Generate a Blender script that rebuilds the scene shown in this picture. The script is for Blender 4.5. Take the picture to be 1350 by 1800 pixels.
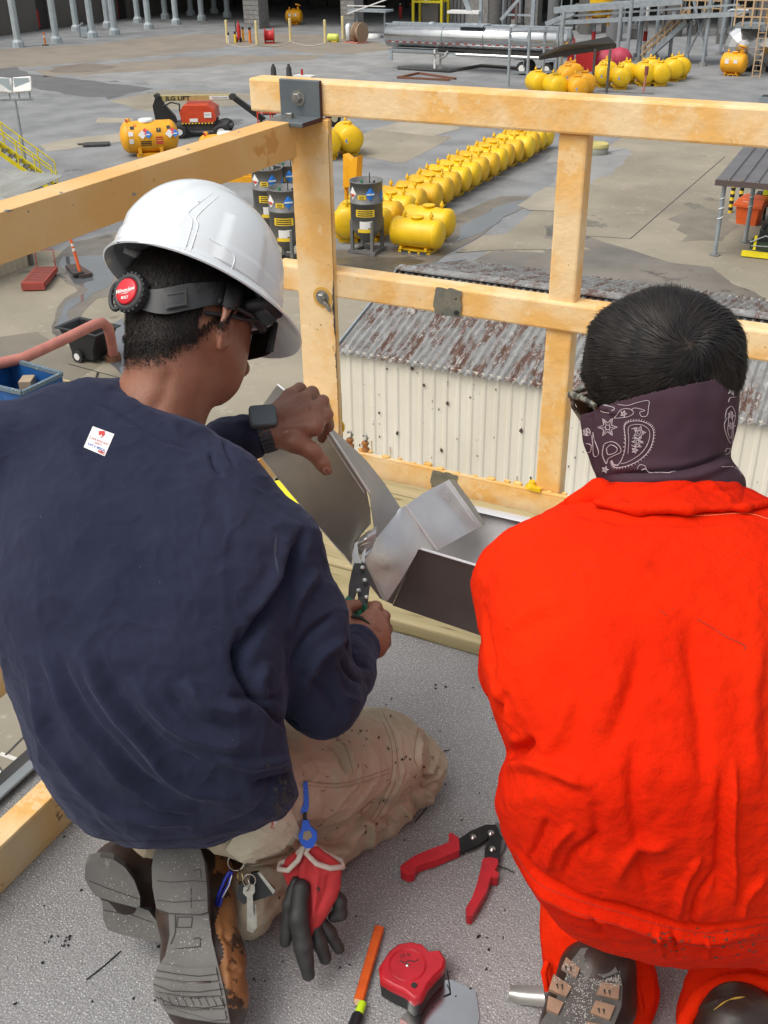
import bpy, math, random
import numpy as np
from mathutils import Vector, Matrix, noise as mnoise
from mathutils.bvhtree import BVHTree
random.seed(7); RNG = np.random.default_rng(7)
for _o in list(bpy.data.objects): bpy.data.objects.remove(_o)
sc = bpy.context.scene
# ---------------------------------------------------------------- camera
FPX, PITCH, ROLL, YAW, CAMH = 1850.0, math.radians(29.69), math.radians(-0.81), math.radians(26.89), 1.45
cp_, sp_, cr_, sr_ = math.cos(PITCH), math.sin(PITCH), math.cos(ROLL), math.sin(ROLL)
_R = np.array([[cr_, -sr_, 0], [sr_, cr_, 0], [0, 0, 1]])
_fw = np.array([0, -sp_, cp_]); _rt = np.array([1., 0, 0]); _dn = np.array([0, cp_, sp_])
_X = _R @ (_rt*math.cos(YAW) - _fw*math.sin(YAW)); _Y = _R @ (_fw*math.cos(YAW) + _rt*math.sin(YAW)); _U = -_R @ _dn
CM = np.array([_X, _Y, _U]); CO = np.array([0, 0, CAMH])
def ray(px, py): return CM @ np.array([(px-675)/FPX, (py-900)/FPX, 1.0])
def P(px, py, z): return CO + ray(px, py)*z
def PZ(px, py, h):
    d = ray(px, py); return CO + d*((h-CAMH)/d[2])
def PY(px, py, y):
    d = ray(px, py); return CO + d*(y/d[1])
def PX(px, py, x):
    d = ray(px, py); return CO + d*(x/d[0])
GZ = -10.5
def G(px, py, h=0.0): return PZ(px, py, GZ+h)
def cam2w(v): return CM @ np.array(v, float)
def proj(pts):
    c = (np.asarray(pts)-CO) @ CM
    return 675+FPX*c[..., 0]/c[..., 2], 900+FPX*c[..., 1]/c[..., 2], c[..., 2]
cd = bpy.data.cameras.new('camera'); cam = bpy.data.objects.new('camera', cd); sc.collection.objects.link(cam)
cd.sensor_fit = 'VERTICAL'; cd.sensor_height = 24.0; cd.lens = FPX/1800*24.0; cd.clip_start = 0.05; cd.clip_end = 900
_m = Matrix.Identity(4)
for i in range(3):
    _m[i][0] = CM[i][0]; _m[i][1] = -CM[i][1]; _m[i][2] = -CM[i][2]; _m[i][3] = CO[i]
cam.matrix_world = _m; sc.camera = cam
sc.render.resolution_x = 768; sc.render.resolution_y = 1024
# ---------------------------------------------------------------- world, sun, exposure (bright overcast)
w = bpy.data.worlds.new('World'); sc.world = w; w.use_nodes = True
nt = w.node_tree; bg = nt.nodes['Background']
sky = nt.nodes.new('ShaderNodeTexSky'); sky.sky_type = 'NISHITA'; sky.sun_disc = False
SUN_EL, SUN_AZ = math.radians(58), math.radians(-150)
sky.sun_elevation = SUN_EL; sky.sun_rotation = SUN_AZ; sky.air_density = 2.0; sky.dust_density = 6.0; sky.ozone_density = 1.0
hs = nt.nodes.new('ShaderNodeHueSaturation'); hs.inputs['Saturation'].default_value = 0.30
nt.links.new(sky.outputs[0], hs.inputs['Color']); nt.links.new(hs.outputs[0], bg.inputs['Color']); bg.inputs['Strength'].default_value = 0.15
sl = bpy.data.lights.new('sun', 'SUN'); sl.energy = 1.0; sl.angle = math.radians(35); sl.color = (1, .96, .9)
so = bpy.data.objects.new('sun', sl); sc.collection.objects.link(so)
_sd = Vector((math.sin(SUN_AZ)*math.cos(SUN_EL), math.cos(SUN_AZ)*math.cos(SUN_EL), math.sin(SUN_EL)))
so.rotation_euler = _sd.to_track_quat('Z', 'Y').to_euler()
sc.view_settings.view_transform = 'Standard'; sc.view_settings.look = 'None'; sc.view_settings.exposure = 0.16; sc.view_settings.gamma = 1
# ---------------------------------------------------------------- materials
def lin(c):
    return tuple(((v/255)/12.92 if v/255 <= .04045 else (((v/255)+.055)/1.055)**2.4) for v in c)
MATS = {}
def M(name, c1, c2=None, scale=4., detail=5., lo=.35, hi=.65, rough=.6, metal=0., bump=0., bscale=60., bdist=.002, chips=None, chips2=None, stretch=(1, 1, 1), spec=.5, rough2=None, speck=None, coat=0., emit=None, alpha=None, trans=0., bump2=None):
    if name in MATS: return MATS[name]
    m = bpy.data.materials.new(name); m.use_nodes = True; n = m.node_tree; L = n.links.new
    b = n.nodes['Principled BSDF']; b.inputs['Roughness'].default_value = rough; b.inputs['Metallic'].default_value = metal
    b.inputs['Specular IOR Level'].default_value = spec; b.inputs['Coat Weight'].default_value = coat
    b.inputs['Transmission Weight'].default_value = trans
    if emit: b.inputs['Emission Color'].default_value = (*emit[0], 1); b.inputs['Emission Strength'].default_value = emit[1]
    tc = n.nodes.new('ShaderNodeTexCoord'); mp = n.nodes.new('ShaderNodeMapping'); mp.inputs['Scale'].default_value = stretch
    L(tc.outputs['Object'], mp.inputs['Vector'])
    def noi(s, d=4., r=.55):
        q = n.nodes.new('ShaderNodeTexNoise'); q.inputs['Scale'].default_value = s; q.inputs['Detail'].default_value = d; q.inputs['Roughness'].default_value = r
        L(mp.outputs[0], q.inputs['Vector']); return q.outputs['Fac']
    def ramp(src, a, z):
        r = n.nodes.new('ShaderNodeMapRange'); r.inputs['From Min'].default_value = a; r.inputs['From Max'].default_value = z
        L(src, r.inputs['Value']); return r.outputs[0]
    def mix(f, a, c):
        x = n.nodes.new('ShaderNodeMix'); x.data_type = 'RGBA'; L(f, x.inputs['Factor'])
        for k, v in ((6, a), (7, c)):
            if isinstance(v, tuple): x.inputs[k].default_value = (*v, 1)
            else: L(v, x.inputs[k])
        return x.outputs[2]
    col = c1
    if c2: col = mix(ramp(noi(scale, detail), lo, hi), c1, c2)
    for ch in (chips, chips2):
        if ch: col = mix(ramp(noi(ch[2], 6., ch[3] if len(ch) > 3 else .6), ch[1], ch[1]+.02), col, ch[0])
    if speck: col = mix(ramp(noi(speck[1], 2., .7), speck[2], speck[2]+speck[3]), col, speck[0])
    if isinstance(col, tuple): b.inputs['Base Color'].default_value = (*col, 1)
    else: L(col, b.inputs['Base Color'])
    if rough2 is not None:
        x = n.nodes.new('ShaderNodeMapRange'); x.inputs['From Min'].default_value = .35; x.inputs['From Max'].default_value = .65
        x.inputs['To Min'].default_value = rough; x.inputs['To Max'].default_value = rough2; L(noi(scale*1.7), x.inputs['Value']); L(x.outputs[0], b.inputs['Roughness'])
    if bump:
        bp = n.nodes.new('ShaderNodeBump'); bp.inputs['Strength'].default_value = bump; bp.inputs['Distance'].default_value = bdist
        L(noi(bscale, 3., .6), bp.inputs['Height']); last = bp
        if bump2:
            b2 = n.nodes.new('ShaderNodeBump'); b2.inputs['Strength'].default_value = bump2[0]; b2.inputs['Distance'].default_value = bump2[2]
            L(noi(bump2[1], 3., .5), b2.inputs['Height']); L(bp.outputs[0], b2.inputs['Normal']); last = b2
        L(last.outputs[0], b.inputs['Normal'])
    if alpha is not None: b.inputs['Alpha'].default_value = alpha
    MATS[name] = m; return m
# ---------------------------------------------------------------- mesh building
C = sc.collection
class MB:
    def __init__(s): s.v = []; s.f = []; s.m = []; s.s = []; s.mats = []
    def mi(s, m):
        if m not in s.mats: s.mats.append(m)
        return s.mats.index(m)
    def add(s, vs, fs, m, smooth=False):
        o = len(s.v); s.v += [tuple(map(float, v)) for v in vs]; k = s.mi(m)
        for f in fs: s.f.append([i+o for i in f]); s.m.append(k); s.s.append(smooth)
        return s
    def box(s, c, d, m, R=None):
        c = np.array(c, float); h = np.array(d, float)/2
        vs = np.array([[x, y, z] for x in (-1, 1) for y in (-1, 1) for z in (-1, 1)])*h
        if R is not None: vs = vs @ np.array(R).T
        return s.add(vs+c, [(0, 1, 3, 2), (4, 6, 7, 5), (0, 4, 5, 1), (2, 3, 7, 6), (0, 2, 6, 4), (1, 5, 7, 3)], m)
    def bx(s, a, b, m):
        a = np.array(a, float); b = np.array(b, float); return s.box((a+b)/2, np.abs(b-a), m)
    def bar(s, a, b, w, h, m, up=(0, 0, 1)):
        a = np.array(a, float); b = np.array(b, float); x = b-a; L = np.linalg.norm(x); x /= L
        up = np.array(up, float); y = np.cross(up, x)
        if np.linalg.norm(y) < 1e-4: y = np.cross((1, 0, 0), x)
        y /= np.linalg.norm(y); z = np.cross(x, y); return s.box((a+b)/2, (L, w, h), m, np.array([x, y, z]).T)
    def lathe(s, o, ax, prof, m, n=24, smooth=True, ux=None, caps=True):
        o = np.array(o, float); ax = np.array(ax, float); ax /= np.linalg.norm(ax)
        u = np.cross(ax, (0, 0, 1) if abs(ax[2]) < .9 else (1, 0, 0)); u /= np.linalg.norm(u); v = np.cross(ax, u)
        vs = []
        for t, r in prof:
            for k in range(n):
                a = 2*math.pi*k/n; vs.append(o+ax*t+(u*math.cos(a)+v*math.sin(a))*r)
        fs = [(i*n+k, i*n+(k+1) % n, (i+1)*n+(k+1) % n, (i+1)*n+k) for i in range(len(prof)-1) for k in range(n)]
        s.add(vs, fs, m, smooth)
        if caps:
            for i, fl in ((0, 1), (len(prof)-1, 0)):
                if prof[i][1] > 1e-5:
                    f = list(range(n)); f = f[::-1] if fl else f
                    s.add(vs[i*n:(i+1)*n], [f], m)
        return s
    def cyl(s, a, b, r, m, n=12, r2=None, smooth=True):
        a = np.array(a, float); b = np.array(b, float)
        return s.lathe(a, b-a, [(0, r), (float(np.linalg.norm(b-a)), r if r2 is None else r2)], m, n, smooth)
    def tube(s, pts, r, m, n=8, closed=False):
        pts = [np.array(p, float) for p in pts]; N = len(pts); rings = []; pu = None
        for i, p in enumerate(pts):
            t = pts[min(i+1, N-1)]-pts[max(i-1, 0)]; t = t/(np.linalg.norm(t)+1e-9)
            u = pu if pu is not None else np.cross(t, (0, 0, 1) if abs(t[2]) < .9 else (1, 0, 0))
            u = u-t*np.dot(u, t); u /= np.linalg.norm(u)+1e-9; pu = u; v = np.cross(t, u)
            rr = r[i] if hasattr(r, '__len__') else r
            rings += [p+(u*math.cos(2*math.pi*k/n)+v*math.sin(2*math.pi*k/n))*rr for k in range(n)]
        fs = [(i*n+k, (i)*n+(k+1) % n, (i+1)*n+(k+1) % n, (i+1)*n+k) for i in range(N-1) for k in range(n)]
        s.add(rings, fs, m, True); s.add(rings[:n], [list(range(n))[::-1]], m); s.add(rings[-n:], [list(range(n))], m); return s
    def prism(s, pts, d, m, smooth=False):
        """closed polygon pts (3D) extruded by vector d"""
        pts = [np.array(p, float) for p in pts]; d = np.array(d, float); n = len(pts)
        vs = pts+[p+d for p in pts]
        s.add(vs, [list(range(n))[::-1], [i+n for i in range(n)]], m)
        s.add(vs, [(i, (i+1) % n, (i+1) % n+n, i+n) for i in range(n)], m, smooth); return s
    def sheet(s, rows, m, smooth=True):
        """grid of points rows[i][j]"""
        a = len(rows); b = len(rows[0]); vs = [p for r in rows for p in r]
        return s.add(vs, [(i*b+j, i*b+j+1, (i+1)*b+j+1, (i+1)*b+j) for i in range(a-1) for j in range(b-1)], m, smooth)
    def sphere(s, c, r, m, n=16, rz=None, R=None):
        c = np.array(c, float); r = np.ones(3)*np.array(r); vs = []
        k = n//2
        for i in range(k+1):
            t = math.pi*i/k
            for j in range(n):
                a = 2*math.pi*j/n; p = np.array([math.sin(t)*math.cos(a), math.sin(t)*math.sin(a), math.cos(t)])*r
                if R is not None: p = R @ p
                vs.append(c+p)
        return s.add(vs, [(i*n+j, (i+1)*n+j, (i+1)*n+(j+1) % n, i*n+(j+1) % n) for i in range(k) for j in range(n)], m, True)
    def build(s, name, parent=None, bevel=0, label=None, solid=0, mods=None):
        me = bpy.data.meshes.new(name); me.from_pydata(s.v, [], s.f)
        for m in s.mats: me.materials.append(m)
        me.polygons.foreach_set('material_index', s.m); me.polygons.foreach_set('use_smooth', s.s); me.update()
        o = bpy.data.objects.new(name, me); C.objects.link(o)
        if parent: o.parent = parent
        if solid: q = o.modifiers.new('s', 'SOLIDIFY'); q.thickness = solid; q.offset = 0; e_ = o.modifiers.new('e', 'EDGE_SPLIT'); e_.split_angle = .6
        if bevel: q = o.modifiers.new('b', 'BEVEL'); q.width = bevel; q.segments = 2; q.limit_method = 'ANGLE'; q.angle_limit = .7
        if label: o['label'] = label
        return o
def tag(o, label=None, cat=None, group=None, kind=None):
    if label: o['label'] = label
    if cat: o['category'] = cat
    if group: o['group'] = group
    if kind: o['kind'] = kind
    return o
def thing(name, label, cat, loc=(0, 0, 0), rz=0., group=None):
    o = bpy.data.objects.new(name, None); C.objects.link(o); o.location = [float(v) for v in loc]; o.rotation_euler = (0, 0, rz)
    o.empty_display_size = .1; return tag(o, label, cat, group)
def kids(o): return [c for c in bpy.data.objects if c.parent == o]
def copy_tree(o, parent=None):
    c = o.copy(); C.objects.link(c)
    if parent: c.parent = parent
    for ch in kids(o): copy_tree(ch, c)
    return c
def dup(root, loc, rz=None, label=None, group=None):
    c = copy_tree(root); c.location = [float(v) for v in loc]
    if rz is not None: c.rotation_euler = (0, 0, rz)
    if label: c['label'] = label
    if group: c['group'] = group
    return c
def text_poly(mb, txt, size, origin, ux, uy, m, off=0.0, bold=0.0, align='CENTER'):
    """flat lettering added to mb: ux, uy unit vectors of the sign plane"""
    cu = bpy.data.curves.new('t', 'FONT'); cu.body = txt; cu.size = size; cu.align_x = align; cu.align_y = 'CENTER'; cu.offset = bold; cu.resolution_u = 3
    ob = bpy.data.objects.new('t', cu); C.objects.link(ob); dg = bpy.context.evaluated_depsgraph_get()
    me = bpy.data.meshes.new_from_object(ob.evaluated_get(dg))
    ux = np.array(ux, float); uy = np.array(uy, float); nn = np.cross(ux, uy); o = np.array(origin, float)
    mb.add([o+ux*v.co.x+uy*v.co.y+nn*off for v in me.vertices], [list(p.vertices) for p in me.polygons], m)
    bpy.data.objects.remove(ob); bpy.data.meshes.remove(me); bpy.data.curves.remove(cu)
def rotz(a): return np.array([[math.cos(a), -math.sin(a), 0], [math.sin(a), math.cos(a), 0], [0, 0, 1]])
# colours
YEL = M('yellow_enamel', (.84, .53, .006), (.70, .42, .008), 1.2, rough=.42, chips=((.25, .16, .03), .72, 9.))
YELO = M('orange_yellow_enamel', (.85, .40, .01), (.72, .33, .01), 1.5, rough=.45, chips=((.2, .1, .03), .72, 8.))
YELR = M('yellow_rail_paint', (.85, .72, .02), (.75, .6, .02), 3, rough=.5)
GALV = M('galvanised_steel', (.36, .40, .43), (.27, .31, .34), 3, rough=.5, metal=.25)
DGREY = M('dark_grey_paint', (.09, .09, .09), (.13, .12, .11), 3, rough=.55)
BLK = M('black_rubber', (.015, .015, .016), (.03, .03, .03), 20, rough=.75)
BLKP = M('black_plastic', (.016, .017, .019), rough=.45)
WHT = M('white_paint', (.75, .75, .73), (.65, .64, .62), 5, rough=.5)
RED = M('red_paint', (.5, .02, .02), (.4, .02, .02), 5, rough=.5)
REDD = M('faded_red_paint', (.42, .07, .05), (.3, .06, .045), 6, rough=.65, chips=((.12, .06, .05), .6, 20))
BLUE = M('blue_paint', (.01, .09, .3), (.012, .07, .22), 2, rough=.5, chips=((.25, .2, .18), .66, 12))
ORG = M('orange_plastic', (.75, .12, .015), (.65, .1, .02), 3, rough=.5)
STEEL = M('polished_steel', (.72, .72, .72), (.6, .6, .61), 1.2, rough=.2, metal=1, rough2=.32)
RUST = M('rusty_steel', (.12, .045, .025), (.2, .09, .05), 12, rough=.8)
DARK = M('dark_steel', (.03, .03, .032), (.06, .055, .05), 5, rough=.6)
BLOCK = M('concrete_block', (.25, .245, .235), (.17, .165, .16), 2.5, rough=.9)
# ================================================================ SETTING: ground
ASPH = M('asphalt_yard', (.245, .25, .255), (.165, .17, .175), .45, 9, rough=.9, speck=((.30, .30, .29), 6, .6, .12), bump=.3, bscale=8, bdist=.02, chips=((.12, .12, .125), .66, .16))
CONC = M('concrete_slab', (.305, .27, .205), (.215, .19, .145), .25, 9, rough=.85, chips=((.16, .145, .115), .64, .35), speck=((.34, .31, .25), 3, .6, .15))
CONC2 = M('pale_concrete', (.38, .335, .26), (.29, .26, .205), .4, 9, rough=.85)
GRAV = M('pale_gravel', (.29, .29, .285), (.21, .21, .205), .5, 9, rough=.95)
ADARK = M('dark_asphalt_patch', (.125, .128, .13), (.10, .10, .105), .5, 8, rough=.85, speck=((.2, .2, .2), 6, .62, .1))
WET = M('wet_concrete', (.20, .175, .145), (.12, .11, .095), .35, 9, rough=.34, rough2=.6, chips=((.10, .09, .075), .60, .5, .7))
PUD = M('puddle_water', (.13, .14, .155), (.11, .115, .12), .6, rough=.04, spec=1.)  # blue-grey base carries the look of sky reflected in the water
OILY = M('oily_stain', (.07, .062, .048), (.12, .10, .075), 1.2, 8, rough=.3, rough2=.6)
BRN = M('brown_dirt', (.25, .215, .17), (.20, .175, .145), .4, 8, rough=.9)
g = MB(); g.add([(-420, -60, GZ), (160, -60, GZ), (160, 500, GZ), (-420, 500, GZ)], [(0, 1, 2, 3)], ASPH)
tag(g.build('ground'), kind='structure')
def gpoly(name, pts, m, lift, jit=.5, seg=1.2, label=None):
    W = [G(*p)[:2] for p in pts]; out = []
    for i in range(len(W)):
        a = W[i]; b = W[(i+1) % len(W)]; L = np.linalg.norm(b-a); k = max(1, int(L/seg)); nrm = np.array([-(b-a)[1], (b-a)[0]])/(L+1e-6)
        for j in range(k):
            p = a+(b-a)*j/k
            q = mnoise.noise(Vector((p[0]*.5, p[1]*.5, 3.1)))+.6*mnoise.noise(Vector((p[0]*1.6, p[1]*1.6, 7.1)))
            out.append(p+nrm*q*jit*min(1, j*(k-j)/2+.3))
    b = MB(); b.add([(x, y, GZ+lift) for x, y in out], [list(range(len(out)))], m)
    return tag(b.build(name), kind='structure')
def gq(name, pts, m, lift, **k): return gpoly(name, pts, m, lift, jit=k.get('jit', .0), seg=50)
# big concrete area right/front and left/front
gq('concrete_yard', [(1062, 262), (1120, 225), (1500, 240), (1800, 700), (1300, 1100), (300, 1100), (500, 820), (700, 560), (830, 465), (960, 350)], CONC, .004)
gpoly('concrete_yard', [(-300, 480), (60, 440), (150, 440), (300, 395), (560, 440), (640, 470), (800, 490), (700, 640), (560, 900), (500, 1200), (-200, 1900), (-900, 1500)], CONC, .004, jit=.4)
gpoly('road', [(-150, 95), (-20, 88), (150, 78), (300, 62), (460, 58), (560, 62), (700, 80), (690, 100), (540, 92), (420, 80), (330, 92), (200, 105), (60, 118), (-150, 130)], BRN, .004, jit=1.5)
gpoly('road', [(60, 125), (200, 112), (330, 100), (560, 95), (560, 104), (350, 118), (180, 130), (80, 135)], BRN, .008, jit=1.5)
gpoly('asphalt_patch', [(-100, 130), (30, 117), (50, 130), (130, 138), (270, 156), (190, 175), (30, 150), (-100, 150)], ADARK, .008, jit=.8)
gpoly('gravel_strip', [(90, 140), (250, 118), (460, 100), (700, 105), (560, 160), (330, 150), (220, 145)], GRAV, .0045, jit=2)
gpoly('gravel_strip', [(620, 95), (760, 80), (860, 105), (820, 130), (700, 120)], GRAV, .006, jit=1)
gpoly('concrete_strip', [(190, 178), (290, 158), (460, 165), (420, 185), (260, 196)], CONC, .005, jit=.4)
gpoly('concrete_strip', [(70, 255), (130, 243), (230, 233), (215, 248), (120, 262), (80, 266)], CONC2, .006, jit=.4)
gq('concrete_patch', [(168, 216), (172, 207), (235, 208), (230, 216)], CONC2, .01)
gq('concrete_patch', [(580, 263), (655, 228), (760, 238), (795, 240), (770, 256), (710, 287), (690, 285)], CONC, .008)
gq('concrete_patch', [(655, 228), (700, 215), (800, 217), (810, 226), (760, 240)], CONC2, .012)
gpoly('gravel_strip', [(965, 350), (975, 262), (1045, 258), (1110, 262), (1090, 290), (1000, 340)], GRAV, .008, jit=.8)
# wet ground, puddles and stains
gpoly('wet_ground', [(560, 480), (590, 440), (690, 440), (760, 395), (880, 345), (930, 345), (935, 352), (880, 385), (820, 430), (760, 465), (680, 500), (600, 500)], WET, .016, jit=.5)
gpoly('puddle', [(800, 425), (815, 395), (880, 362), (925, 352), (905, 372), (870, 395), (830, 415)], PUD, .020, jit=.3, seg=.6)
gpoly('oil_stain', [(585, 455), (640, 450), (720, 452), (750, 460), (700, 478), (640, 486), (590, 478)], OILY, .020, jit=.5, seg=.6)
gpoly('puddle', [(690, 440), (760, 436), (800, 428), (770, 445), (720, 455)], PUD, .024, jit=.2, seg=.6)
gpoly('wet_ground', [(790, 480), (870, 440), (960, 445), (960, 400), (1000, 395), (1060, 425), (1110, 440), (1180, 462), (1250, 470), (1290, 500), (1350, 530), (1500, 600), (1200, 640), (900, 520)], WET, .016, jit=.35, seg=.8)
gpoly('pale_slab', [(800, 445), (850, 415), (900, 410), (1010, 428), (1040, 440), (960, 438), (870, 440)], CONC, .020, jit=.2)
gpoly('pale_slab', [(910, 362), (960, 330), (985, 330), (980, 372), (930, 370)], CONC2, .024, jit=.15)
gpoly('wet_ground', [(-60, 600), (60, 585), (180, 640), (80, 690), (-60, 700)], M('damp_concrete', (.21, .185, .14), (.17, .155, .125), .8, rough=.7), .010, jit=.6)
gpoly('puddle', [(100, 578), (108, 545), (118, 530), (140, 520), (155, 510), (130, 498), (118, 478), (100, 465), (112, 452), (190, 450), (215, 470), (190, 505), (165, 515), (150, 528), (122, 545), (128, 575), (112, 590)], PUD, .014, jit=.18, seg=.5)
gpoly('wet_ground', [(92, 585), (100, 540), (112, 524), (135, 512), (110, 490), (92, 460), (130, 425), (240, 400), (300, 470), (200, 520), (170, 524), (150, 545), (135, 590), (105, 600)], WET, .010, jit=.25, seg=.6)
gpoly('puddle', [(188, 575), (215, 560), (230, 640), (215, 660), (190, 636)], PUD, .014, jit=.1, seg=.5)
gpoly('oil_stain', [(1170, 385), (1230, 365), (1290, 380), (1270, 425), (1200, 425)], M('smudged_concrete', (.17, .155, .125), (.22, .20, .16), 1., 8, rough=.8), .008, jit=1, seg=.8)
gpoly('oil_stain', [(90, 118), (150, 112), (210, 116), (170, 126), (100, 128)], M('dark_dirt', (.15, .12, .10), (.19, .16, .13), .6, rough=.9), .014, jit=1)
def joint(a, b, wd=.05, m=DARK, name='expansion_joint', lift=.010):
    A = G(*a); B = G(*b); d = (B-A)/np.linalg.norm(B-A); n_ = np.array([-d[1], d[0], 0])*wd/2; q = MB()
    q.add([(*(p[:2]), GZ+lift) for p in (A-n_, B-n_, B+n_, A+n_)], [(0, 1, 2, 3)], m); tag(q.build(name), kind='structure')
joint((1108, 420), (1275, 275)); joint((960, 290), (1100, 262)); joint((1108, 420), (960, 410)); joint((10, 1328), (60, 1278), .04); joint((-20, 1320), (30, 1400), .04)
joint((230, 670), (120, 640), .04); joint((960, 455), (1180, 505), .04)
joint((0, 1325), (55, 1345), .08, M('white_line_paint', (.62, .6, .55), (.5, .48, .43), 6, rough=.8), 'white_line')
joint((-10, 1345), (18, 1395), .08, M('white_line_paint', (.62, .6, .55)), 'white_line', .012)
joint((110, 668), (240, 696), .07, M('yellow_line_paint', (.6, .45, .15), (.45, .38, .22), 5, rough=.8), 'yellow_line', .014)
# ================================================================ far buildings
CLAD = M('weathered_cladding', (.115, .105, .098), (.15, .14, .13), .3, rough=.8, stretch=(1, 1, .3))
CLADG = M('grey_cladding', (.19, .195, .20), (.14, .14, .145), .4, rough=.7, stretch=(1, 1, .2))
INT = M('shadowed_interior_wall', (.09, .085, .08), (.05, .05, .05), .3, rough=.9)
# warehouse behind the columns (runs along Y)
wb = thing('warehouse', 'low grey brown warehouse wall behind the double row of columns', 'building', (-99.5, 118, GZ))
b = MB()
for y0, y1 in ((-48, -12), (-9.5, 3), (5.5, 30)): b.bx((-1, y0, 0), (0, y1, 6.5), CLAD)
b.bx((-16, -48, 6.5), (.4, 34, 7), CLAD); b.bx((-16, -48, 0), (-15.6, 34, 6.5), INT); b.build('wall', wb)
for y0, y1 in ((-12, -9.5), (3, 5.5)):
    b = MB(); b.bx((-.9, y0, 0), (-.7, y1, 6.5), DARK); b.bx((-.7, y0+.3, .2), (-.66, y0+1, 2.2), RED); b.build('door', wb)
for i in range(5):
    b = MB(); b.bx((.0, -44+i*9.5, .4), (.06, -43.8+i*9.5, 6.2), GALV); b.build('downpipe', wb)
# columns with footings
COLM = M('column_paint', (.42, .47, .49), (.33, .38, .40), 1.5, rough=.6, chips=((.2, .2, .2), .68, 4))
ct = thing('rack_column', 'nearest front column of the pipe rack beside the left picture edge', 'column', (*G(33, 83)[:2], GZ), group='pale columns of the pipe rack')
b = MB(); b.lathe((0, 0, .45), (0, 0, 1), [(0, .36), (8.6, .36)], COLM, 8, False); b.build('post', ct)
b = MB(); b.lathe((0, 0, 0), (0, 0, 1), [(0, .62), (.5, .58), (.75, .38)], COLM, 8, False); b.build('footing', ct)
cl = [(100, 76), (163, 66), (202, 61), (262, 51), (310, 43), (355, 36), (400, 30), (135, 55), (190, 48), (243, 40), (291, 33), (336, 27), (377, 23)]
fr = ['second', 'third', 'fourth', 'fifth', 'sixth', 'seventh', 'eighth']
for i, c in enumerate(cl):
    lab = ('%s front column of the pipe rack counted from the left' % fr[i]) if i < 7 else ('%s back row column of the pipe rack counted from the left' % (['first']+fr)[i-7])
    q = G(*c); dup(ct, (q[0], q[1], GZ), 0, lab)
for x, nm in ((-87.8, 'front'), (-94.4, 'back')):
    b = MB(); b.bx((x-.3, 84, GZ+9), (x+.3, 145, GZ+9.6), COLM); b.bx((x-.05, 84, GZ+9.6), (x+.05, 145, GZ+9.9), COLM)
    tag(b.build('rack_beam'), 'long pale beam on top of the %s row of columns' % nm, 'beam')
b = MB(); q = PX(7, 6, -92)
b.cyl((-93, 84.5, GZ+5), (-89, 84.5, GZ+5), .3, COLM); b.cyl((-89, 84.5, GZ+5), (-89, 86, GZ+5), .3, COLM); b.cyl((-92, 87.4, GZ), (-92, 87.4, GZ+6), .28, COLM)
tag(b.build('bent_pipe'), 'bent pale grey pipe with elbow at the top left corner', 'pipe')
# main process building
mb_ = thing('process_building', 'large open fronted process building with block piers and dark bays', 'building', (0, 0, GZ))
def blockpier(px0, px1, py, ht, nm='block_pier', dep=2.2):
    a = G(px0, py); c = G(px1, py); b = MB(); b.bx((a[0], a[1], 0), (a[0]+abs(c[0]-a[0])*1.0, a[1]+dep, ht), BLOCK)
    nrow = int(ht/.5)
    for r in range(1, nrow): b.bx((a[0]-.015, a[1]-.02, r*.5), (c[0]+.015, a[1]-.01, r*.5+.06), M('mortar', (.12, .12, .115), rough=.9))
    return b.build(nm, mb_)
blockpier(430, 462, 50, 11); blockpier(600, 628, 61, 11)
b = MB(); b.bx((-112, 150, 0), (-5, 150.5, 16), INT); b.bx((-112, 117, 11), (-60, 150, 11.5), CLADG); b.bx((-60, 128, 12), (-5, 150, 12.5), CLADG)
for x in np.arange(-110, -6, 3.2): b.bx((x, 149.6, 0), (x+.25, 150, 16), DARK)
b.build('back_wall', mb_)
b = MB()
for x in np.arange(-60, -47, .5): b.bx((x, 131.2, 0), (x+.38, 131.5, 12), CLADG)
b.bx((-60, 131.3, 0), (-47, 131.45, 12), DARK); b.build('corrugated_wall', mb_)
for px, nm, cm, wd in ((838, 'block_pier', BLOCK, 2.6), (905, 'steel_column', M('maroon_paint', (.13, .03, .035), rough=.7), .9), (932, 'concrete_column', BLOCK, 1.6)):
    q = G(px, 48 if px > 900 else 52); b = MB(); b.bx((q[0]-wd/2, q[1], 0), (q[0]+wd/2, q[1]+wd, 11), cm); b.build(nm, mb_)
b = MB()
for i in range(9): b.bx((-104+i*3.4, 118+i*.4, 7.5), (-101.5+i*3.4, 118.3+i*.4, 10.8), M('bay_lining', (.22, .215, .2), (.15, .15, .14), .5, rough=.8))
b.build('lintel_panels', mb_)
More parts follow.
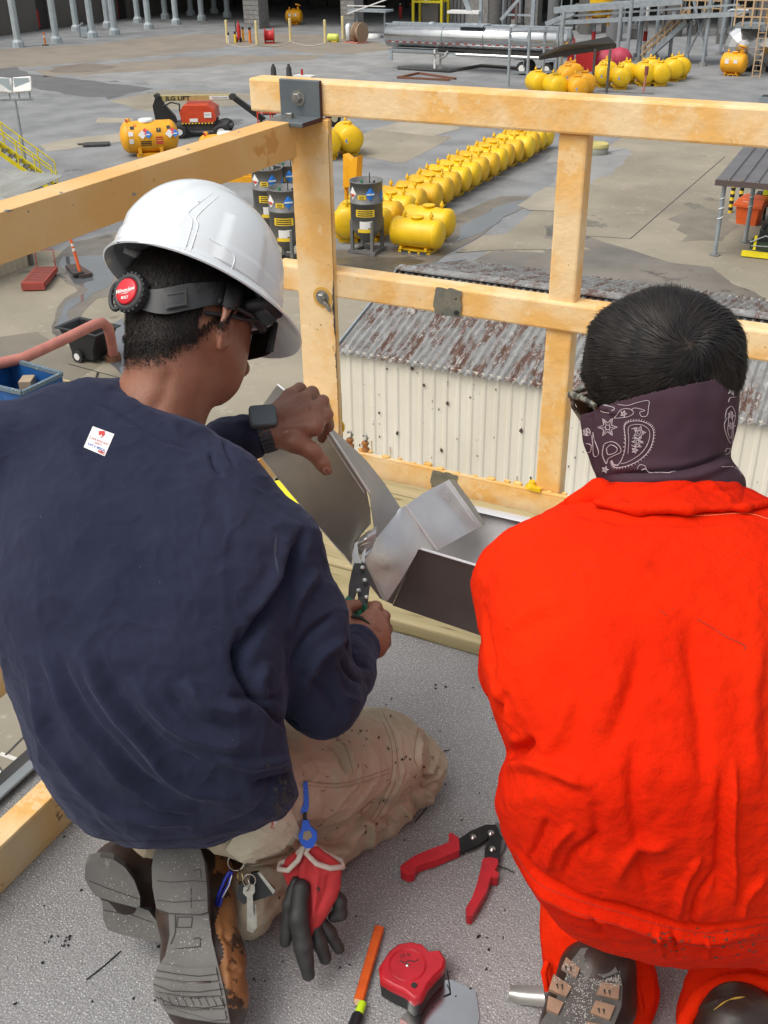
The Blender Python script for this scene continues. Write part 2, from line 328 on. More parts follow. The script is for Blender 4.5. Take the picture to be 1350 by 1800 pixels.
# pipe and plant clutter under the bays
rr = random.Random(3)
pl_ = thing('process_plant', 'grey process vessels and pipework crowding the dark bays behind the walkway', 'pipework', (-46, 117, GZ))
for i in range(26):
    x = -46+i*1.55; y = 117+rr.random()*10; h = 3+rr.random()*8; q = MB()
    if i % 3 == 0: q.cyl((0, 0, 0), (0, 0, h), .5+rr.random()*.6, CLADG if i % 2 else DGREY, 16); q.cyl((0, 0, h), (0, 0, h+.4), .3, GALV); q.cyl((.9, 0, .8), (.9, 0, h*.8), .08, GALV)
    elif i % 3 == 1: q.tube([(0, 0, 0), (0, 0, h*.6), (.5, 0, h*.65), (2.2, 0, h*.65)], .14, GALV); q.bx((-.5, -.4, 0), (.5, .4, .9), DGREY); q.bx((-.3, -.42, .95), (.3, .3, 1.4), BLOCK)
    else: q.bar((0, 0, 0), (0, 0, h), .25, .25, DGREY); q.bar((-1, 0, h*.7), (2, 0, h*.7), .2, .2, GALV); q.bx((-.6, 0, h*.3), (-.1, .4, h*.3+.8), WHT if i % 4 == 0 else BLOCK)
    o = q.build(('vessel', 'pump_unit', 'pipe_stand')[i % 3], pl_); o.location = (x+46, y-117, 0)
# ================================================================ yard objects
def cap(R, L, k=.42, n=5):
    return [(-L/2-R*k*math.sin(a)+R*k*0, R*math.cos(a)) for a in np.linspace(math.pi/2-.001, 0, n+1)]+[(L/2+R*k*math.sin(a), R*math.cos(a)) for a in np.linspace(0, math.pi/2-.001, n+1)]
def diamond(mb, c, ux, uy, s, m, off=.012):
    c = np.array(c, float); ux = np.array(ux, float); uy = np.array(uy, float); n_ = np.cross(ux, uy)
    mb.add([c+n_*off+v for v in (-uy*s, ux*s, uy*s, -ux*s)], [(0, 1, 2, 3)], m)
STB = M('sticker_blue', (.02, .2, .65), rough=.5); STR = M('sticker_red', (.6, .06, .05), rough=.5); STW = M('sticker_white', (.75, .75, .73), rough=.5)
STY = M('sticker_yellow', (.8, .55, .03), rough=.5); STO = M('sticker_orange', (.7, .18, .02), rough=.5); INK = M('black_ink', (.02, .02, .02), rough=.6)
def make_tank(label, group, D=1.14, L=1.8, m=YEL, stickers=0, lean=False):
    R = D/2; z0 = R+.2
    t = thing('yellow_tank', label, 'tank', group=group)
    b = MB(); b.lathe((0, 0, z0), (1, 0, 0), cap(R, L), m, 32)
    for x in (-L/2+.02, L/2-.02): b.lathe((x, 0, z0), (1, 0, 0), [(-.03, R), (-.02, R+.012), (.02, R+.012), (.03, R)], m, 32, caps=False)
    b.build('shell', t)
    b = MB(); b.bx((-L*.38, -R*.62, 0), (-L*.02-.12, R*.62, .14), m); b.bx((L*.02+.12, -R*.62, 0), (L*.38, R*.62, .14), m); b.bx((-L*.38, -R*.62, .10), (L*.38, R*.62, .16), m)
    b.bx((-L*.3, -R*.64, .03), (-L*.14, -R*.61, .10), DARK); b.bx((L*.14, -R*.64, .03), (L*.3, -R*.61, .10), DARK)
    for x in (-L*.3, L*.3): b.prism([(x-.05, -R*.8, .16), (x-.05, R*.8, .16), (x-.05, R*.8, .3), (x-.05, 0, .22), (x-.05, -R*.8, .3)], (.1, 0, 0), m)
    b.build('skid', t)
    b = MB(); zt = z0+R
    b.lathe((0, 0, zt-.05), (0, 0, 1), [(0, .23), (.09, .23), (.09, .27), (.13, .27), (.15, .2), (.17, 0.01)], m, 20); b.build('manway', t)
    for k in range(8):
        a = k*math.pi/4
    for x in (-.55, .6):
        b = MB(); b.cyl((x, 0, zt-.04), (x, 0, zt+.10), .05, m); b.lathe((x, 0, zt+.08), (0, 0, 1), [(0, .09), (.07, .10), (.14, .05), (.2, .03), (.24, .01)], m, 12); b.build('valve', t)
    if stickers:
        b = MB(); xe = L/2+R*.42
        if stickers == 1:   # small dark number on the end
            for s in (0,): b.add([(xe*.985-.02+.06, -.30, z0+.15), (xe-.03, -.14, z0+.15), (xe-.03, -.14, z0+.05), (xe*.985-.02+.06, -.30, z0+.05)], [(0, 1, 2, 3)], INK)
        if stickers == 2:
            for yy, mm in ((-.24, STB), (.16, STR)): diamond(b, (xe-.05, yy, z0-.02), (0, 1, 0), (0, 0, 1), .17, STW, .02); diamond(b, (xe-.05, yy, z0-.02), (0, 1, 0), (0, 0, 1), .13, mm, .026)
        if b.f: b.build('placard', t)
    return t
t0 = make_tank('yellow tank at the near end of the long row', 'yellow tanks lined up in one long row')
# stencilled marks on the end cap
xe = .875+.22
NR = 18
ordn = ['first', 'second', 'third', 'fourth', 'fifth', 'sixth', 'seventh', 'eighth', 'ninth', 'tenth', 'eleventh', 'twelfth', 'thirteenth', 'fourteenth', 'fifteenth', 'sixteenth', 'seventeenth', 'eighteenth']
t0.location = (-20.55, 39.2, GZ)
for sh in kids(t0):
    if sh.name.startswith('shell'): shell0 = sh
b = MB()
for k, (yy, zz) in enumerate(((-.27, .12), (-.27, -.02), (-.25, -.16))):
    b.box((.955, yy, .75+zz), (.02, .10, .07), INK)
stc = b.build('stencil_mark', t0)
vY = [shell0.data]
for c1_, c2_ in (((.80, .47, .012), (.60, .34, .012)), ((.86, .57, .02), (.74, .48, .02))):
    m2 = shell0.data.copy(); m2.materials[0] = M('yellow_enamel_aged%d' % len(vY), c1_, c2_, 2.2, rough=.5, chips=((.28, .17, .05), .66, 11., .7)); vY.append(m2)
for i in range(1, NR):
    q = dup(t0, (-20.55+rr.uniform(-.12, .12), 39.2+i*1.245+rr.uniform(-.06, .06), GZ), rr.uniform(-.05, .05), 'yellow tank, %s from the near end of the long row' % ordn[i])
    for ch in kids(q):
        if ch.name.startswith('shell'): ch.data = vY[rr.randrange(3)]
        if ch.name.startswith('valve') and rr.random() < .35: ch.scale = (1, 1, 1.02); ch.rotation_euler = (0, 0, rr.uniform(-.1, .1))
# the separate pair
dup(t0, (-17.75, 38.3, GZ), 0.03, 'yellow tank lying alone in front of the row beside the puddle', 'pair of yellow tanks by the puddle')
q = dup(t0, (-18.1, 40.2, GZ), -0.05, 'yellow tank just behind the front one of the pair by the puddle', 'pair of yellow tanks by the puddle')
# placarded tanks seen end-on
tp = make_tank('yellow tank with diamond placards seen just right of the corner post', 'placarded yellow tanks', D=1.45, L=1.7, stickers=2)
q = G(592, 282); tp.location = (q[0]-.9, q[1]+.4, GZ); tp.rotation_euler = (0, 0, math.radians(-50))
dup(tp, (q[0]-.3, q[1]+1.9, GZ), math.radians(-50), 'yellow placarded tank, the rear one right of the corner post')
def at_g(px, py, t, rz, lab, grp=None): q = G(px, py); return dup(t, (q[0], q[1], GZ), rz, lab, grp)
tq = make_tank('yellow tank with two round placards left of the canopy post', 'yellow tanks near the small canopy', D=1.35, L=1.4, stickers=2); q = G(1058, 152); tq.location = (q[0], q[1], GZ); tq.rotation_euler = (0, 0, math.radians(-62))
at_g(1088, 156, tq, math.radians(-62), 'yellow tank with two placards between canopy post and open asphalt')
at_g(1101, 146, tq, math.radians(-62), 'yellow tank half hidden behind the placarded one near the canopy')
at_g(1066, 143, tq, math.radians(-62), 'yellow tank behind the canopy post, rear of its pair')
tr = make_tank('plain yellow tank behind the red post on the far asphalt', 'yellow tanks on the far asphalt', D=1.45, L=1.4); q = G(1130, 150); tr.location = (q[0], q[1], GZ); tr.rotation_euler = (0, 0, math.radians(-62))
at_g(1157, 150, tr, math.radians(-62), 'plain yellow tank right of the red post')
at_g(1180, 142, tr, math.radians(-62), 'plain yellow tank third from the left on the far asphalt')
at_g(1192, 138, tr, math.radians(-62), 'plain yellow tank farthest right of the far group')
at_g(1143, 142, tr, math.radians(-62), 'plain yellow tank behind the leftmost of the far group')
at_g(944, 168, tr, math.radians(-50), 'yellow tank above the top rail, leftmost of the near cluster', 'yellow tanks peeking over the top rail')
at_g(975, 174, tr, math.radians(-50), 'yellow tank above the top rail, in the middle of the cluster', 'yellow tanks peeking over the top rail')
to = make_tank('orange yellow tank above the top rail, front right of the cluster', 'yellow tanks peeking over the top rail', D=1.4, L=1.4, m=YELO, stickers=2); q = G(1012, 176); to.location = (q[0], q[1], GZ); to.rotation_euler = (0, 0, math.radians(-55))
at_g(996, 155, to, math.radians(-55), 'orange yellow tank at the back of the cluster above the top rail'); at_g(1025, 168, to, math.radians(-55), 'orange yellow tank at the right rear of the cluster above the top rail'); at_g(1004, 148, to, math.radians(-55), 'orange yellow tank farthest back in the cluster above the top rail')
# orange yellow tank with raised hatch (right) and inside bay (left)
for px, py, rz, lab in ((1285, 134, math.radians(-8), 'orange yellow tank with raised hatch in front of the silver vessel'), (514, 44, math.radians(15), 'orange yellow tank standing inside the dark bay between block piers')):
    tt = make_tank(lab, 'orange yellow tanks with raised hatch', D=1.5, L=1.5, m=YELO); q = G(px, py); tt.location = (q[0], q[1]+.5, GZ); tt.rotation_euler = (0, 0, rz)
    b = MB(); b.cyl((.45, 0, 1.7), (.55, 0, 2.1), .08, YELO); b.lathe((.55, -.02, 2.15), (.2, .3, 1), [(0, .36), (.1, .36)], YELO, 14); b.build('raised_hatch', tt)
    b = MB(); b.bx((-.5, -.77, .95), (-.2, -.74, 1.3), STW); b.bx((.2, -.77, 1.0), (.5, -.74, 1.25), STW); b.build('placard', tt)
# vertical yellow tank up on the walkway frame
q = PY(1055, 36, 101); t = thing('upright_tank', 'upright yellow tank on the elevated steel frame, top right', 'tank', q)
b = MB(); b.lathe((0, 0, .3), (0, 0, 1), [(0, .7), (.15, 1.05), (2.6, 1.05), (2.9, .7), (3., .01)], YEL, 24); b.build('shell', t)
b = MB(); b.bx((-1.05, -.9, 0), (1.05, .9, .16), YELO)
for x in (-.95, .95): b.bx((x-.06, -.9, .1), (x+.06, -.8, 1.1), YELO); b.bx((x-.1, -.9, -.3), (x+.1, -.7, 0), YELO)
b.build('cradle', t)
# big placarded tank at left
def make_big(lab, loc, rz):
    t = thing('large_yellow_tank', lab, 'tank', loc, rz, 'large orange yellow tanks with hazard placards'); R = .86; L = 2.35; z0 = 1.0
    m = YELO; b = MB(); b.lathe((0, 0, z0), (1, 0, 0), cap(R, L, .55, 7), m, 40)
    for x in (-L/2, L/2): b.lathe((x, 0, z0), (1, 0, 0), [(-.03, R), (-.015, R+.01), (.015, R+.01), (.03, R)], m, 40, caps=False)
    b.build('shell', t)
    b = MB(); b.bx((-.8, -.7, 0), (.8, .7, .2), m); b.bx((-.7, -.8, .2), (-.5, .8, .55), m); b.bx((.5, -.8, .2), (.7, .8, .55), m); b.build('skid', t)
    b = MB(); b.lathe((-.1, 0, z0+R-.05), (0, 0, 1), [(0, .42), (.14, .42), (.16, .36), (.17, .01)], STW, 20); b.build('manway', t)
    b = MB(); b.lathe((-1.1, 0, z0+R-.15), (0, 0, 1), [(0, .12), (.3, .12), (.32, .01)], m, 12); b.cyl((-1.15, -.2, z0+R-.15), (-1.2, -.2, z0+R+.15), .05, STR); b.build('valve', t)
    b = MB()
    def surf(x, ang, off=.015): return np.array([x, -(R+off)*math.cos(ang), z0+(R+off)*math.sin(ang)])
    def patch(x, ang, w_, h_, mm, off=.015, dia=False):
        b = MB()
        uy = np.array([0, math.sin(ang), math.cos(ang)]); ux = np.array([1., 0, 0]); c = surf(x, ang, off)
        vv = [-uy*h_, ux*w_, uy*h_, -ux*w_] if dia else [-ux*w_-uy*h_, ux*w_-uy*h_, ux*w_+uy*h_, -ux*w_+uy*h_]
        b.add([c+v for v in vv], [(0, 1, 2, 3)], mm); b.build('placard', t)
    for x in (-.25, 1.25):
        for dx, mm, s in ((-.12, STW, .24), (.05, STR, .2), (.2, STB, .22)): patch(x+dx, .28+(.18 if mm is STR else 0), s, s, mm, .02+s*.1, True)
        for dx in (.2,): patch(x+dx, .27, .1, .03, STW, .06)
    for x, a, w_, h_, mm in ((-1.0, .35, .13, .12, STW), (-1.0, -.1, .12, .13, STW), (.55, -.1, .19, .2, STR), (.55, .55, .12, .12, INK), (-.9, .75, .11, .1, INK), (1.1, .7, .1, .1, INK), (-.75, .95, .09, .09, STO)): patch(x, a, w_, h_, mm)
    for k in range(3): patch(-.2, -.15-k*.12, .3, .03, INK)
    for k in range(3): patch(.55, .0-k*.12, .15, .02, STY, .02)
    for o_ in (.62,): text_poly(b, '3', .2, surf(.55, .6, .02), (1, 0, 0), (0, math.sin(.6), math.cos(.6)), STY)
    b.build('number_mark', t); return t
q = G(255, 275); make_big('large orange yellow tank with hazard diamonds left of the boom lift', (q[0], q[1]+.6, GZ), math.radians(38))
q = G(385, 302); make_big('large orange yellow tank mostly hidden behind the left rail', (q[0]+.3, q[1]+.6, GZ), math.radians(38))
# yellow skid piece and flat black plate near them
q = G(430, 318); t = thing('yellow_skid', 'empty yellow skid frame lying under the left rail', 'skid', (q[0], q[1], GZ), math.radians(20)); b = MB()
b.bx((-1.2, -.35, 0), (1.2, -.2, .28), YELO); b.bx((-1.2, .2, 0), (1.2, .35, .28), YELO); b.build('runners', t); b = MB(); b.bx((-1.0, -.4, .28), (-.7, .4, .42), YELO); b.bx((.7, -.4, .28), (1.0, .4, .42), YELO); b.build('crossbars', t)
q = G(170, 256); b = MB(); b.box((q[0], q[1], GZ+.09), (1.5, .9, .1), DARK, rotz(.6)); b.cyl((q[0]-1.1, q[1]-.4, GZ+.08), (q[0]-.6, q[1]-.1, GZ+.08), .05, DARK); tag(b.build('steel_plate'), 'flat black steel plate lying left of the hazard tank', 'plate')
# hoppers (dark grey round bins on legs)
def make_hopper(lab):
    t = thing('grey_hopper', lab, 'hopper', group='dark grey round hoppers on legs'); R = .64
    GH = M('hopper_paint', (.125, .13, .13), (.16, .155, .15), 2, rough=.5)
    b = MB(); b.lathe((0, 0, .95), (0, 0, 1), [(-.55, .12), (0, R*.96), (.05, R), (1.05, R), (1.05, R+.02), (1.11, R+.02), (1.11, R), (1.85, R), (1.85, R+.025), (1.9, R+.025), (1.9, R-.02), (1.74, R-.03), (1.76, .3), (1.78, .01)], GH, 36); b.build('body', t)
    for a in (45, 135, 225, 315):
        a = math.radians(a); p = np.array([math.cos(a)*R*.98, math.sin(a)*R*.98, 0]); b = MB(); b.bar(p, p+np.array([0, 0, 1.35]), .12, .12, GH); b.box(p+np.array([0, 0, .02]), (.22, .22, .04), GH); b.build('leg', t)
    b = MB()
    for s in (-1, 1): b.bx((-.6, s*.45-.08, .04), (.6, s*.45+.08, .16), GH); b.bx((s*.45-.07, -.45, .05), (s*.45+.07, .45, .14), GH)
    b.build('base_frame', t)
    b = MB(); b.cyl((.1, .1, 2.7), (.1, .1, 3.1), .02, BLK); b.cyl((-.15, -.1, 2.7), (-.15, -.1, 2.85), .05, M('green_cap', (.03, .2, .08))); b.cyl((.25, .2, 2.7), (.25, .2, 2.8), .04, BLK); b.build('fittings', t)
    b = MB()
    def cp(ang, z, w_, h_, mm, off=.012, dia=False):
        b = MB()
        n_ = 6; pts = []
        if dia:
            for k, (da, dz) in enumerate(((0, -h_), (w_/R, 0), (0, h_), (-w_/R, 0))): pts.append(((R+off)*math.cos(ang+da), (R+off)*math.sin(ang+da), z+dz))
            b.add(pts+[((R+off+.02)*math.cos(ang), (R+off+.02)*math.sin(ang), z)], [(0, 1, 4), (1, 2, 4), (2, 3, 4), (3, 0, 4)], mm)
        else:
            row = [[((R+off)*math.cos(ang+da), (R+off)*math.sin(ang+da), z+dz) for da in np.linspace(-w_/R, w_/R, 5)] for dz in (-h_, h_)]; b.sheet(row, mm)
        b.build('label', t)
    f = math.radians(-63)
    cp(f+.25, 2.42, .2, .26, STB, .015, True); cp(f+.25, 2.42, .15, .03, STW, .045); cp(f-.28, 2.3, .16, .09, STY); cp(f-.1, 1.68, .38, .14, STY); cp(f-.18, 1.22, .17, .15, STW); cp(f+.2, 1.25, .1, .13, STW); cp(f-.1, .98 + .02, .3, .07, STY)
    cp(f-.95, 2.42, .2, .26, STW, .014, True); cp(f-.95, 2.36, .14, .1, STR, .02, True); cp(f+1.2, 2.3, .18, .24, STB, .015, True)
    for k in range(3): cp(f-.1, 1.76-k*.08, .3, .018, INK, .017)
    for k in range(2): cp(f-.28, 2.33-k*.07, .1, .015, INK, .017)
    return t
th = make_hopper('dark grey hopper standing by the near end of the yellow tank row'); q = G(640, 446); th.location = (q[0], q[1]+.3, GZ)
for px, py, lab in ((500, 452, 'dark grey hopper left of the corner post, nearest of three'), (470, 408, 'dark grey hopper above the white hard hat, left of three'), (505, 398, 'dark grey hopper left of the corner post, farthest back')):
    q = G(px, py+10); dup(th, (q[0], q[1]+.3, GZ), rr.uniform(-.2, .2), lab)
q = G(607, 425); t = make_tank('plain yellow tank directly left of the grey hopper', None, D=1.3, L=1.3); t.location = (q[0], q[1]+.4, GZ); t.rotation_euler = (0, 0, math.radians(-70))
b = MB(); q = G(600, 400); b.prism([(0, 0, 1.5), (.7, -.1, 1.7), (.75, 0, 2.9), (.4, 0, 2.7), (0, .1, 2.9)], (.06, .4, 0), YELO); b.bx((.0, .1, 0), (.12, .3, 1.6), YELO); b.bx((.6, .1, 0), (.72, .3, 1.7), YELO); o = b.build('folded_sheet_panel'); o.location = (q[0]-.3, q[1]+.8, GZ); tag(o, 'crumpled orange yellow panel between corner post and grey hopper', 'panel')
# boom lift
q = G(330, 242); t = thing('boom_lift', 'red boom lift with tan boom parked behind the hazard tank', 'boom lift', (q[0], q[1]+1, GZ), math.radians(27))
LR = M('lift_red', (.62, .07, .02), (.5, .05, .02), 2, rough=.4); TAN = M('boom_tan', (.42, .34, .13), (.36, .3, .13), 2, rough=.5)
b = MB(); b.bx((-1.3, -.9, .5), (2.0, .9, .95), DARK); b.bx((-1.5, -.5, .6), (2.3, .5, .8), DARK); b.build('chassis', t)
for x, y in ((-.9, -1.1), (1.7, -1.1), (-.9, 1.1), (1.7, 1.1)):
    b = MB(); b.lathe((x, y-.2, .5), (0, 1, 0), [(0, .42), (.05, .5), (.35, .5), (.4, .42)], BLK, 24); b.lathe((x, y-.22 if y < 0 else y+.19, .5), (0, 1, 0), [(0, .24), (.03, .24)], WHT, 18); b.build('wheel', t)
b = MB(); b.prism([(-.7, -1, 1.15), (-.8, -1, 1.9), (-.55, -1, 2.4), (.9, -1, 2.4), (1.35, -1, 2.05), (1.4, -1, 1.3), (1.2, -1, 1.15)], (0, 2, 0), LR); b.build('counterweight_hood', t, bevel=.12)
b = MB(); b.bx((-.75, -1.02, 1.02), (1.3, 1.02, 1.15), DARK)
for k in range(10): b.bx((-.7+k*.2, -1.05, 1.05), (-.6+k*.2, -1.03, 1.14), STY)
b.bx((.7, -1.05, 1.5), (1.15, -1.03, 1.9), STW); text_poly(b, '8-03', .14, (.92, -1.06, 1.72), (1, 0, 0), (0, 0, 1), INK); b.bx((-.2, -1.05, 1.2), (.3, -1.03, 1.45), STW); b.build('hazard_stripe', t)
b = MB(); b.bar((-2.1, .3, 2.75), (2.4, .3, 2.75), .35, .38, TAN); b.bx((-1.9, .1, 2.58), (.1, .12, 2.93), TAN); text_poly(b, 'JLG LIFT', .42, (-1.0, .1, 2.75), (1, 0, 0), (0, 0, 1), INK, .02, .012); b.bx((.95, .1, 2.62), (2.3, .115, 2.9), STW); text_poly(b, 'Nationwide', .2, (1.6, .1, 2.76), (1, 0, 0), (0, 0, 1), INK, .02); b.build('boom', t)
b = MB(); b.prism([(-2.5, .1, .9), (-2.6, .1, 2.2), (-2.3, .1, 3.05), (-2.0, .1, 2.9), (-1.9, .1, 2.3), (-1.3, .1, 1.4), (-1.2, .1, .9)], (0, .4, 0), BLKP); b.lathe((-2.3, .05, 2.95), (0, 1, 0), [(0, .16), (.5, .16)], DARK, 14); b.tube([(-1.9, -.05, 2.2), (-1.4, -.1, 2.5), (-.9, -.1, 2.35), (-.9, -.2, 1.8)], .06, BLK); b.build('knuckle_arm', t)
b = MB(); b.bar((2.3, .3, 2.85), (4.2, .3, 1.0), .35, .4, BLKP, (0, 1, 0)); b.lathe((2.35, .05, 2.8), (0, 1, 0), [(0, .22), (.5, .22)], DARK, 14); b.build('jib', t)
b = MB()
for x in (3.9, 4.7, 5.4):
    for y in (-.6, .9): b.cyl((x, y, .8), (x, y, 2.7), .045, LR, 6)
for z in (.85, 1.7, 2.3, 2.7):
    for y in (-.6, .9): b.cyl((3.9, y, z), (5.4, y, z), .045, LR, 6)
    for x in (3.9, 5.4): b.cyl((x, -.6, z), (x, .9, z), .045, LR, 6)
b.bx((3.9, -.6, .75), (5.4, .9, .83), DARK); b.bx((4.2, -.4, 1.5), (5, .2, 2.2), DARK); b.build('basket', t)
t.scale = (1, 1, .78)
q = G(586, 222); b = MB(); b.lathe((q[0], q[1], GZ+.5), (.8, -.5, 0), [(-.18, .42), (-.14, .5), (.14, .5), (.18, .42)], BLK, 24); b.lathe((q[0]+.16, q[1]-.1, GZ+.5), (.8, -.5, 0), [(0, .22), (.04, .22)], M('cream_hub', (.6, .55, .35)), 18); tag(b.build('spare_wheel'), 'black tyre with cream hub seen just under the top rail', 'wheel')
# near left: shed wall, roof, stairs, light tower
CREAM = M('cream_cladding', (.50, .43, .32), (.42, .37, .28), 1.2, rough=.6)
def ribbed(b, x0, x1, z0, z1, y, m, pitch=.2, ax='x', dep=.03):
    """standing ribbed sheet in the plane y (or x) = const"""
    n_ = int(abs(x1-x0)/pitch); prof = []
    for k in range(n_):
        a = x0+(x1-x0)*k/n_; d = (x1-x0)/n_
        prof += [(a, 0), (a+d*.55, 0), (a+d*.68, dep), (a+d*.87, dep), (a+d, 0)]
    pts = [[(p, y-dd, zz) if ax == 'x' else (y+dd, p, zz) for p, dd in prof] for zz in (z0, z1)]
    b.sheet(pts, m, False)
t = thing('side_shed', 'low cream ribbed metal shed at the left edge below the rail', 'shed', (-30.9, 30.4, GZ))
b = MB(); b.bx((-8, -14, 0), (-.05, 0, 2.35), CREAM); ribbed(b, 0.0, -14, 0, 2.35, 0, CREAM, .3, 'y', .04); b.build('wall', t); b = MB(); b.bx((-8.3, -14, 2.35), (.25, .2, 2.45), M('grey_tin', (.32, .33, .33), (.25, .25, .25), 1)); b.build('roof', t)
b = MB(); b.bx((.02, -.12, 0), (.14, .02, 2.35), DGREY); b.build('corner_post', t)
q = G(18, 330, 2.2); t = thing('lean_to_roof', 'corrugated tin lean to roof at left beneath the yellow stairs', 'shed', (q[0]-1, q[1], GZ), 0)
b = MB(); ribbed_m = M('old_tin', (.33, .34, .32), (.24, .23, .2), 1, rough=.6); rows = [[(x, y, 2.2+.1*y+.03*math.sin(x*20)) for x in np.arange(-5, 2.2, .08)] for y in (-2.4, 2.0)]; b.sheet(rows, ribbed_m); b.build('roof', t, solid=.02)
for x in (-4, 1.8):
    for y in (-2, 1.8): b = MB(); b.bar((x, y, 0), (x, y, 2.1), .12, .12, DARK); b.build('post', t)
q = G(112, 330); t = thing('access_stairs', 'bright yellow access stairs with handrails at the left edge', 'stairs', (q[0], q[1]-.5, GZ), math.radians(35))
def stair(t, L, Hh, wd, m, tread, post_n=4, hr=1.0):
    for s in (-wd/2, wd/2):
        b = MB(); b.bar((0, s, 0), (-L, s, Hh), .05, .2, m, (0, 0, 1)); b.build('stringer', t)
        b = MB()
        for hh in (hr*.5, hr): b.cyl((0, s, hh), (-L, s, Hh+hh), .035, m, 6)
        for k in range(post_n+1): f = k/post_n; b.cyl((-L*f, s, Hh*f), (-L*f, s, Hh*f+hr), .035, m, 6)
        b.build('handrail', t)
    n_ = int(Hh/.25)
    for k in range(n_): b = MB(); f = (k+.5)/n_; b.box((-L*f, 0, Hh*f), (.28, wd, .04), tread); b.build('tread', t)
stair(t, 3.0, 2.6, 1.3, YELR, DGREY, hr=1.25)
b = MB(); b.bx((-5.6, -.9, 2.6), (-3.0, .9, 2.7), YELR)
for x in (-5.5, -4.4, -3.1):
    for y in (-.85, .85): b.cyl((x, y, 0), (x, y, 4.0), .04, YELR, 6)
for z in (3.4, 3.95):
    for y in (-.85, .85): b.cyl((-5.5, y, z), (-3.1, y, z), .04, YELR, 6)
    b.cyl((-5.5, -.85, z), (-5.5, .85, z), .04, YELR, 6)
b.build('platform', t)
q = G(52, 322); t = thing('floodlight_mast', 'slim grey mast carrying two floodlights beside the yellow stairs', 'floodlight', (q[0], q[1], GZ), math.radians(30))
b = MB(); b.cyl((0, 0, 0), (0, 0, 4.1), .06, GALV, 8); b.bx((-.9, -.05, 4.0), (.9, .05, 4.1), GALV); b.build('mast', t)
for x, tl in ((-.5, .35), (.5, -.15)):
    b = MB(); R_ = np.array(Matrix.Rotation(math.radians(-28), 3, 'X') @ Matrix.Rotation(tl, 3, 'Z')); b.box((x, 0, 4.75), (.95, .16, .75), WHT, R_); b.build('lamp_head', t, bevel=.05)
    b = MB(); b.box(np.array([x, 0, 4.75])+R_ @ np.array([0, -.09, 0]), (.75, .02, .55), M('lamp_glass', (.4, .47, .5), rough=.15)); b.build('lamp_glass', t); b = MB(); b.bx((x-.3, -.04, 4.1), (x-.24, .04, 4.7), GALV); b.bx((x+.24, -.04, 4.1), (x+.3, .04, 4.7), GALV); b.build('bracket', t)
# near left ground items
q = G(143, 487); t = thing('delineator_post', 'leaning orange delineator post with white bands in the puddle', 'traffic post', (q[0], q[1], GZ)); b = MB(); b.lathe((0, 0, 0), (0, 0, 1), [(0, .34), (.06, .3), (.1, .1)], BLK, 8, False); b.build('base', t)
b = MB(); b.tube([(0, 0, .05), (-.08, -.02, .7), (-.19, -.05, 1.45)], [.065, .06, .055], M('delineator_orange', (.8, .14, .04), rough=.5), 10)
b.cyl((-.124, -.032, 1.0), (-.137, -.036, 1.1), .061, STW, 10); b.cyl((-.15, -.04, 1.18), (-.163, -.043, 1.28), .059, STW, 10); b.build('post', t)
b = MB(); q = G(125, 484); b.box((q[0]+.1, q[1]+.35, GZ+.1), (1.6, .5, .12), M('dark_wood', (.07, .05, .045), (.1, .07, .06), 8, rough=.8), rotz(-.5)); b.box((q[0]+.35, q[1]-.05, GZ+.18), (.6, .4, .1), DARK, rotz(-.6)); tag(b.build('timber_offcut'), 'dark timber offcut beside the orange delineator post', 'timber')
q = G(72, 497); t = thing('pallet_jack', 'faded red platform truck lying near the cream shed wall', 'platform truck', (q[0], q[1], GZ), math.radians(-62))
b = MB(); b.bx((-1.0, -.42, .22), (1.0, .42, .32), REDD); b.bx((-1.0, -.42, .12), (1.0, -.3, .22), REDD); b.bx((-1.0, .3, .12), (1.0, .42, .22), REDD); b.bx((.9, -.42, .05), (1.05, .42, .3), REDD)
for k in range(9): b.bx((-.95+k*.21, -.36, .32), (-.83+k*.21, .36, .335), M('deck_slats', (.2, .06, .05), rough=.8))
b.build('deck', t)
for x in (-.8, .8):
    for y in (-.34, .34): b = MB(); b.lathe((x, y-.04, .08), (0, 1, 0), [(0, .08), (.08, .08)], BLK, 12); b.build('wheel', t)
b = MB(); b.tube([(-1.0, -.35, .3), (-1.05, -.35, .95), (-1.05, .35, .95), (-1.0, .35, .3)], .025, REDD, 6); b.build('handle', t)
q = G(152, 636); t = thing('tilt_truck', 'black plastic tilt truck bin on wheels in front of the pink pipe', 'cart', (q[0], q[1]+.3, GZ), math.radians(-3))
def loft(b, secs, m, cap0=True, cap1=False, smooth=False):
    n_ = len(secs[0]); vs = [p for s_ in secs for p in s_]
    b.add(vs, [(i*n_+k, i*n_+(k+1) % n_, (i+1)*n_+(k+1) % n_, (i+1)*n_+k) for i in range(len(secs)-1) for k in range(n_)], m, smooth)
    if cap0: b.add(secs[0], [list(range(n_))[::-1]], m)
    if cap1: b.add(secs[-1], [list(range(n_))], m)
def rect(x0, x1, y0, y1, z): return [(x0, y0, z), (x1, y0, z), (x1, y1, z), (x0, y1, z)]
b = MB(); loft(b, [rect(-.45, .42, -.38, .38, .14), rect(-.5, .5, -.42, .42, .55), rect(-.78, .76, -.47, .47, 1.0), rect(-.88, .86, -.55, .55, 1.02), rect(-.88, .86, -.55, .55, 1.06), rect(-.74, .72, -.43, .43, 1.05), rect(-.4, .4, -.34, .34, .25)], BLKP, True, True); b.build('tub', t, bevel=.03)
for y in (-.5, .44): b = MB(); b.lathe((-.15, y, .2), (0, 1, 0), [(0, .2), (.08, .2)], BLK, 20); b.lathe((-.15, y-.01, .2), (0, 1, 0), [(0, .11), (.1, .11)], WHT, 16); b.build('wheel', t)
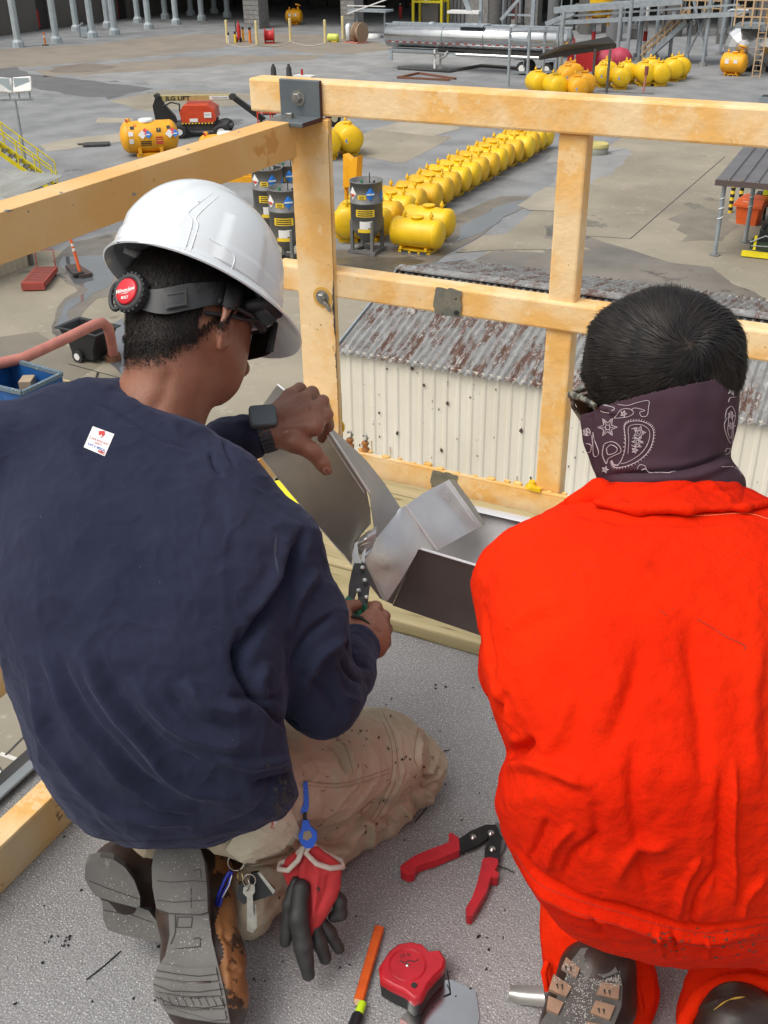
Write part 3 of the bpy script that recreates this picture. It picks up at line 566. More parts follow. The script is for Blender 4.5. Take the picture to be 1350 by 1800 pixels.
b = MB(); b.lathe((.35, -.03, .07), (0, 1, 0), [(0, .07), (.06, .07)], BLK, 12); b.bx((.3, -.05, .1), (.4, .05, .16), DARK); b.build('castor', t)
PINK = M('faded_pink_pipe', (.52, .20, .155), (.42, .155, .125), 2, rough=.6, chips=((.25, .14, .12), .68, 9))
pz = [PZ(*a) for a in ((-60, 652, GZ+1.5), (40, 630, GZ+1.5), (110, 598, GZ+1.55), (165, 571, GZ+1.6), (180, 567, GZ+1.55), (190, 576, GZ+1.35), (194, 590, GZ+1.0), (197, 610, GZ+.5), (199, 628, GZ+.1))]
b = MB(); b.tube(pz, .155, PINK, 14); b.cyl(pz[-1]-np.array([0, 0, .1]), pz[-1]+np.array([0, 0, .1]), .24, RUST, 14); tag(b.build('pink_pipe'), 'faded pink pipe bending down to the wet concrete over the black cart', 'pipe')
cs = [G(172, 656), G(168, 672), G(160, 684), G(150, 700), G(146, 715)]; b = MB(); b.tube([c+np.array([0, 0, .03]) for c in cs], .03, DARK, 6); tag(b.build('drag_chain'), 'dark chain trailing from the black cart across the concrete', 'chain')
q = G(40, 700, 0); t = thing('dumpster', 'open blue steel dumpster with peeling stickers at the left edge', 'dumpster', (0, 0, 0))
zt = GZ+1.5; c4 = [PZ(108, 655, zt), PZ(38, 688, zt), PZ(-60, 665, zt), PZ(14, 628, zt)]; bs = [c-np.array([0, 0, 1.5]) for c in c4]; cen = sum(c4)/4
b = MB(); inn = [c+(cen-c)/np.linalg.norm(cen-c)*.07 for c in c4]; inb = [c-np.array([0, 0, 1.3]) for c in inn]
for i in range(4):
    j = (i+1) % 4
    for q_ in ((bs[i], bs[j], c4[j], c4[i]), (c4[i], c4[j], inn[j], inn[i]), (inn[i], inn[j], inb[j], inb[i])): b.add(q_, [(0, 1, 2, 3)], BLUE)
b.add(inb, [(0, 1, 2, 3)], DARK); b.add(bs, [(3, 2, 1, 0)], BLUE); b.build('bin_body', t)
b = MB()
for i in range(4):
    j = (i+1) % 4; b.bar(c4[i]-np.array([0, 0, .04]), c4[j]-np.array([0, 0, .04]), .1, .1, M('worn_blue_rim', (.05, .14, .26), (.16, .17, .14), 14, rough=.6, chips=((.5, .48, .3), .62, 20)))
b.build('rim', t)
b = MB(); d_ = (c4[0]-c4[1]); n_ = np.cross(d_, (0, 0, 1)); n_ /= np.linalg.norm(n_); d_ = d_/np.linalg.norm(d_)
if n_ @ (-np.array(c4[0])) < 0: n_ = -n_
for s_, zz, w_, h_ in ((.55, -.3, .17, .2), (.38, -.38, .08, .1)):
    c = c4[1]+(c4[0]-c4[1])*s_+np.array([0, 0, zz])+n_*.01; b.add([c-d_*w_/2-np.array([0, 0, h_/2]), c+d_*w_/2-np.array([0, 0, h_/2]), c+d_*w_/2.4+np.array([0, 0, h_/2]), c-d_*w_/2+np.array([0, 0, h_/3])], [(0, 1, 2, 3)], STW)
b.build('sticker', t)
b = MB(); q = PZ(48, 672, GZ+1.15); b.box(q, (.32, .5, .22), M('cardboard', (.4, .3, .2), (.34, .26, .18), 5, rough=.9), rotz(.5)); tag(b.build('cardboard_box'), 'small tan cardboard box inside the blue dumpster', 'box')
# right: canopy, bins
t = thing('small_canopy', 'grey ribbed metal canopy on slim posts at the right edge', 'canopy', (-7, 42, GZ))
CANM = M('canopy_roof', (.135, .13, .135), (.11, .105, .11), 1, rough=.5); b = MB()
x0 = PY(1258, 318, 42)[0]+7
rows = []
for y, z in ((0, 3.0), (9.5, 3.4)):
    r_ = []
    for k in range(16):
        xx = x0-.0+k*.52; r_ += [(xx, y, z), (xx+.4, y, z), (xx+.43, y, z+.07), (xx+.49, y, z+.07)]
    rows.append(r_)
b.sheet(rows, CANM, False); b.bx((x0, -.05, 2.82), (x0+8.2, .0, 3.02), M('canopy_fascia', (.09, .065, .06), rough=.6)); b.build('roof', t, solid=.02)
for x, y in ((.2, .6), (.95, 3.0), (6.5, .6), (6.5, 8.8), (.6, 8.8)):
    b = MB(); b.cyl((x, y, 0), (x, y, 3.0+y*.04), .085, GALV, 10); b.lathe((x, y, 0), (0, 0, 1), [(0, .22), (.05, .22)], BLOCK, 8)
    for k in range(3): b.tube([(x+.09*math.cos(a), y+.09*math.sin(a), 1.3+k*.38+a*.035) for a in np.linspace(2.6, 6.4, 7)], .03, STW, 4)
    b.build('post', t)
def bollard(px, py, lab):
    q = G(px, py); t = thing('striped_bollard', lab, 'bollard', (q[0], q[1], GZ), 0, 'black and yellow striped bollards'); b = MB(); 
    b.lathe((0, 0, 0), (0, 0, 1), [(0, .09), (1.75, .09), (1.8, .02)], STY, 12); b.build('post', t); b = MB()
    for k in range(6): b.cyl((0, 0, .12+k*.29), (0, 0, .26+k*.29), .095, INK, 12)
    b.build('stripes', t)
bollard(1283, 374, 'black and yellow bollard left of the canopy post'); bollard(1300, 362, 'black and yellow bollard right behind the canopy post')
q = G(1322, 396); t = thing('orange_bin', 'orange lidded grit bin under the ribbed canopy', 'bin', (q[0]-.15, q[1]+.3, GZ), math.radians(-8)); b = MB()
loft(b, [rect(-.5, .35, -.36, .36, 0), rect(-.58, .45, -.42, .42, .75)], ORG, True, True); b.build('tub', t, bevel=.03); b = MB(); loft(b, [rect(-.68, .55, -.5, .5, .75), rect(-.68, .55, -.5, .5, .85), rect(-.5, .62, -.44, .5, 1.12), rect(-.4, .55, -.36, .44, 1.14)], ORG, True, True); b.add([(-.3, -.47, .99), (.02, -.47, .99), (.02, -.44, 1.09), (-.3, -.44, 1.09)], [(0, 1, 2, 3)], STW); b.build('lid', t, bevel=.02)
q = G(1345, 455); t = thing('floor_scrubber', 'black machine with yellow bumper under the canopy at right edge', 'machine', (q[0]+.1, q[1]+.35, GZ), 0)
b = MB(); b.bx((-.75, -.3, .3), (1.2, .6, .6), M('machine_green', (.03, .05, .03), rough=.5)); b.bx((-.5, -.1, .6), (1.2, .9, 1.0), BLKP)
for k in range(6): b.bx((-.5+k*.25, -.12, 1.0), (-.38+k*.25, .9, 1.05), DARK)
b.build('housing', t); b = MB(); b.bx((-1.0, -.5, .05), (1.3, -.35, .25), YELR); b.bx((-.62, -.36, .3), (-.52, -.3, .85), YELR); b.build('bumper', t); b = MB(); b.tube([(-.75, -.4, .6), (-.2, -.42, .9), (.4, -.4, .7)], .025, GALV, 6); b.tube([(-.7, -.35, .45), (-.1, -.42, .5), (.5, -.38, .42)], .02, GALV, 6); b.build('pipework', t)
b = MB(); q = G(1348, 350, .9); b.box(q, (.9, .7, .5), DARK); b.box(q+np.array([.1, -.35, .45]), (.5, .08, .4), M('hi_vis_yellow', (.65, .8, .05))); b.bx((q[0]-.05, q[1]-.05, GZ), (q[0]+.05, q[1]+.05, q[2]), DARK); tag(b.build('cabinet'), 'dark cabinet with fluorescent yellow panel beneath the canopy', 'cabinet')
b = MB(); q = G(1049, 270); b.lathe((q[0], q[1], GZ), (0, 0, 1), [(0, .62), (.35, .62), (.35, .5)], M('concrete_ring', (.2, .2, .17)), 28); b.lathe((q[0], q[1], GZ+.35), (0, 0, 1), [(0, .63), (.2, .64), (.22, .6), (.12, .55), (.1, .01)], M('dusty_yellow', (.5, .42, .12), (.4, .36, .16), 4), 28); tag(b.build('manhole_ring'), 'round concrete manhole ring with a dusty yellow rim', 'manhole')
# ================================================================ far yard furniture
POSTY = M('pale_yellow_post', (.72, .6, .3), (.6, .5, .25), 4, rough=.6)
pp = [(400, 76), (452, 78), (511, 73), (572, 76), (603, 68)]
nm = ['leftmost of the roped row', 'second of the roped row', 'third of the roped row, before the dark bay', 'fourth of the roped row', 'by the block pier at the end of the rope']
pt = thing('barrier_post', 'pale yellow barrier post, '+nm[0], 'post', (*G(*pp[0])[:2], GZ), group='pale yellow posts joined by rope')
b = MB(); b.cyl((0, 0, 0), (0, 0, 2.2), .15, POSTY, 10); b.sphere((0, 0, 2.2), (.15, .15, .08), POSTY, 10); b.build('post', pt)
for i in range(1, 5): dup(pt, (*G(*pp[i])[:2], GZ), 0, 'pale yellow barrier post, '+nm[i])
for i in range(3):
    a = G(*pp[i], 2.1); c = G(*pp[i+1], 2.1); b = MB(); b.tube([a+(c-a)*s+np.array([0, 0, -1.1*s*(1-s)]) for s in np.linspace(0, 1, 9)], .05, M('rope', (.4, .38, .32), rough=.9), 5)
    tag(b.build('rope'), 'sagging pale rope, %s span between the yellow posts' % ['left', 'middle', 'right'][i], 'rope', 'sagging ropes of the barrier')
for px, py, r, h, m_, nm_, lab in ((402, 76, .12, .8, WHT, 'marker_post', 'white topped marker post at the foot of the left barrier post'), (414, 76, .12, .9, STY, 'marker_post', 'short pale marker post right of the left barrier post'), (428, 73, .12, 1.2, YELO, 'marker_post', 'short yellow post with black cap beside the extinguisher'), (440, 76, .14, 1.3, STO, 'marker_post', 'short orange post with black cap right of the extinguisher')):
    q = G(px, py); b = MB(); b.cyl((0, 0, 0), (0, 0, h), r, m_, 8); b.cyl((0, 0, h), (0, 0, h+.25), r*1.05, BLK, 8); o = b.build(nm_); o.location = (q[0], q[1], GZ); tag(o, lab, 'post')
q = G(421, 74); t = thing('fire_extinguisher', 'tall red wheeled extinguisher between the short posts', 'extinguisher', (q[0], q[1], GZ)); b = MB(); b.lathe((0, 0, .2), (0, 0, 1), [(0, .2), (1.3, .22), (1.6, .08), (1.9, .05)], RED, 12); b.build('cylinder', t); b = MB(); b.lathe((-.25, -.1, .25), (1, 0, 0), [(0, .25), (.06, .25)], BLK, 12); b.lathe((.2, -.1, .25), (1, 0, 0), [(0, .25), (.06, .25)], BLK, 12); b.build('wheel', t); b = MB(); b.tube([(0, 0, 1.9), (-.3, 0, 2.1), (-.4, 0, 1.6), (-.3, 0, 1)], .05, BLK, 6); b.build('hose', t)
q = G(474, 76); t = thing('red_reel', 'squat red hose reel on the ground before the bay', 'hose reel', (q[0], q[1], GZ), .5); b = MB(); b.lathe((-.5, 0, .75), (1, 0, 0), [(0, .75), (.1, .75), (.12, .5), (.9, .5), (.92, .75), (1.02, .75)], RED, 20); b.build('drum', t); b = MB(); b.lathe((-.54, 0, .75), (1, 0, 0), [(0, .4), (.04, .4)], BLK, 14); b.bx((-.5, -.6, 0), (.5, .6, .1), RED); b.build('base', t)
q = G(80, 80); t = thing('delineator_post', 'small orange delineator post between the first two front columns', 'traffic post', (q[0], q[1], GZ)); b = MB(); b.cyl((0, 0, 0), (0, 0, 1.3), .09, STO, 8); b.cyl((0, 0, .8), (0, 0, .98), .1, STW, 8); b.build('post', t); b = MB(); b.lathe((0, 0, 0), (0, 0, 1), [(0, .4), (.08, .35)], BLK, 8); b.build('base', t)
q = G(151, 66); b = MB(); b.bx((-.5, -.2, .2), (.5, .2, 1.1), GALV); b.cyl((-.8, 0, 0), (-.8, 0, 1.3), .12, GALV, 8); b.cyl((-.8, 0, 1.1), (-.2, 0, 1.5), .1, GALV, 8); b.cyl((.4, 0, 0), (.4, 0, .3), .15, DARK, 8); o = b.build('pump_set'); o.location = (q[0], q[1], GZ); tag(o, 'small grey pump with pipes beside the third front column', 'pump')
q = G(527, 76); b = MB(); b.lathe((-.75, 0, .4), (1, 0, 0), cap(.4, 1.0)[:], M('lime_tank', (.6, .65, .12), rough=.5), 16); b.bx((-.8, -.3, 0), (-.2, .3, .2), STY); o = b.build('lime_bottle'); o.location = (G(597, 74)[0], G(597, 74)[1], GZ); tag(o, 'small lime yellow cylinder lying at the foot of the block pier', 'cylinder')
q = G(627, 75); t = thing('cable_reel', 'tan wooden cable reel with shiny tank beside the right block pier', 'reel', (q[0], q[1], GZ), -.4); b = MB(); b.lathe((0, 0, 1.0), (1, .2, 0), [(0, 1.0), (.12, 1.0), (.14, .6), (.7, .6), (.72, 1.0), (.84, 1.0)], M('reel_wood', (.35, .24, .15), (.28, .19, .12), 5), 20); b.build('reel', t); b = MB(); b.lathe((-.9, -.3, .2), (0, 0, 1), [(0, .5), (1.3, .5), (1.6, .3), (1.7, .01)], STEEL, 18); b.build('vessel', t); b = MB(); b.bx((-1.3, -.8, 0), (1, .8, .12), PINK); b.build('pallet', t)
for px, py, m_, lab in ((704, 33, RED, 'person in red coveralls standing at the far wall beyond the tanker'), (722, 32, M('navy_far', (.02, .025, .05)), 'person in dark coveralls standing at the far wall beyond the tanker')):
    q = G(px, py); t = thing('person', lab, 'person', (q[0], q[1], GZ), -.5); b = MB()
    for s in (-1, 1): b.tube([(s*.11, 0, 0), (s*.12, -.02, .45), (s*.09, 0, .9)], [.07, .085, .11], m_, 8); b.tube([(s*.2, 0, 1.42), (s*.27, .03, 1.12), (s*.25, -.08, .85)], [.07, .06, .05], m_, 8)
    b.tube([(0, 0, .85), (0, 0, 1.1), (0, 0, 1.35), (0, 0, 1.5)], [.17, .17, .2, .1], m_, 12); b.sphere((0, 0, 1.64), (.09, .1, .13), M('skin_far', (.25, .12, .08)), 10); b.sphere((0, 0, 1.7), (.11, .13, .1), WHT if m_ is RED else RED, 10); b.build('body', t)
# yellow access cage at the far wall
q = G(757, 40); t = thing('access_cage', 'yellow steel access cage standing beyond the tanker trailer', 'cage', (q[0], q[1], GZ)); b = MB()
for x in (-1.9, 1.9):
    for y in (-1, 1): b.bar((x, y, 0), (x, y, 7), .28, .28, YELR)
for z in (2.4, 4.0, 5.2, 6.6):
    for y in (-1, 1): b.bar((-1.9, y, z), (1.9, y, z), .2, .24, YELR)
for x in np.arange(-1.5, 1.9, .75): b.bar((x, -1, 4), (x, -1, 6.6), .08, .08, YELR)
b.build('frame', t); b = MB(); b.bx((-1.7, -.8, 3.9), (1.7, .8, 4.0), DARK); b.bx((-1.0, -.5, 0), (1.2, .6, 2.2), M('cage_machine', (.13, .12, .11), rough=.7)); b.bx((-.6, -.7, 2.2), (-.1, .1, 2.9), WHT); b.build('deck', t)
# tanker trailer along X at y = 90
ty = 90.2; a = PY(684, 57, ty); c = PY(1000, 77, ty); zc = (a[2]+c[2])/2-GZ; x0, x1 = a[0], c[0]; Lt = x1-x0
t = thing('tanker_trailer', 'polished steel tanker trailer with red and white reflective stripe', 'trailer', (x0, ty, GZ), 0)
TS = M('tanker_steel', (.62, .63, .64), (.5, .51, .52), .5, rough=.16, metal=1, rough2=.28, stretch=(1, .2, .2))
R = .95; b = MB(); b.lathe((Lt/2, 0, zc), (1, 0, 0), [(-Lt/2-.25, .01), (-Lt/2-.2, R*.55), (-Lt/2-.06, R*.9), (-Lt/2, R), (Lt*.5, R), (Lt/2+.1, R*.88), (Lt/2+.25, .01)], TS, 48); b.build('tank', t)
for x in (Lt*.33, Lt*.56, Lt*.8): b = MB(); b.lathe((x, 0, zc), (1, 0, 0), [(-.05, R), (-.04, R+.02), (.04, R+.02), (.05, R)], M('tank_band', (.2, .26, .24), rough=.4, metal=.5), 48, caps=False); b.build('band', t)
b = MB()
for k in range(22):
    xx = .3+k*(Lt-.6)/22; an = -.48
    for dx, w_, mm in ((0, .32, STR), (.34, .28, STW)):
        q1 = [(xx+dx+s*w_, -(R+.012)*math.cos(an+d), zc+(R+.012)*math.sin(an+d)) for s, d in ((0, -.05), (1, -.05), (1, .05), (0, .05))]; b.add(q1, [(0, 1, 2, 3)], mm)
b.build('reflective_stripe', t)
b = MB(); b.bx((0, -.75, zc+R-.05), (Lt, -.68, zc+R+.06), GALV); b.bx((0, .68, zc+R-.05), (Lt, .75, zc+R+.06), GALV)
for x in (Lt*.25, Lt*.5, Lt*.7): b.lathe((x, 0, zc+R-.05), (0, 0, 1), [(0, .3), (.18, .3), (.22, .2), (.24, .01)], GALV, 16)
b.bx((Lt*.42, -.9, zc+R-.05), (Lt*.56, .9, zc+R+.1), GALV); b.build('top_walkway', t)
b = MB(); b.bx((.1, -.5, zc-R-.35), (Lt*.45, -.38, zc-R-.1), GALV); b.bx((.1, .38, zc-R-.35), (Lt*.45, .5, zc-R-.1), GALV); b.bx((.5, -.9, zc-R-.38), (Lt*.34, .9, zc-R-.3), M('skirt_dark', (.16, .15, .14))); b.bx((.4, -.95, zc-R-1.0), (.75, -.85, zc-R-.2), GALV)
b.bx((Lt*.4, -1.0, zc-R-.38), (Lt*.98, -.86, zc-R-.18), GALV); b.bx((Lt*.4, .86, zc-R-.38), (Lt*.98, 1.0, zc-R-.18), GALV); b.cyl((Lt*.42, -1.05, zc-R-.28), (Lt*.9, -1.05, zc-R-.28), .14, STEEL, 12); b.bx((Lt*.3, -.5, zc-R-.2), (Lt, .5, zc-R+.1), DARK); b.build('frame', t)
for y in (-.6, .6): b = MB(); b.bx((Lt*.28, y-.06, .08), (Lt*.28+.16, y+.06, zc-R), WHT); b.bx((Lt*.28-.1, y-.15, 0), (Lt*.28+.26, y+.15, .08), WHT); b.bar((Lt*.29, y, .7), (Lt*.36, y, zc-R-.1), .08, .08, WHT); b.build('landing_leg', t)
for x in (Lt*.78, Lt*.91):
    for y in (-1.0, .75): b = MB(); b.lathe((x, y, .52), (0, 1, 0), [(0, .42), (.04, .52), (.26, .52), (.3, .42)], BLK, 24); b.lathe((x, y-.02 if y < 0 else y+.28, .52), (0, 1, 0), [(0, .28), (.05, .26), (.05, .1)], WHT, 18); b.build('wheel', t)
for x in (Lt*.76, Lt*.92): b = MB(); b.bx((x-.4, -1.1, 1.15), (x+.5, -.6, 1.2), GALV); b.bx((x+.48, -1.1, .6), (x+.52, -.6, 1.2), GALV); b.build('mudguard', t)
b = MB(); b.tube([G(700, 122)+np.array([0, 0, .1]), G(790, 128)+np.array([0, 0, .1]), G(845, 118)+np.array([0, 0, .1]), G(990, 128)+np.array([0, 0, .1])], .16, DARK, 8); tag(b.build('ground_hose'), 'dark hose lying on the asphalt beneath the tanker', 'hose')
b = MB(); 
for (p1, p2) in (((700, 138), (735, 130)), ((735, 130), (800, 140)), ((700, 138), (790, 142))): b.bar(G(*p1)+np.array([0, 0, .08]), G(*p2)+np.array([0, 0, .08]), .3, .14, RUST)
tag(b.build('steel_offcuts'), 'rusty steel angle pieces on the asphalt in front of the tanker', 'scrap')
b = MB(); q0 = PY(640, 33, 112); b.bx((0, -1, 2.6), (4.6, 1, 2.8), GALV); b.bar((0, -1, 3.2), (4.6, -1, 3.2), .1, .1, WHT); b.bar((0, -1, 2.4), (4.8, -1, 3.9), .12, .12, WHT); b.cyl((.6, 0, 0), (.6, 0, 2.6), .1, GALV); b.cyl((4, 0, 0), (4, 0, 2.6), .1, GALV); b.lathe((2.5, 0, 0), (0, 0, 1), [(0, .9), (.4, .9), (.42, .01)], WHT, 16); o = b.build('loading_platform'); o.location = (q0[0]-1.5, 112, GZ); tag(o, 'pale loading platform with rails right of the block pier', 'platform')
b = MB(); q0 = PY(812, 40, 108); b.bar((0, 0, 7.2), (1.8, 0, 3.2), .5, .25, GALV, (0, 1, 0)); b.bx((-.4, -.6, 3.0), (3.0, .8, 3.25), WHT); b.bar((3.0, 0, 0), (3.0, 0, 7), .3, .3, GALV); b.bar((5.2, 0, 2.5), (9, 0, 6.5), .3, .3, GALV, (0, 1, 0)); b.bar((8.5, 0, 0), (8.5, 0, 7), .35, .35, GALV); b.tube([(4.5, 0, 4.5), (5.5, 0, 6.4), (7.5, 0, 6.6), (10, 0, 6.2)], .06, GALV, 5); o = b.build('gangway'); o.location = (q0[0]-1, 108, GZ); tag(o, 'grey steel loading arm and gangway above the tanker', 'gangway')
# small dark canopy
t = thing('awning', 'dark sloping awning on steel posts above the red tarpaulin', 'canopy', (0, 0, 0)); b = MB()
zt = GZ+3.1; k4 = [PZ(948, 96, zt), PZ(1083, 76, zt+.0), PZ(1070, 64, zt+.55), PZ(985, 80, zt+.55)]
AW = M('awning_dark', (.075, .07, .065), (.11, .10, .09), .8, rough=.6); b.prism(k4, (0, 0, -.16), AW); b.bar(k4[0]-np.array([0, 0, .2]), k4[1]-np.array([0, 0, .2]), .1, .3, DARK); b.build('roof', t)
for px, py in ((1040, 163), (1066, 164), (980, 150)): q = G(px, py); b = MB(); b.cyl((q[0], q[1], GZ), (q[0], q[1], GZ+3.0), .1, DGREY, 8); b.build('post', t)
q = G(1058, 122); b = MB(); b.sphere((0, 0, .7), (2.0, 1.0, 1.0), M('red_tarp', (.45, .04, .08), (.35, .03, .06), 3, rough=.6), 12); b.sphere((1.4, .2, .9), (1.1, .9, .9), MATS['red_tarp'], 10); o = b.build('tarpaulin_heap'); o.location = (q[0], q[1], GZ); tag(o, 'heap under a crimson tarpaulin behind the awning', 'tarpaulin')
q = G(1030, 124); b = MB(); b.bx((-.8, -.6, 0), (.8, .6, 1.7), RED); b.bx((-.85, -.65, 1.7), (.85, .65, 1.85), RED); o = b.build('red_box'); o.location = (q[0], q[1], GZ); tag(o, 'bright red square box under the awning', 'box')
q = G(1002, 118); b = MB(); b.lathe((0, 0, 0), (0, 0, 1), [(0, .3), (2.2, .3), (2.5, .1)], RED, 12); o = b.build('red_cylinder'); o.location = (q[0], q[1], GZ); tag(o, 'red upright cylinder left of the red box', 'cylinder')
# low pipe frame by the trailer's rear
t = thing('pipe_stand', 'light steel pipe stand at the rear wheels of the tanker', 'pipe frame', (0, 0, 0))
for px, py in ((893, 152), (926, 156), (953, 150), (975, 150)): q = G(px, py); b = MB(); b.cyl((q[0], q[1], GZ), (q[0], q[1], GZ+4.2), .12, GALV, 8); b.build('post', t)
for z, p1, p2 in ((3.9, (893, 152), (975, 150)), (3.0, (926, 156), (975, 150)), (3.4, (893, 152), (926, 156)), (1.0, (893, 152), (975, 150))): b = MB(); b.bar(G(*p1)+np.array([0, 0, z]), G(*p2)+np.array([0, 0, z]), .12, .16, GALV); b.build('crossbar', t)
# elevated walkway (pipe bridge)
t = thing('pipe_bridge', 'long elevated steel pipe bridge on slim columns, top right', 'walkway', (0, 0, 0)); yb = 100.
def pbar(b, p1, p2, w_, h_, m=GALV, y=yb, y2=None): b.bar(PY(*p1, y), PY(*p2, y if y2 is None else y2), w_, h_, m)
for p1, p2, w_, h_ in (((975, 18), (1200, 2), .5, .5), ((975, 40), (1310, 24), .3, .35), ((960, 42), (1010, 22), .4, .4), ((1000, 28), (1300, 8), .12, .16), ((985, 12), (1190, -4), .12, .16)):
    b = MB(); pbar(b, p1, p2, w_, h_); pbar(b, p1, p2, w_, h_, y=yb+3.2) if w_ < .45 else None; b.build('beam', t)
b = MB(); b.sheet([[PY(985, 41, yb), PY(1310, 25, yb)], [PY(985, 41, yb)+np.array([0, 3.2, 0]), PY(1310, 25, yb)+np.array([0, 3.2, 0])]], M('grating', (.12, .12, .12), rough=.8), False); b.build('deck', t)
for px, top, bot in ((985, 20, 120), (1083, 12, 118), (1100, 0, 118), (1122, -5, 108), (1176, 20, 106), (1206, 35, 112), (1235, -8, 116), (1265, -8, 96), (982, 30, 150), (1120, -5, 100), (1150, 5, 100)):
    q = G(px, bot); b = MB(); tp = PY(px, top, q[1]) ; b.cyl((q[0], q[1], GZ), (q[0], q[1], tp[2]), .17, GALV, 8); b.lathe((q[0], q[1], GZ), (0, 0, 1), [(0, .4), (.3, .35)], BLOCK, 8); b.build('column', t)
q1, q2 = G(1206, 112), G(1240, 116)
for (A, Bz, Cc, Dz) in ((q1, .8, q2, 5.0), (q2, .8, q1, 5.0), (q1, 5.3, q2, 5.3)): b = MB(); b.bar((A[0], A[1], GZ+Bz), (Cc[0], Cc[1], GZ+Dz), .14, .14, GALV); b.build('brace', t)
for px, w_ in ((1032, 1), (1122, 1.0)):
    b = MB(); q = G(px+8, 106); b.cyl((q[0], q[1], GZ), (q[0], q[1], GZ+7), .16, WHT if px > 1100 else GALV, 8); b.cyl((q[0], q[1], GZ+1.6), (q[0], q[1], GZ+2.4), .19, RED, 8); b.cyl((q[0], q[1], GZ+3.2), (q[0], q[1], GZ+3.6), .28, PINK, 10); b.build('riser_pipe', t)
# tan stairs
TANR = M('tan_rail', (.55, .38, .22), (.45, .31, .18), 5, rough=.6)
qa = G(1128, 110); qb = PY(1206, 38, qa[1]); t = thing('tan_stairs', 'steel stairs with tan handrails climbing to the pipe bridge', 'stairs', (qa[0], qa[1], GZ)); d = qb-qa
for yy in (0, 1.1):
    b = MB(); b.bar((0, yy, 0), (d[0], yy, d[2]), .12, .4, GALV); b.build('stringer', t); b = MB()
    for hh in (.6, 1.15): b.bar((-.2, yy, hh), (d[0], yy, d[2]+hh), .1, .1, TANR)
    for k in range(7): b.bar((d[0]*k/6, yy, d[2]*k/6), (d[0]*k/6, yy, d[2]*k/6+1.15), .09, .09, TANR)
    b.build('handrail', t)
for k in range(18): b = MB(); b.box((d[0]*(k+.5)/18, .55, d[2]*(k+.5)/18), (.26, 1.1, .05), RUST); b.build('tread', t)
q = PY(1240, 30, 104); t = thing('upper_railing', 'tan railing beyond the top of the steel stairs', 'railing', q)
for z in (0.2, .7, 1.3, 1.9): b = MB(); b.bar((-2.2, 0, z), (1.2, 0, z), .09, .09, TANR); b.build('rail', t)
for x in np.arange(-2.2, 1.3, .68): b = MB(); b.bar((x, 0, 0), (x, 0, 1.9), .1, .1, TANR); b.build('post', t)
# silver vessels and tan platform above
for px, lab in ((1312, 'round silver vessel beneath the tan railed platform'), (1372, 'silver vessel cut by the right picture edge')):
    q = PY(px-4, 82, 97.5); t = thing('silver_vessel', lab, 'tank', q, 0, 'shiny silver horizontal vessels'); b = MB(); b.lathe((0, 0, 0), (0, 1, 0), [(-.7, .02), (-.6, .6), (-.35, 1.2), (0, 1.62), (.1, 1.7), (6, 1.7)], STEEL, 10, False); b.build('shell', t)
    b = MB(); b.bx((-1.2, .5, -2.6), (-.8, 1.2, -1.0), BLOCK); b.bx((.8, .5, -2.6), (1.2, 1.2, -1.0), BLOCK); b.build('saddle', t); b = MB(); b.lathe((-1.1, -.1, -.6), (0, -1, 0), [(0, .22), (.2, .2), (.25, .05)], WHT, 10); b.lathe((.1, -.7, -.3), (0, -1, 0), [(0, .2), (.2, .2)], STEEL, 10); b.build('nozzle', t)
q = PY(1290, 46, 95); t = thing('railed_platform', 'tan railed platform and ladder above the silver vessels', 'platform', q); b = MB(); b.bx((0, 0, -.15), (4.8, 3, .1), M('platform_grey', (.2, .23, .24), rough=.7)); b.build('deck', t)
for z in (.7, 1.3, 1.9): b = MB(); b.bar((0, 0, z), (2.6, 0, z), .1, .1, TANR); b.bar((0, 0, z), (0, 3, z), .1, .1, TANR); b.build('rail', t)
for x in (0, .65, 1.3, 1.95, 2.6): b = MB(); b.bar((x, 0, 0), (x, 0, 1.95), .12, .12, TANR); b.build('post', t)
b = MB(); b.bar((2.0, -.2, -6), (2.0, -.2, 1), .08, .08, TANR); b.bar((2.6, -.2, -6), (2.6, -.2, 1), .08, .08, TANR)
for k in range(14): b.bar((2.0, -.2, -5.6+k*.4), (2.6, -.2, -5.6+k*.4), .05, .05, TANR)
b.build('ladder', t); b = MB(); b.bx((2.3, .2, .2), (3.0, .9, 1.3), M('valve_tan', (.5, .33, .12))); b.build('valve_box', t)
q = G(1130, 165); t = thing('red_hydrant_post', 'thin red post standing before the far yellow tanks', 'post', (q[0], q[1], GZ)); b = MB(); b.cyl((0, 0, 0), (.1, 0, 1.4), .07, PINK, 8); b.cyl((.1, 0, 1.3), (.1, 0, 1.9), .14, M('dark_red', (.25, .06, .05)), 8); b.build('post', t); b = MB(); b.bx((-3.4, -.1, 0), (.8, .1, .1), BLOCK); b.build('kerb', t)
q = G(1345, 190); b = MB(); b.bx((-.7, -.5, 0), (1.4, .6, .8), M('grey_plastic', (.2, .23, .25), rough=.4)); b.bx((-.6, -.4, .8), (1.3, .5, .82), BLK); o = b.build('grey_tub', bevel=.1); o.location = (q[0]+.3, q[1]-.2, GZ); tag(o, 'grey plastic tub at the right edge just above the top rail', 'tub')
for i in range(2):
    b = MB(); q = G(482+i*27, 148); b.lathe((0, 0, 0), (0, 0, 1), [(0, .42), (.1, .42), (.12, .28), (1.3, .2), (1.32, .12), (1.5, .1)], BLK, 10); o = b.build('dark_cone'); o.location = (q[0], q[1], GZ); tag(o, 'dark cone peeking above the top rail bracket, %s of two' % ['left', 'right'][i], 'cone')
b = MB(); q = G(535, 140); b.bx((-.8, -.4, 0), (.9, .4, .35), WHT); b.cyl((-.2, 0, .3), (-.2, 0, .8), .1, RED); o = b.build('white_skid'); o.location = (q[0], q[1], GZ); tag(o, 'white skid with red knob just behind the top rail', 'skid')
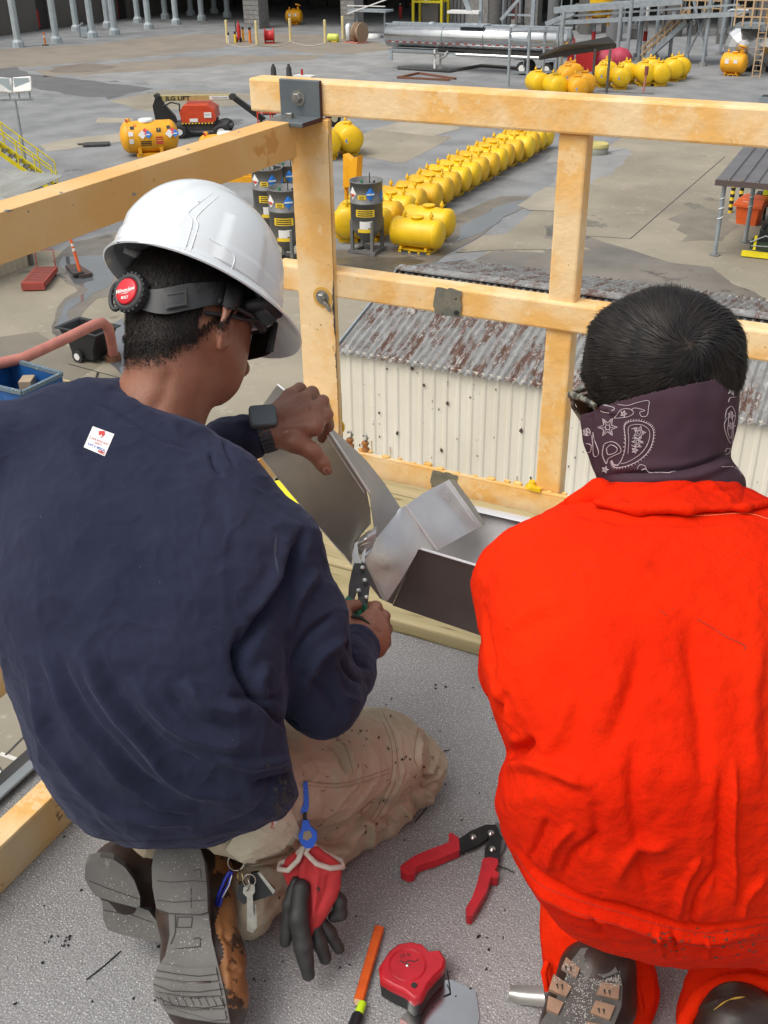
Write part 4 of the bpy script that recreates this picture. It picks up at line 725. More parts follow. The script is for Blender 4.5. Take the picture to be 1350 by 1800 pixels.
# tan and yellow things directly below the platform
q = G(505, 905); t = thing('yellow_skip', 'bright yellow round lid on a pale slab glimpsed under the left rail', 'lid', (q[0], q[1], GZ)); b = MB(); b.lathe((0, 0, 0), (0, 0, 1), [(0, .8), (.5, .8), (.55, .7), (.62, .01)], YELR, 28); b.build('lid', t); b = MB(); b.bx((.2, -2.2, .0), (2.6, .6, .3), WHT); b.build('slab', t)
# ================================================================ corrugated shed below the rail
t = thing('corrugated_shed', 'cream ribbed metal shed with rusty corrugated roof below the rail', 'shed', (0, 0, 0))
SX0, SX1, SY0, SY1, SYR = -8.95, 9.0, 15.95, 22.0, 18.6; ZE, ZR = -5.5, -4.75
SW = M('shed_wall_paint', (.76, .71, .60), (.66, .61, .50), .8, rough=.55, chips=((.05, .04, .035), .72, 6.5, .62), chips2=((.42, .3, .2), .70, 3.), stretch=(1, 1, .6))
b = MB(); ribbed(b, SX0, SX1, GZ, ZE, SY0, SW, .24, 'x', .02); rg = random.Random(21); CH = M('paint_chip', (.03, .028, .025), (.10, .06, .04), 8, rough=.8)
def blot(b, c, r, ux, uy, m, rg, n=9):
    b.add([np.array(c)+(np.array(ux)*math.cos(k*2*math.pi/n)*r*rg.uniform(.5, 1.2)+np.array(uy)*math.sin(k*2*math.pi/n)*r*1.5*rg.uniform(.5, 1.3)) for k in range(n)], [list(range(n))], m)
for k in range(400):
    z = GZ+.3+4.6*(rg.random()**1.5); cx_ = rg.choice((-8.2, -7.1, -6.4, -5.2, -4.4, -3.3, -2.2, -1.2, 0, 2, 4))+rg.gauss(0, .33); rib = round((cx_-SX0-.08)/.30)*.30+SX0+.08+rg.choice((0, 0, .13, .2))
    r_ = rg.choice((.010, .014, .018, .032))*rg.uniform(.5, 1.1)
    if SX0 < rib < SX1-.1: blot(b, (rib, SY0-.034, z), r_, (1, 0, 0), (0, 0, 1), CH, rg)
for k in range(40):
    x = SX0+.3+rg.random()*9; z = GZ+.5+rg.random()*3; b.add([(x, SY0-.033, z), (x+.02, SY0-.033, z), (x+.015, SY0-.033, z-rg.uniform(.2, .6))], [(0, 1, 2)], M('rust_run', (.42, .25, .12), rough=.8))
b.build('front_wall', t)
b = MB(); b.add([(SX0, SY0, GZ), (SX0, SY1, GZ), (SX0, SY1, ZE), (SX0, SYR, ZR-.04), (SX0, SY0, ZE)], [(0, 1, 2, 3, 4)], SW); b.add([(SX0, SY1, GZ), (SX1, SY1, GZ), (SX1, SY1, ZE), (SX0, SY1, ZE)], [(0, 1, 2, 3)], SW); b.build('side_walls', t)
ROOF = M('rusty_corrugated', (.30, .305, .30), (.20, .19, .18), 5, rough=.5, metal=.1, stretch=(3.2, .8, 1), chips=((.125, .065, .045), .51, 1.6, .8), chips2=((.40, .39, .37), .58, 3.2, .75))
for nm_, (ya, za), (yb_, zb) in (('roof_slope', (SY0-.12, ZE-.03), (SYR, ZR)), ('roof_slope', (SYR, ZR), (SY1+.15, ZE-.02))):
    b = MB(); xs = np.arange(SX0-.08, SX1, .018); n_ = 7
    b.sheet([[(x, ya+(yb_-ya)*k/n_, za+(zb-za)*k/n_+.028*math.sin(x*2*math.pi/.145)+.012*mnoise.noise(Vector((x*1.2, k*.9, 1)))-(.01 if k % 2 else 0)) for x in xs] for k in range(n_+1)], ROOF); b.build(nm_, t)
b = MB(); b.bar((SX0-.1, SYR, ZR+.04), (SX1, SYR, ZR+.04), .3, .03, ROOF); b.build('ridge_cap', t)
b = MB(); b.bar((SX0-.09, SY0-.12, ZE-.06), (SX0-.09, SYR, ZR-.03), .03, .12, GALV); b.bar((SX0-.09, SYR, ZR-.03), (SX0-.09, SY1+.15, ZE-.06), .03, .12, GALV); b.build('gable_trim', t)
# ================================================================ platform, railing, timber
DECK = M('grit_deck', (.31, .31, .315), (.23, .225, .225), 2.0, 7, rough=.7, speck=((.66, .66, .67), 330, .57, .08), chips=((.11, .11, .11), .60, 280, .6), bump=.9, bscale=230, bdist=.004, chips2=((.03, .03, .03), .785, 34., .5), bump2=(.5, 60, .004))
DK0, DK1 = 1.80, -1.315
b = MB(); b.bx((DK1, -3.2, -.22), (3.0, 2.52, -.004), DGREY); b.bx((DK1, -3.2, -.004), (3.0, 2.52, 0), DECK); o = b.build('platform_deck'); tag(o, kind='structure')
b = MB(); b.bx((DK1-.045, -3.2, -.16), (DK1, 2.52, .012), M('dark_edge', (.055, .058, .062), (.08, .08, .085), 20, rough=.5)); b.bx((DK1-.012, -3.2, .012), (DK1+.012, 2.52, .02), GALV); tag(b.build('deck_edge_trim', bevel=.003), 'dark steel trim strip along the left edge of the deck', 'trim')
b = MB()
for x, y in ((-1.2, -3.0), (2.8, -3.0), (-1.2, 2.4), (2.8, 2.4)): b.bx((x-.1, y-.1, GZ), (x+.1, y+.1, -.22), GALV)
b.bx((-1.3, -3.1, -.5), (3, -2.9, -.22), GALV); b.bx((-1.3, 2.3, -.5), (3, 2.5, -.22), GALV); tag(b.build('platform_legs'), 'steel legs carrying the work platform', 'support')
RP = M('rail_paint', (.80, .46, .145), (.84, .62, .35), 6.0, 8, lo=.42, hi=.58, rough=.5, chips=((.83, .57, .28), .57, 8., .8), chips2=((.42, .24, .07), .715, 16., .75), speck=((.52, .32, .12), 70, .69, .04), bump=.8, bscale=22, bdist=.005)
RPD = M('rail_paint_worn', (.66, .41, .17), (.66, .5, .31), 6.0, 7, lo=.4, hi=.6, rough=.55, chips=((.25, .14, .06), .66, 14., .65), chips2=((.055, .05, .045), .70, 11., .65), bump=.7, bscale=40, bdist=.003)
BARE = M('bare_patch', (.17, .18, .16), (.30, .28, .22), 30, rough=.5, metal=.5, chips=((.08, .07, .05), .62, 60))
BOLT = M('zinc_bolt', (.42, .42, .40), (.28, .27, .25), 60, rough=.38, metal=.9)
def rail_run(nm_, parent, a, c, w_, h_, m=RP, bev=.006): b = MB(); b.bar(a, c, w_, h_, m); return b.build(nm_, parent, bevel=bev)
FY = 2.40
t = thing('front_railing', 'orange yellow painted steel guard rail across the front of the platform', 'railing', (0, FY, 0))
W2, T2 = .052, .078
rail_run('top_rail', t, (-1.585, .033, 1.05), (2.6, .033, 1.05), .066, .080)
rail_run('mid_rail', t, (-1.55, .035, .582), (2.6, .035, .582), .062, .072)
for x0, wd, nmz in ((-.732, .082, 'post'), (1.25, .082, 'post')): rail_run(nmz, t, (x0, .042, -.2), (x0, .042, 1.009), .054, wd-.014)
b = MB(); b.bx((-1.350, .0, -.10), (2.6, .008, .085), RP); b.bx((-1.350, .0, .085), (2.6, .012, .093), RP)
rg = random.Random(5)
for k in range(70):
    x = -1.35+k*.045+rg.uniform(-.01, .01); s_ = rg.uniform(.003, .008); b.sphere((x, .012+rg.uniform(-.006, .01), .094), (s_*2.2, s_*1.3, s_), M('paint_drips', (.70, .40, .10), (.8, .55, .2), 30, rough=.5), 6)
b.build('toe_board', t, bevel=.0015)
# blister patch on mid rail and toe board
for nm_, x0, x1, z0, z1, off in (('bare_patch', -1.062, -.988, .545, .617, .0012), ('bare_patch', -1.065, -.985, .035, .090, .0012)):
    b = MB(); pts = []; rg = random.Random(9)
    for k in range(28):
        s_ = k/28*4; e = int(s_); f_ = s_-e; xy = [(x0+(x1-x0)*f_, z0), (x1, z0+(z1-z0)*f_), (x1-(x1-x0)*f_, z1), (x0, z1-(z1-z0)*f_)][e]; pts.append((xy[0]+rg.uniform(-.004, .004), (-off if z0 > .3 else -.0015), xy[1]+rg.uniform(-.003, .003)))
    b.prism(pts, (0, .001, 0), BARE); b.cyl((x1-.012, -.006, z0+.012), (x1-.012, .0, z0+.012), .006, INK, 12); b.build(nm_, t)
# corner post: an angle section with weld bead
b = MB(); px_ = -1.41
ang = [(-.060, 0.0), (.056, 0.0), (.056, .012), (.0, .010), (-.045, .012), (-.052, .06), (-.060, .06)]
b.prism([(px_+x, y+.0, -.2) for x, y in ang], (0, 0, 1.205), RP); b.bx((px_-.015, -.004, -.2), (px_+.0545, -.0005, 1.003), RP); b.build('corner_post', t, bevel=.004)
b = MB(); rg = random.Random(2)
for k in range(60): b.sphere((px_-.062+rg.uniform(-.004, .004), -.004+rg.uniform(-.003, .003), .90+k*.0018), rg.uniform(.004, .007), M('weld_paint', (.80, .52, .24), (.75, .58, .38), 60, rough=.5), 6)
b.build('weld_bead', t)
def hexbolt(b, o, ax, r, h, m=BOLT): b.lathe(o, ax, [(0, r*1.55), (.0015, r*1.55)], m, 20); b.lathe(np.array(o)+np.array(ax)*.0015, ax, [(0, r), (h*.8, r), (h, r*.82)], m, 6, False)
b = MB(); hexbolt(b, (px_+.018, -.005, .545), (0, -1, 0), .013, .012); b.lathe((px_+.018, -.004, .545), (0, -1, 0), [(0, .030), (.0015, .029)], M('ochre_ring', (.62, .36, .08), rough=.5), 24); b.tube([(px_+.018, -.010, .54), (px_+.034, -.012, .528), (px_+.043, -.010, .51)], [.006, .006, .004], BOLT, 8); b.build('bolt', t)
# drip marks, black chipped edge on the right side of the corner post
b = MB(); rg = random.Random(12); e0 = px_+.0535
ww = .002; rows = []
for k in range(260):
    z = -.12+k*.0042; ww = min(.007, max(-.003, ww+rg.uniform(-.0016, .0016)-(.0002 if z > .35 else -.0001))); x_ = max(0, ww); rows.append([(e0-x_, -.0048, z), (e0+.0011, -.0048, z)])
b.sheet(rows, M('black_scale', (.035, .035, .035), (.08, .075, .07), 60, rough=.6), False)
b.build('chipped_edge', t)
# angle bracket with two bolts
BR = M('grey_bracket', (.10, .125, .14), (.13, .15, .165), 12, rough=.45, metal=.2, chips=((.5, .5, .5), .78, 30)); BRI = M('bracket_rust_face', (.07, .02, .018), rough=.7)
b = MB(); bx0, bx1 = -1.487, -1.372
b.bx((bx0, -.012, 1.004), (bx1, -.001, 1.094), BR); b.bx((bx0-.0, -.10, .998), (bx1, -.001, 1.0092), BR); b.add([(bx1+.0006, -.012, 1.009), (bx1+.0006, -.001, 1.009), (bx1+.0006, -.001, 1.093), (bx1+.0006, -.012, 1.093)], [(0, 1, 2, 3)], BRI); b.add([(bx1+.0006, -.10, .9985), (bx1+.0006, -.001, .9985), (bx1+.0006, -.001, 1.009), (bx1+.0006, -.10, 1.009)], [(0, 1, 2, 3)], BRI)
b.build('angle_bracket', t, bevel=.002)
b = MB(); hexbolt(b, ((bx0+bx1)/2-.004, -.012, 1.052), (0, -1, 0), .0125, .012); b.build('bolt', t); b = MB(); hexbolt(b, ((bx0+bx1)/2-.012, -.045, 1.0092), (0, 0, 1), .011, .011); b.build('bolt', t)
# bolts and yellow caps along the toe board
for x in (-1.335, -1.285): b = MB(); b.lathe((x, .02, .092), (0, 0, 1), [(0, .011), (.008, .013), (.012, .008), (.02, .008), (.024, .012), (.03, .010)], M('rusty_nut', (.5, .2, .05), (.3, .12, .04), 80, rough=.6), 10); b.tube([(x, .02, .12), (x+.008, .02, .135), (x+.002, .02, .146), (x-.006, .02, .140)], .0035, BOLT, 6); b.build('hook_bolt', t)
YC = M('yellow_plastic_cap', (.82, .55, .01), (.7, .42, .01), 20, rough=.4)
b = MB(); b.lathe((-1.395, .05, .135), (.3, -.5, .25), [(0, .022), (.03, .024), (.034, .022), (.034, .018), (.01, .016)], YC, 20); b.build('pipe_cap', t)
b = MB(); b.lathe((-.625, .01, .09), (.0, 0, 1), [(0, .03), (.02, .028), (.026, .02), (.022, .012)], YC, 20); b.lathe((-.655, -.01, .09), (.2, -.4, 1), [(0, .014), (.014, .012)], YC, 12); b.build('pipe_cap', t)
b = MB(); b.lathe((-.775, .015, .092), (0, 0, 1), [(0, .018), (.006, .018), (.012, .01), (.02, .009)], YC, 16); b.box((-.76, .0, .098), (.03, .012, .01), YC); b.build('clip', t)
# left railing
t = thing('left_railing', 'orange yellow painted guard rail running along the left side of the platform', 'railing', (0, 0, 0))
rail_run('top_rail', t, (-1.443, -3.0, .966), (-1.443, 2.33, .966), .066, .086, M('rail_paint_ochre', (.72, .40, .125), (.76, .50, .24), 3.5, 7, lo=.4, hi=.62, rough=.5, chips=((.62, .30, .07), .62, 6., .62), chips2=((.20, .22, .23), .735, 8., .65), bump=.5, bscale=26, bdist=.004))
b = MB(); b.bx((-1.50, -3.0, .11), (-1.415, 2.36, .20), RP); b.build('lower_rail', t, bevel=.004)
b = MB(); b.bar((-1.45, -2.5, 0), (-1.45, -2.5, 1.0), .06, .06, RP); b.build('post', t)
b = MB(); b.bx((-1.168, -1.2, .0), (-1.155, 1.38, .088), RPD); b.bx((-1.20, -1.2, .086), (-1.153, 1.38, .094), RP); o = b.build('toe_plate', bevel=.0015); tag(o, 'scuffed yellow toe plate standing on the deck at lower left', 'toe plate')
# weathered planks at the front of the deck
WOOD = M('treated_pine', (.47, .39, .22), (.32, .27, .135), 7, 7, rough=.75, stretch=(.18, 2.2, 2.2), chips=((.15, .085, .04), .615, 2.6, .75), speck=((.22, .17, .08), 26, .60, .1), bump=.4, bscale=60, bdist=.002)
for i, (y0, y1, z1, lab) in enumerate(((1.775, 1.915, .036, 'pine plank nearest the deck grit, under the sheet metal tray'), (1.925, 2.065, .036, 'middle pine plank under the sheet metal tray'), (2.075, 2.215, .034, 'pine plank third from the front edge'), (2.225, 2.385, .036, 'pine plank against the yellow toe board'))):
    b = MB(); b.bx((-1.36+.03*i, y0, .0), (1.9, y1, z1), WOOD); o = b.build('wood_plank', bevel=.005); tag(o, lab, 'plank', 'weathered pine planks along the front')
# ================================================================ implicit-surface modelling for figures
def rp(px, z): return px*z/FPX          # pixels at camera depth z -> metres
class SDF:
    def __init__(s, h=.006, k=.03): s.h = h; s.k = k; s.pr = []
    def cone(s, a, b, ra, rb=None, k=None, flat=None):
        s.pr.append(('c', np.array(a, float), np.array(b, float), ra, ra if rb is None else rb, s.k if k is None else k, 1)); return s
    def chain(s, pts, rs, k=None):
        for i in range(len(pts)-1): s.cone(pts[i], pts[i+1], rs[i], rs[i+1], k)
        return s
    def ell(s, c, r, R=None, k=None, sub=False):
        s.pr.append(('e', np.array(c, float), np.array(r, float), np.eye(3) if R is None else np.array(R, float), 0, s.k if k is None else k, -1 if sub else 1)); return s
    def loft(s, rows, k=None):
        """rows: (py, left px, right px, near depth, half thickness m)"""
        s.pr.append(('l', np.array(rows, float), 0, 0, 0, s.k if k is None else k, 1)); return s
    def mesh(s, relax=2):
        lo = np.full(3, 1e9); hi = -lo; bb = []
        for p in s.pr:
            if p[0] == 'c': r = max(p[3], p[4]); a = np.minimum(p[1], p[2])-r; b = np.maximum(p[1], p[2])+r
            elif p[0] == 'e': r = p[2].max(); a = p[1]-r; b = p[1]+r
            else:
                pts = []
                for y, l, rr, zn, th in p[1]:
                    for x in (l, rr):
                        for z in (zn, zn+2*th): pts.append(P(x, y, z))
                pts = np.array(pts); a = pts.min(0); b = pts.max(0)
            bb.append((a, b)); 
            if p[6] > 0: lo = np.minimum(lo, a); hi = np.maximum(hi, b)
        h = s.h; lo = lo-4*h; n = np.ceil((hi+4*h-lo)/h).astype(int)+1
        F_ = np.full(n, .5, np.float32)
        for p, (a, b) in zip(s.pr, bb):
            m = p[5]+5*h
            i0 = np.maximum(np.floor((a-m-lo)/h).astype(int), 0); i1 = np.minimum(np.ceil((b+m-lo)/h).astype(int)+1, n)
            if (i1 <= i0).any(): continue
            g_ = np.stack(np.meshgrid(*[lo[d]+h*np.arange(i0[d], i1[d]) for d in range(3)], indexing='ij'), -1)
            if p[0] == 'c':
                ab = p[2]-p[1]; L2 = ab @ ab+1e-12; t = np.clip(((g_-p[1]) @ ab)/L2, 0, 1); d = np.linalg.norm(g_-p[1]-t[..., None]*ab, axis=-1)-(p[3]+(p[4]-p[3])*t)
            elif p[0] == 'e':
                q = (g_-p[1]) @ p[3]; k0 = np.linalg.norm(q/p[2], axis=-1); k1 = np.linalg.norm(q/(p[2]**2), axis=-1)+1e-9; d = k0*(k0-1)/k1
            else:
                R_ = p[1]; x, y, z = proj(g_); yy = np.clip(y, R_[0, 0], R_[-1, 0])
                def ip(col):  # smooth (cosine-ish) interpolation
                    return np.interp(yy, R_[:, 0], col)
                l = ip(R_[:, 1]); r_ = ip(R_[:, 2]); zn = ip(R_[:, 3]); th = ip(R_[:, 4]); cx = (l+r_)/2; w_ = np.maximum((r_-l)/2, 2)
                u = (x-cx)/w_; v = (z-(zn+th))/th; e = 2.4; q = (np.abs(u)**e+np.abs(v)**e)**(1/e); mn = np.minimum(w_*z/FPX, th)
                d = (q-1)*mn; dy = np.abs(y-yy)*z/FPX; d = np.where(dy > 0, np.hypot(np.maximum(d, 0), dy)+np.minimum(d, 0)*0, d)
            sl_ = tuple(slice(i0[d_], i1[d_]) for d_ in range(3)); f = F_[sl_]; k = max(p[5], 1e-4)
            if p[6] > 0: hh = np.clip(.5+.5*(f-d)/k, 0, 1); F_[sl_] = f+(d-f)*hh-k*hh*(1-hh)
            else: d = -d; hh = np.clip(.5-.5*(f-d)/k, 0, 1); F_[sl_] = f+(d-f)*hh+k*hh*(1-hh)
        return surface_nets(F_, lo, h, relax)
def surface_nets(F_, lo, h, relax):
    ins = F_ < 0; n = np.array(F_.shape)
    c8 = [ins[i:n[0]-1+i, j:n[1]-1+j, k:n[2]-1+k] for i in (0, 1) for j in (0, 1) for k in (0, 1)]
    sm = sum(c.astype(np.int8) for c in c8); act = (sm > 0) & (sm < 8); idx = -np.ones(act.shape, np.int64); cells = np.argwhere(act); idx[act] = np.arange(len(cells))
    acc = np.zeros((len(cells), 3)); cnt = np.zeros(len(cells))
    off = [(i, j, k) for i in (0, 1) for j in (0, 1) for k in (0, 1)]
    for a in off:
        for d in range(3):
            if a[d]: continue
            b = list(a); b[d] = 1; fa = F_[tuple((cells+a).T)]; fb = F_[tuple((cells+b).T)]; m = (fa < 0) != (fb < 0)
            t = np.where(m, fa/(fa-fb+1e-20), 0); pt = np.array(a, float)+np.zeros((len(cells), 3)); pt[:, d] = t
            acc[m] += pt[m]; cnt[m] += 1
    V = (cells+acc/np.maximum(cnt, 1)[:, None])*h+lo; Q = []
    for d in range(3):
        u, v = [(1, 2), (2, 0), (0, 1)][d]
        A = np.moveaxis(ins, d, 0); fl = A[:-1] != A[1:]; e = np.argwhere(np.moveaxis(fl, 0, d))
        e = e[(e[:, u] > 0) & (e[:, v] > 0) & (e[:, u] < n[u]-1) & (e[:, v] < n[v]-1)]
        def gi(du, dv): q = e.copy(); q[:, u] -= du; q[:, v] -= dv; return idx[tuple(q.T)]
        q = np.stack([gi(0, 0), gi(1, 0), gi(1, 1), gi(0, 1)], 1); s0 = ins[tuple(e.T)]; q[~s0] = q[~s0][:, ::-1]; Q.append(q)
    Q = np.concatenate(Q); Q = Q[(Q >= 0).all(1)]
    E_ = np.concatenate([Q[:, [0, 1]], Q[:, [1, 2]], Q[:, [2, 3]], Q[:, [3, 0]]])
    for _ in range(relax):
        S = np.zeros_like(V); c = np.zeros(len(V))
        for a, b in ((0, 1), (1, 0)): np.add.at(S, E_[:, a], V[E_[:, b]]); np.add.at(c, E_[:, a], 1)
        V = V*.4+.6*S/np.maximum(c, 1)[:, None]
    a, b, c, d = (V[Q[:, i]] for i in range(4)); vol = (np.cross(b-a, c-a)*a).sum()+(np.cross(c-a, d-a)*a).sum()
    return V, (Q if vol > 0 else Q[:, ::-1])
def mesh_of(V, Q, name, mats, parent=None, sub=0, fn=None, keep=None, rough_fn=None):
    """build a mesh; sub = catmull-clark levels; fn(V, N) -> displaced V; keep(V) -> mask of vertices kept"""
    me = bpy.data.meshes.new(name); me.vertices.add(len(V)); me.vertices.foreach_set('co', V.astype(np.float32).ravel())
    me.loops.add(Q.size); me.loops.foreach_set('vertex_index', Q.astype(np.int32).ravel()); me.polygons.add(len(Q))
    me.polygons.foreach_set('loop_start', np.arange(0, Q.size, 4, dtype=np.int32)); me.update(calc_edges=True); me.validate()
    o = bpy.data.objects.new(name, me); C.objects.link(o)
    if sub:
        md = o.modifiers.new('s', 'SUBSURF'); md.levels = md.render_levels = sub; dg = bpy.context.evaluated_depsgraph_get(); m2 = bpy.data.meshes.new_from_object(o.evaluated_get(dg)); o.modifiers.clear(); o.data = m2; bpy.data.meshes.remove(me); me = m2; me.name = name
    nv = len(me.vertices); V = np.empty(nv*3, np.float32); me.vertices.foreach_get('co', V); V = V.reshape(-1, 3).astype(float); N = np.empty(nv*3, np.float32); me.vertices.foreach_get('normal', N); N = N.reshape(-1, 3).astype(float)
    if fn is not None:
        V = fn(V, N); me.vertices.foreach_set('co', V.astype(np.float32).ravel()); me.update()
    if keep is not None:
        import bmesh
        mk = keep(V); bm = bmesh.new(); bm.from_mesh(me); bm.verts.ensure_lookup_table(); bmesh.ops.delete(bm, geom=[v for v in bm.verts if not mk[v.index]], context='VERTS'); bm.to_mesh(me); bm.free()
    for m in mats: me.materials.append(m)
    me.polygons.foreach_set('use_smooth', np.ones(len(me.polygons), bool)); me.update()
    if parent: o.parent = parent
    return o
def dpoly(x, y, pts):
    """distance in px to a polyline and parameter 0..1 along it"""
    best = np.full(x.shape, 1e9); tt = np.zeros(x.shape); pts = np.array(pts, float); L = np.r_[0, np.cumsum(np.linalg.norm(np.diff(pts, axis=0), axis=1))]
    for i in range(len(pts)-1):
        a = pts[i]; b = pts[i+1]; d = b-a; t = np.clip(((x-a[0])*d[0]+(y-a[1])*d[1])/(d @ d), 0, 1); q = np.hypot(x-a[0]-t*d[0], y-a[1]-t*d[1]); m = q < best
        best[m] = q[m]; tt[m] = ((L[i]+t*np.linalg.norm(d))/L[-1])[m]
    return best, tt
def smooth_line(pts, n=6):
    pts = np.array(pts, float); out = []
    for i in range(len(pts)-1):
        p0 = pts[max(i-1, 0)]; p1 = pts[i]; p2 = pts[i+1]; p3 = pts[min(i+2, len(pts)-1)]
        for k in range(n): t = k/n; out.append(.5*((2*p1)+(-p0+p2)*t+(2*p0-5*p1+4*p2-p3)*t*t+(-p0+3*p1-3*p2+p3)*t**3))
    return np.array(out+[pts[-1]])
def folds(defs, nz=None, gain=1., tight=1.):
    """cloth folds: defs = (points px, width px, amplitude m); the fold is a real displacement of the cloth facing the camera"""
    D = [(smooth_line(p, 5), w_, a) for p, w_, a in defs]
    def fn(V, N):
        x, y, z = proj(V); vd = V-CO; vd /= np.linalg.norm(vd, axis=1)[:, None]; f = np.clip(-(vd*N).sum(1)*2.5+.2, 0, 1); d = np.zeros(len(V))
        for p, w_, a in D:
            m = (x > p[:, 0].min()-4*w_) & (x < p[:, 0].max()+4*w_) & (y > p[:, 1].min()-4*w_) & (y < p[:, 1].max()+4*w_)
            if not m.any(): continue
            q, t = dpoly(x[m], y[m], p); d[m] += a*gain*np.exp(-(q/(w_*tight))**2)*np.clip(np.minimum(t, 1-t)*5, 0, 1)
        V = V+N*(d*f)[:, None]
        if nz:
            for e_ in nz:
                amp, sc_, st = e_[:3]; q = V*np.array(st)*sc_; v_ = np.array([mnoise.noise(Vector(v)) for v in q])
                if len(e_) > 3: v_ = np.clip(1-np.abs(v_)*3.2, 0, 1)**2.2      # sharp crease ridges
                V = V+N*v_[:, None]*amp
        return V
    return fn
class Decal:
    """print, stitching and dirt laid on a finished surface"""
    def __init__(s, o): s.o = o; me = o.data; s.bvh = BVHTree.FromPolygons([v.co[:] for v in me.vertices], [p.vertices[:] for p in me.polygons]); s.mb = MB()
    def hit(s, px, py, off=.0006):
        d = Vector(ray(px, py)).normalized(); h_ = s.bvh.ray_cast(Vector(CO), d)
        if h_[0] is None: return None
        return np.array(h_[0])-np.array(d)*off, np.array(h_[1])
    def line(s, pts, w_, m, off=.0006, closed=False, step=2.0):
        pts = np.array(list(pts)+([pts[0]] if closed else []), float); out = []
        for i in range(len(pts)-1):
            k = max(1, int(np.linalg.norm(pts[i+1]-pts[i])/step)); out += [pts[i]+(pts[i+1]-pts[i])*j/k for j in range(k)]
        out.append(pts[-1]); out = np.array(out); T = np.gradient(out, axis=0) if len(out) > 1 else out*0+1; T /= np.linalg.norm(T, axis=1)[:, None]+1e-9; Nn = np.stack([-T[:, 1], T[:, 0]], 1)
        L_ = []; 
        for i, (p, n_) in enumerate(zip(out, Nn)):
            ww = (w_ if np.isscalar(w_) else np.interp(i/(len(out)-1), np.linspace(0, 1, len(w_)), w_))/2
            a = s.hit(*(p-n_*ww), off); b = s.hit(*(p+n_*ww), off); L_.append(None if a is None or b is None else (a[0], b[0]))
        for a, b in zip(L_[:-1], L_[1:]):
            if a and b and np.linalg.norm(a[0]-b[0]) < .05: s.mb.add([a[0], a[1], b[1], b[0]], [(0, 1, 2, 3)], m)
        return s
    def patch(s, quad, m, off=.0008, n=8, m2=None):
        """quad px corners TL TR BR BL laid on the surface as a grid; returns a function (u, v) -> point"""
        q = [np.array(p, float) for p in quad]; G_ = []
        for j in range(n+1):
            r_ = []
            for i in range(n+1):
                u, v = i/n, j/n; p = (q[0]*(1-u)+q[1]*u)*(1-v)+(q[3]*(1-u)+q[2]*u)*v; h_ = s.hit(*p, off); r_.append(None if h_ is None else h_[0])
            G_.append(r_)
        for j in range(n):
            for i in range(n):
                c = [G_[j][i], G_[j][i+1], G_[j+1][i+1], G_[j+1][i]]
                if all(k is not None for k in c): s.mb.add(c, [(0, 1, 2, 3)], m)
        return lambda u, v: (q[0]*(1-u)+q[1]*u)*(1-v)+(q[3]*(1-u)+q[2]*u)*v
    def blot(s, px, py, r, m, off=.0006, el=(1, 1), n=9, rg=random):
        c = s.hit(px, py, off)
        if c is None: return
        a0 = rg.random()*6; ring = []
        for k in range(n):
            a = a0+k*2*math.pi/n; rr_ = r*rg.uniform(.45, 1.25); h_ = s.hit(px+math.cos(a)*rr_*el[0], py+math.sin(a)*rr_*el[1], off)
            if h_ is None or np.linalg.norm(h_[0]-c[0]) > .04: return
            ring.append(h_[0])
        s.mb.add([c[0]]+ring, [(0, k+1, (k+1) % n+1) for k in range(n)], m)
    def text(s, txt, uv, u0, v0, size, m, asp=1.0, bold=0., off=.0012):
        """lettering in the patch's own u, v plane"""
        t = MB(); text_poly(t, txt, size, (0, 0, 0), (1, 0, 0), (0, 1, 0), m, 0, bold)
        vs = []
        for x, y, _ in t.v:
            p = uv(u0+x*asp, v0-y); h_ = s.hit(*p, off); vs.append(None if h_ is None else h_[0])
        for f in t.f:
            if all(vs[i] is not None for i in f): s.mb.add([vs[i] for i in f], [tuple(range(len(f)))], m)
    def done(s, name=None, parent=None):
        """merge into the surface's own mesh, or build a part of its own"""
        if not s.mb.f: return None
        if name: return s.mb.build(name, parent)
        tmp = s.mb.build('tmp'); o = s.o; base = len(o.data.materials); import bmesh
        bm = bmesh.new(); bm.from_mesh(o.data); nf = len(bm.faces); bm.from_mesh(tmp.data); bm.faces.ensure_lookup_table()
        for f in bm.faces[nf:]: f.material_index += base; f.smooth = True
        for m in tmp.data.materials: o.data.materials.append(m)
        bm.to_mesh(o.data); bm.free(); me = tmp.data; bpy.data.objects.remove(tmp); bpy.data.meshes.remove(me)
SKIN = M('brown_skin', (.215, .088, .054), (.27, .115, .07), 22, 6, rough=.46, bump=.6, bscale=330, bdist=.0007, speck=((.16, .06, .036), 300, .6, .15), spec=.45, bump2=(.25, 70, .0012))
SKIN.node_tree.nodes['Principled BSDF'].inputs['Subsurface Weight'].default_value = .12; SKIN.node_tree.nodes['Principled BSDF'].inputs['Subsurface Radius'].default_value = (.01, .004, .002); SKIN.node_tree.nodes['Principled BSDF'].inputs['Subsurface Scale'].default_value = .6
NAIL = M('finger_nail', (.42, .22, .17), rough=.35)
HAIR = M('black_hair', (.009, .0075, .0075), (.022, .016, .013), 30, rough=.55, spec=.35)
def cammat(xa, ya, za):
    """rotation whose columns are camera-space axes turned into the world"""
    return np.stack([cam2w(np.array(a, float)/np.linalg.norm(a)) for a in (xa, ya, za)], 1)
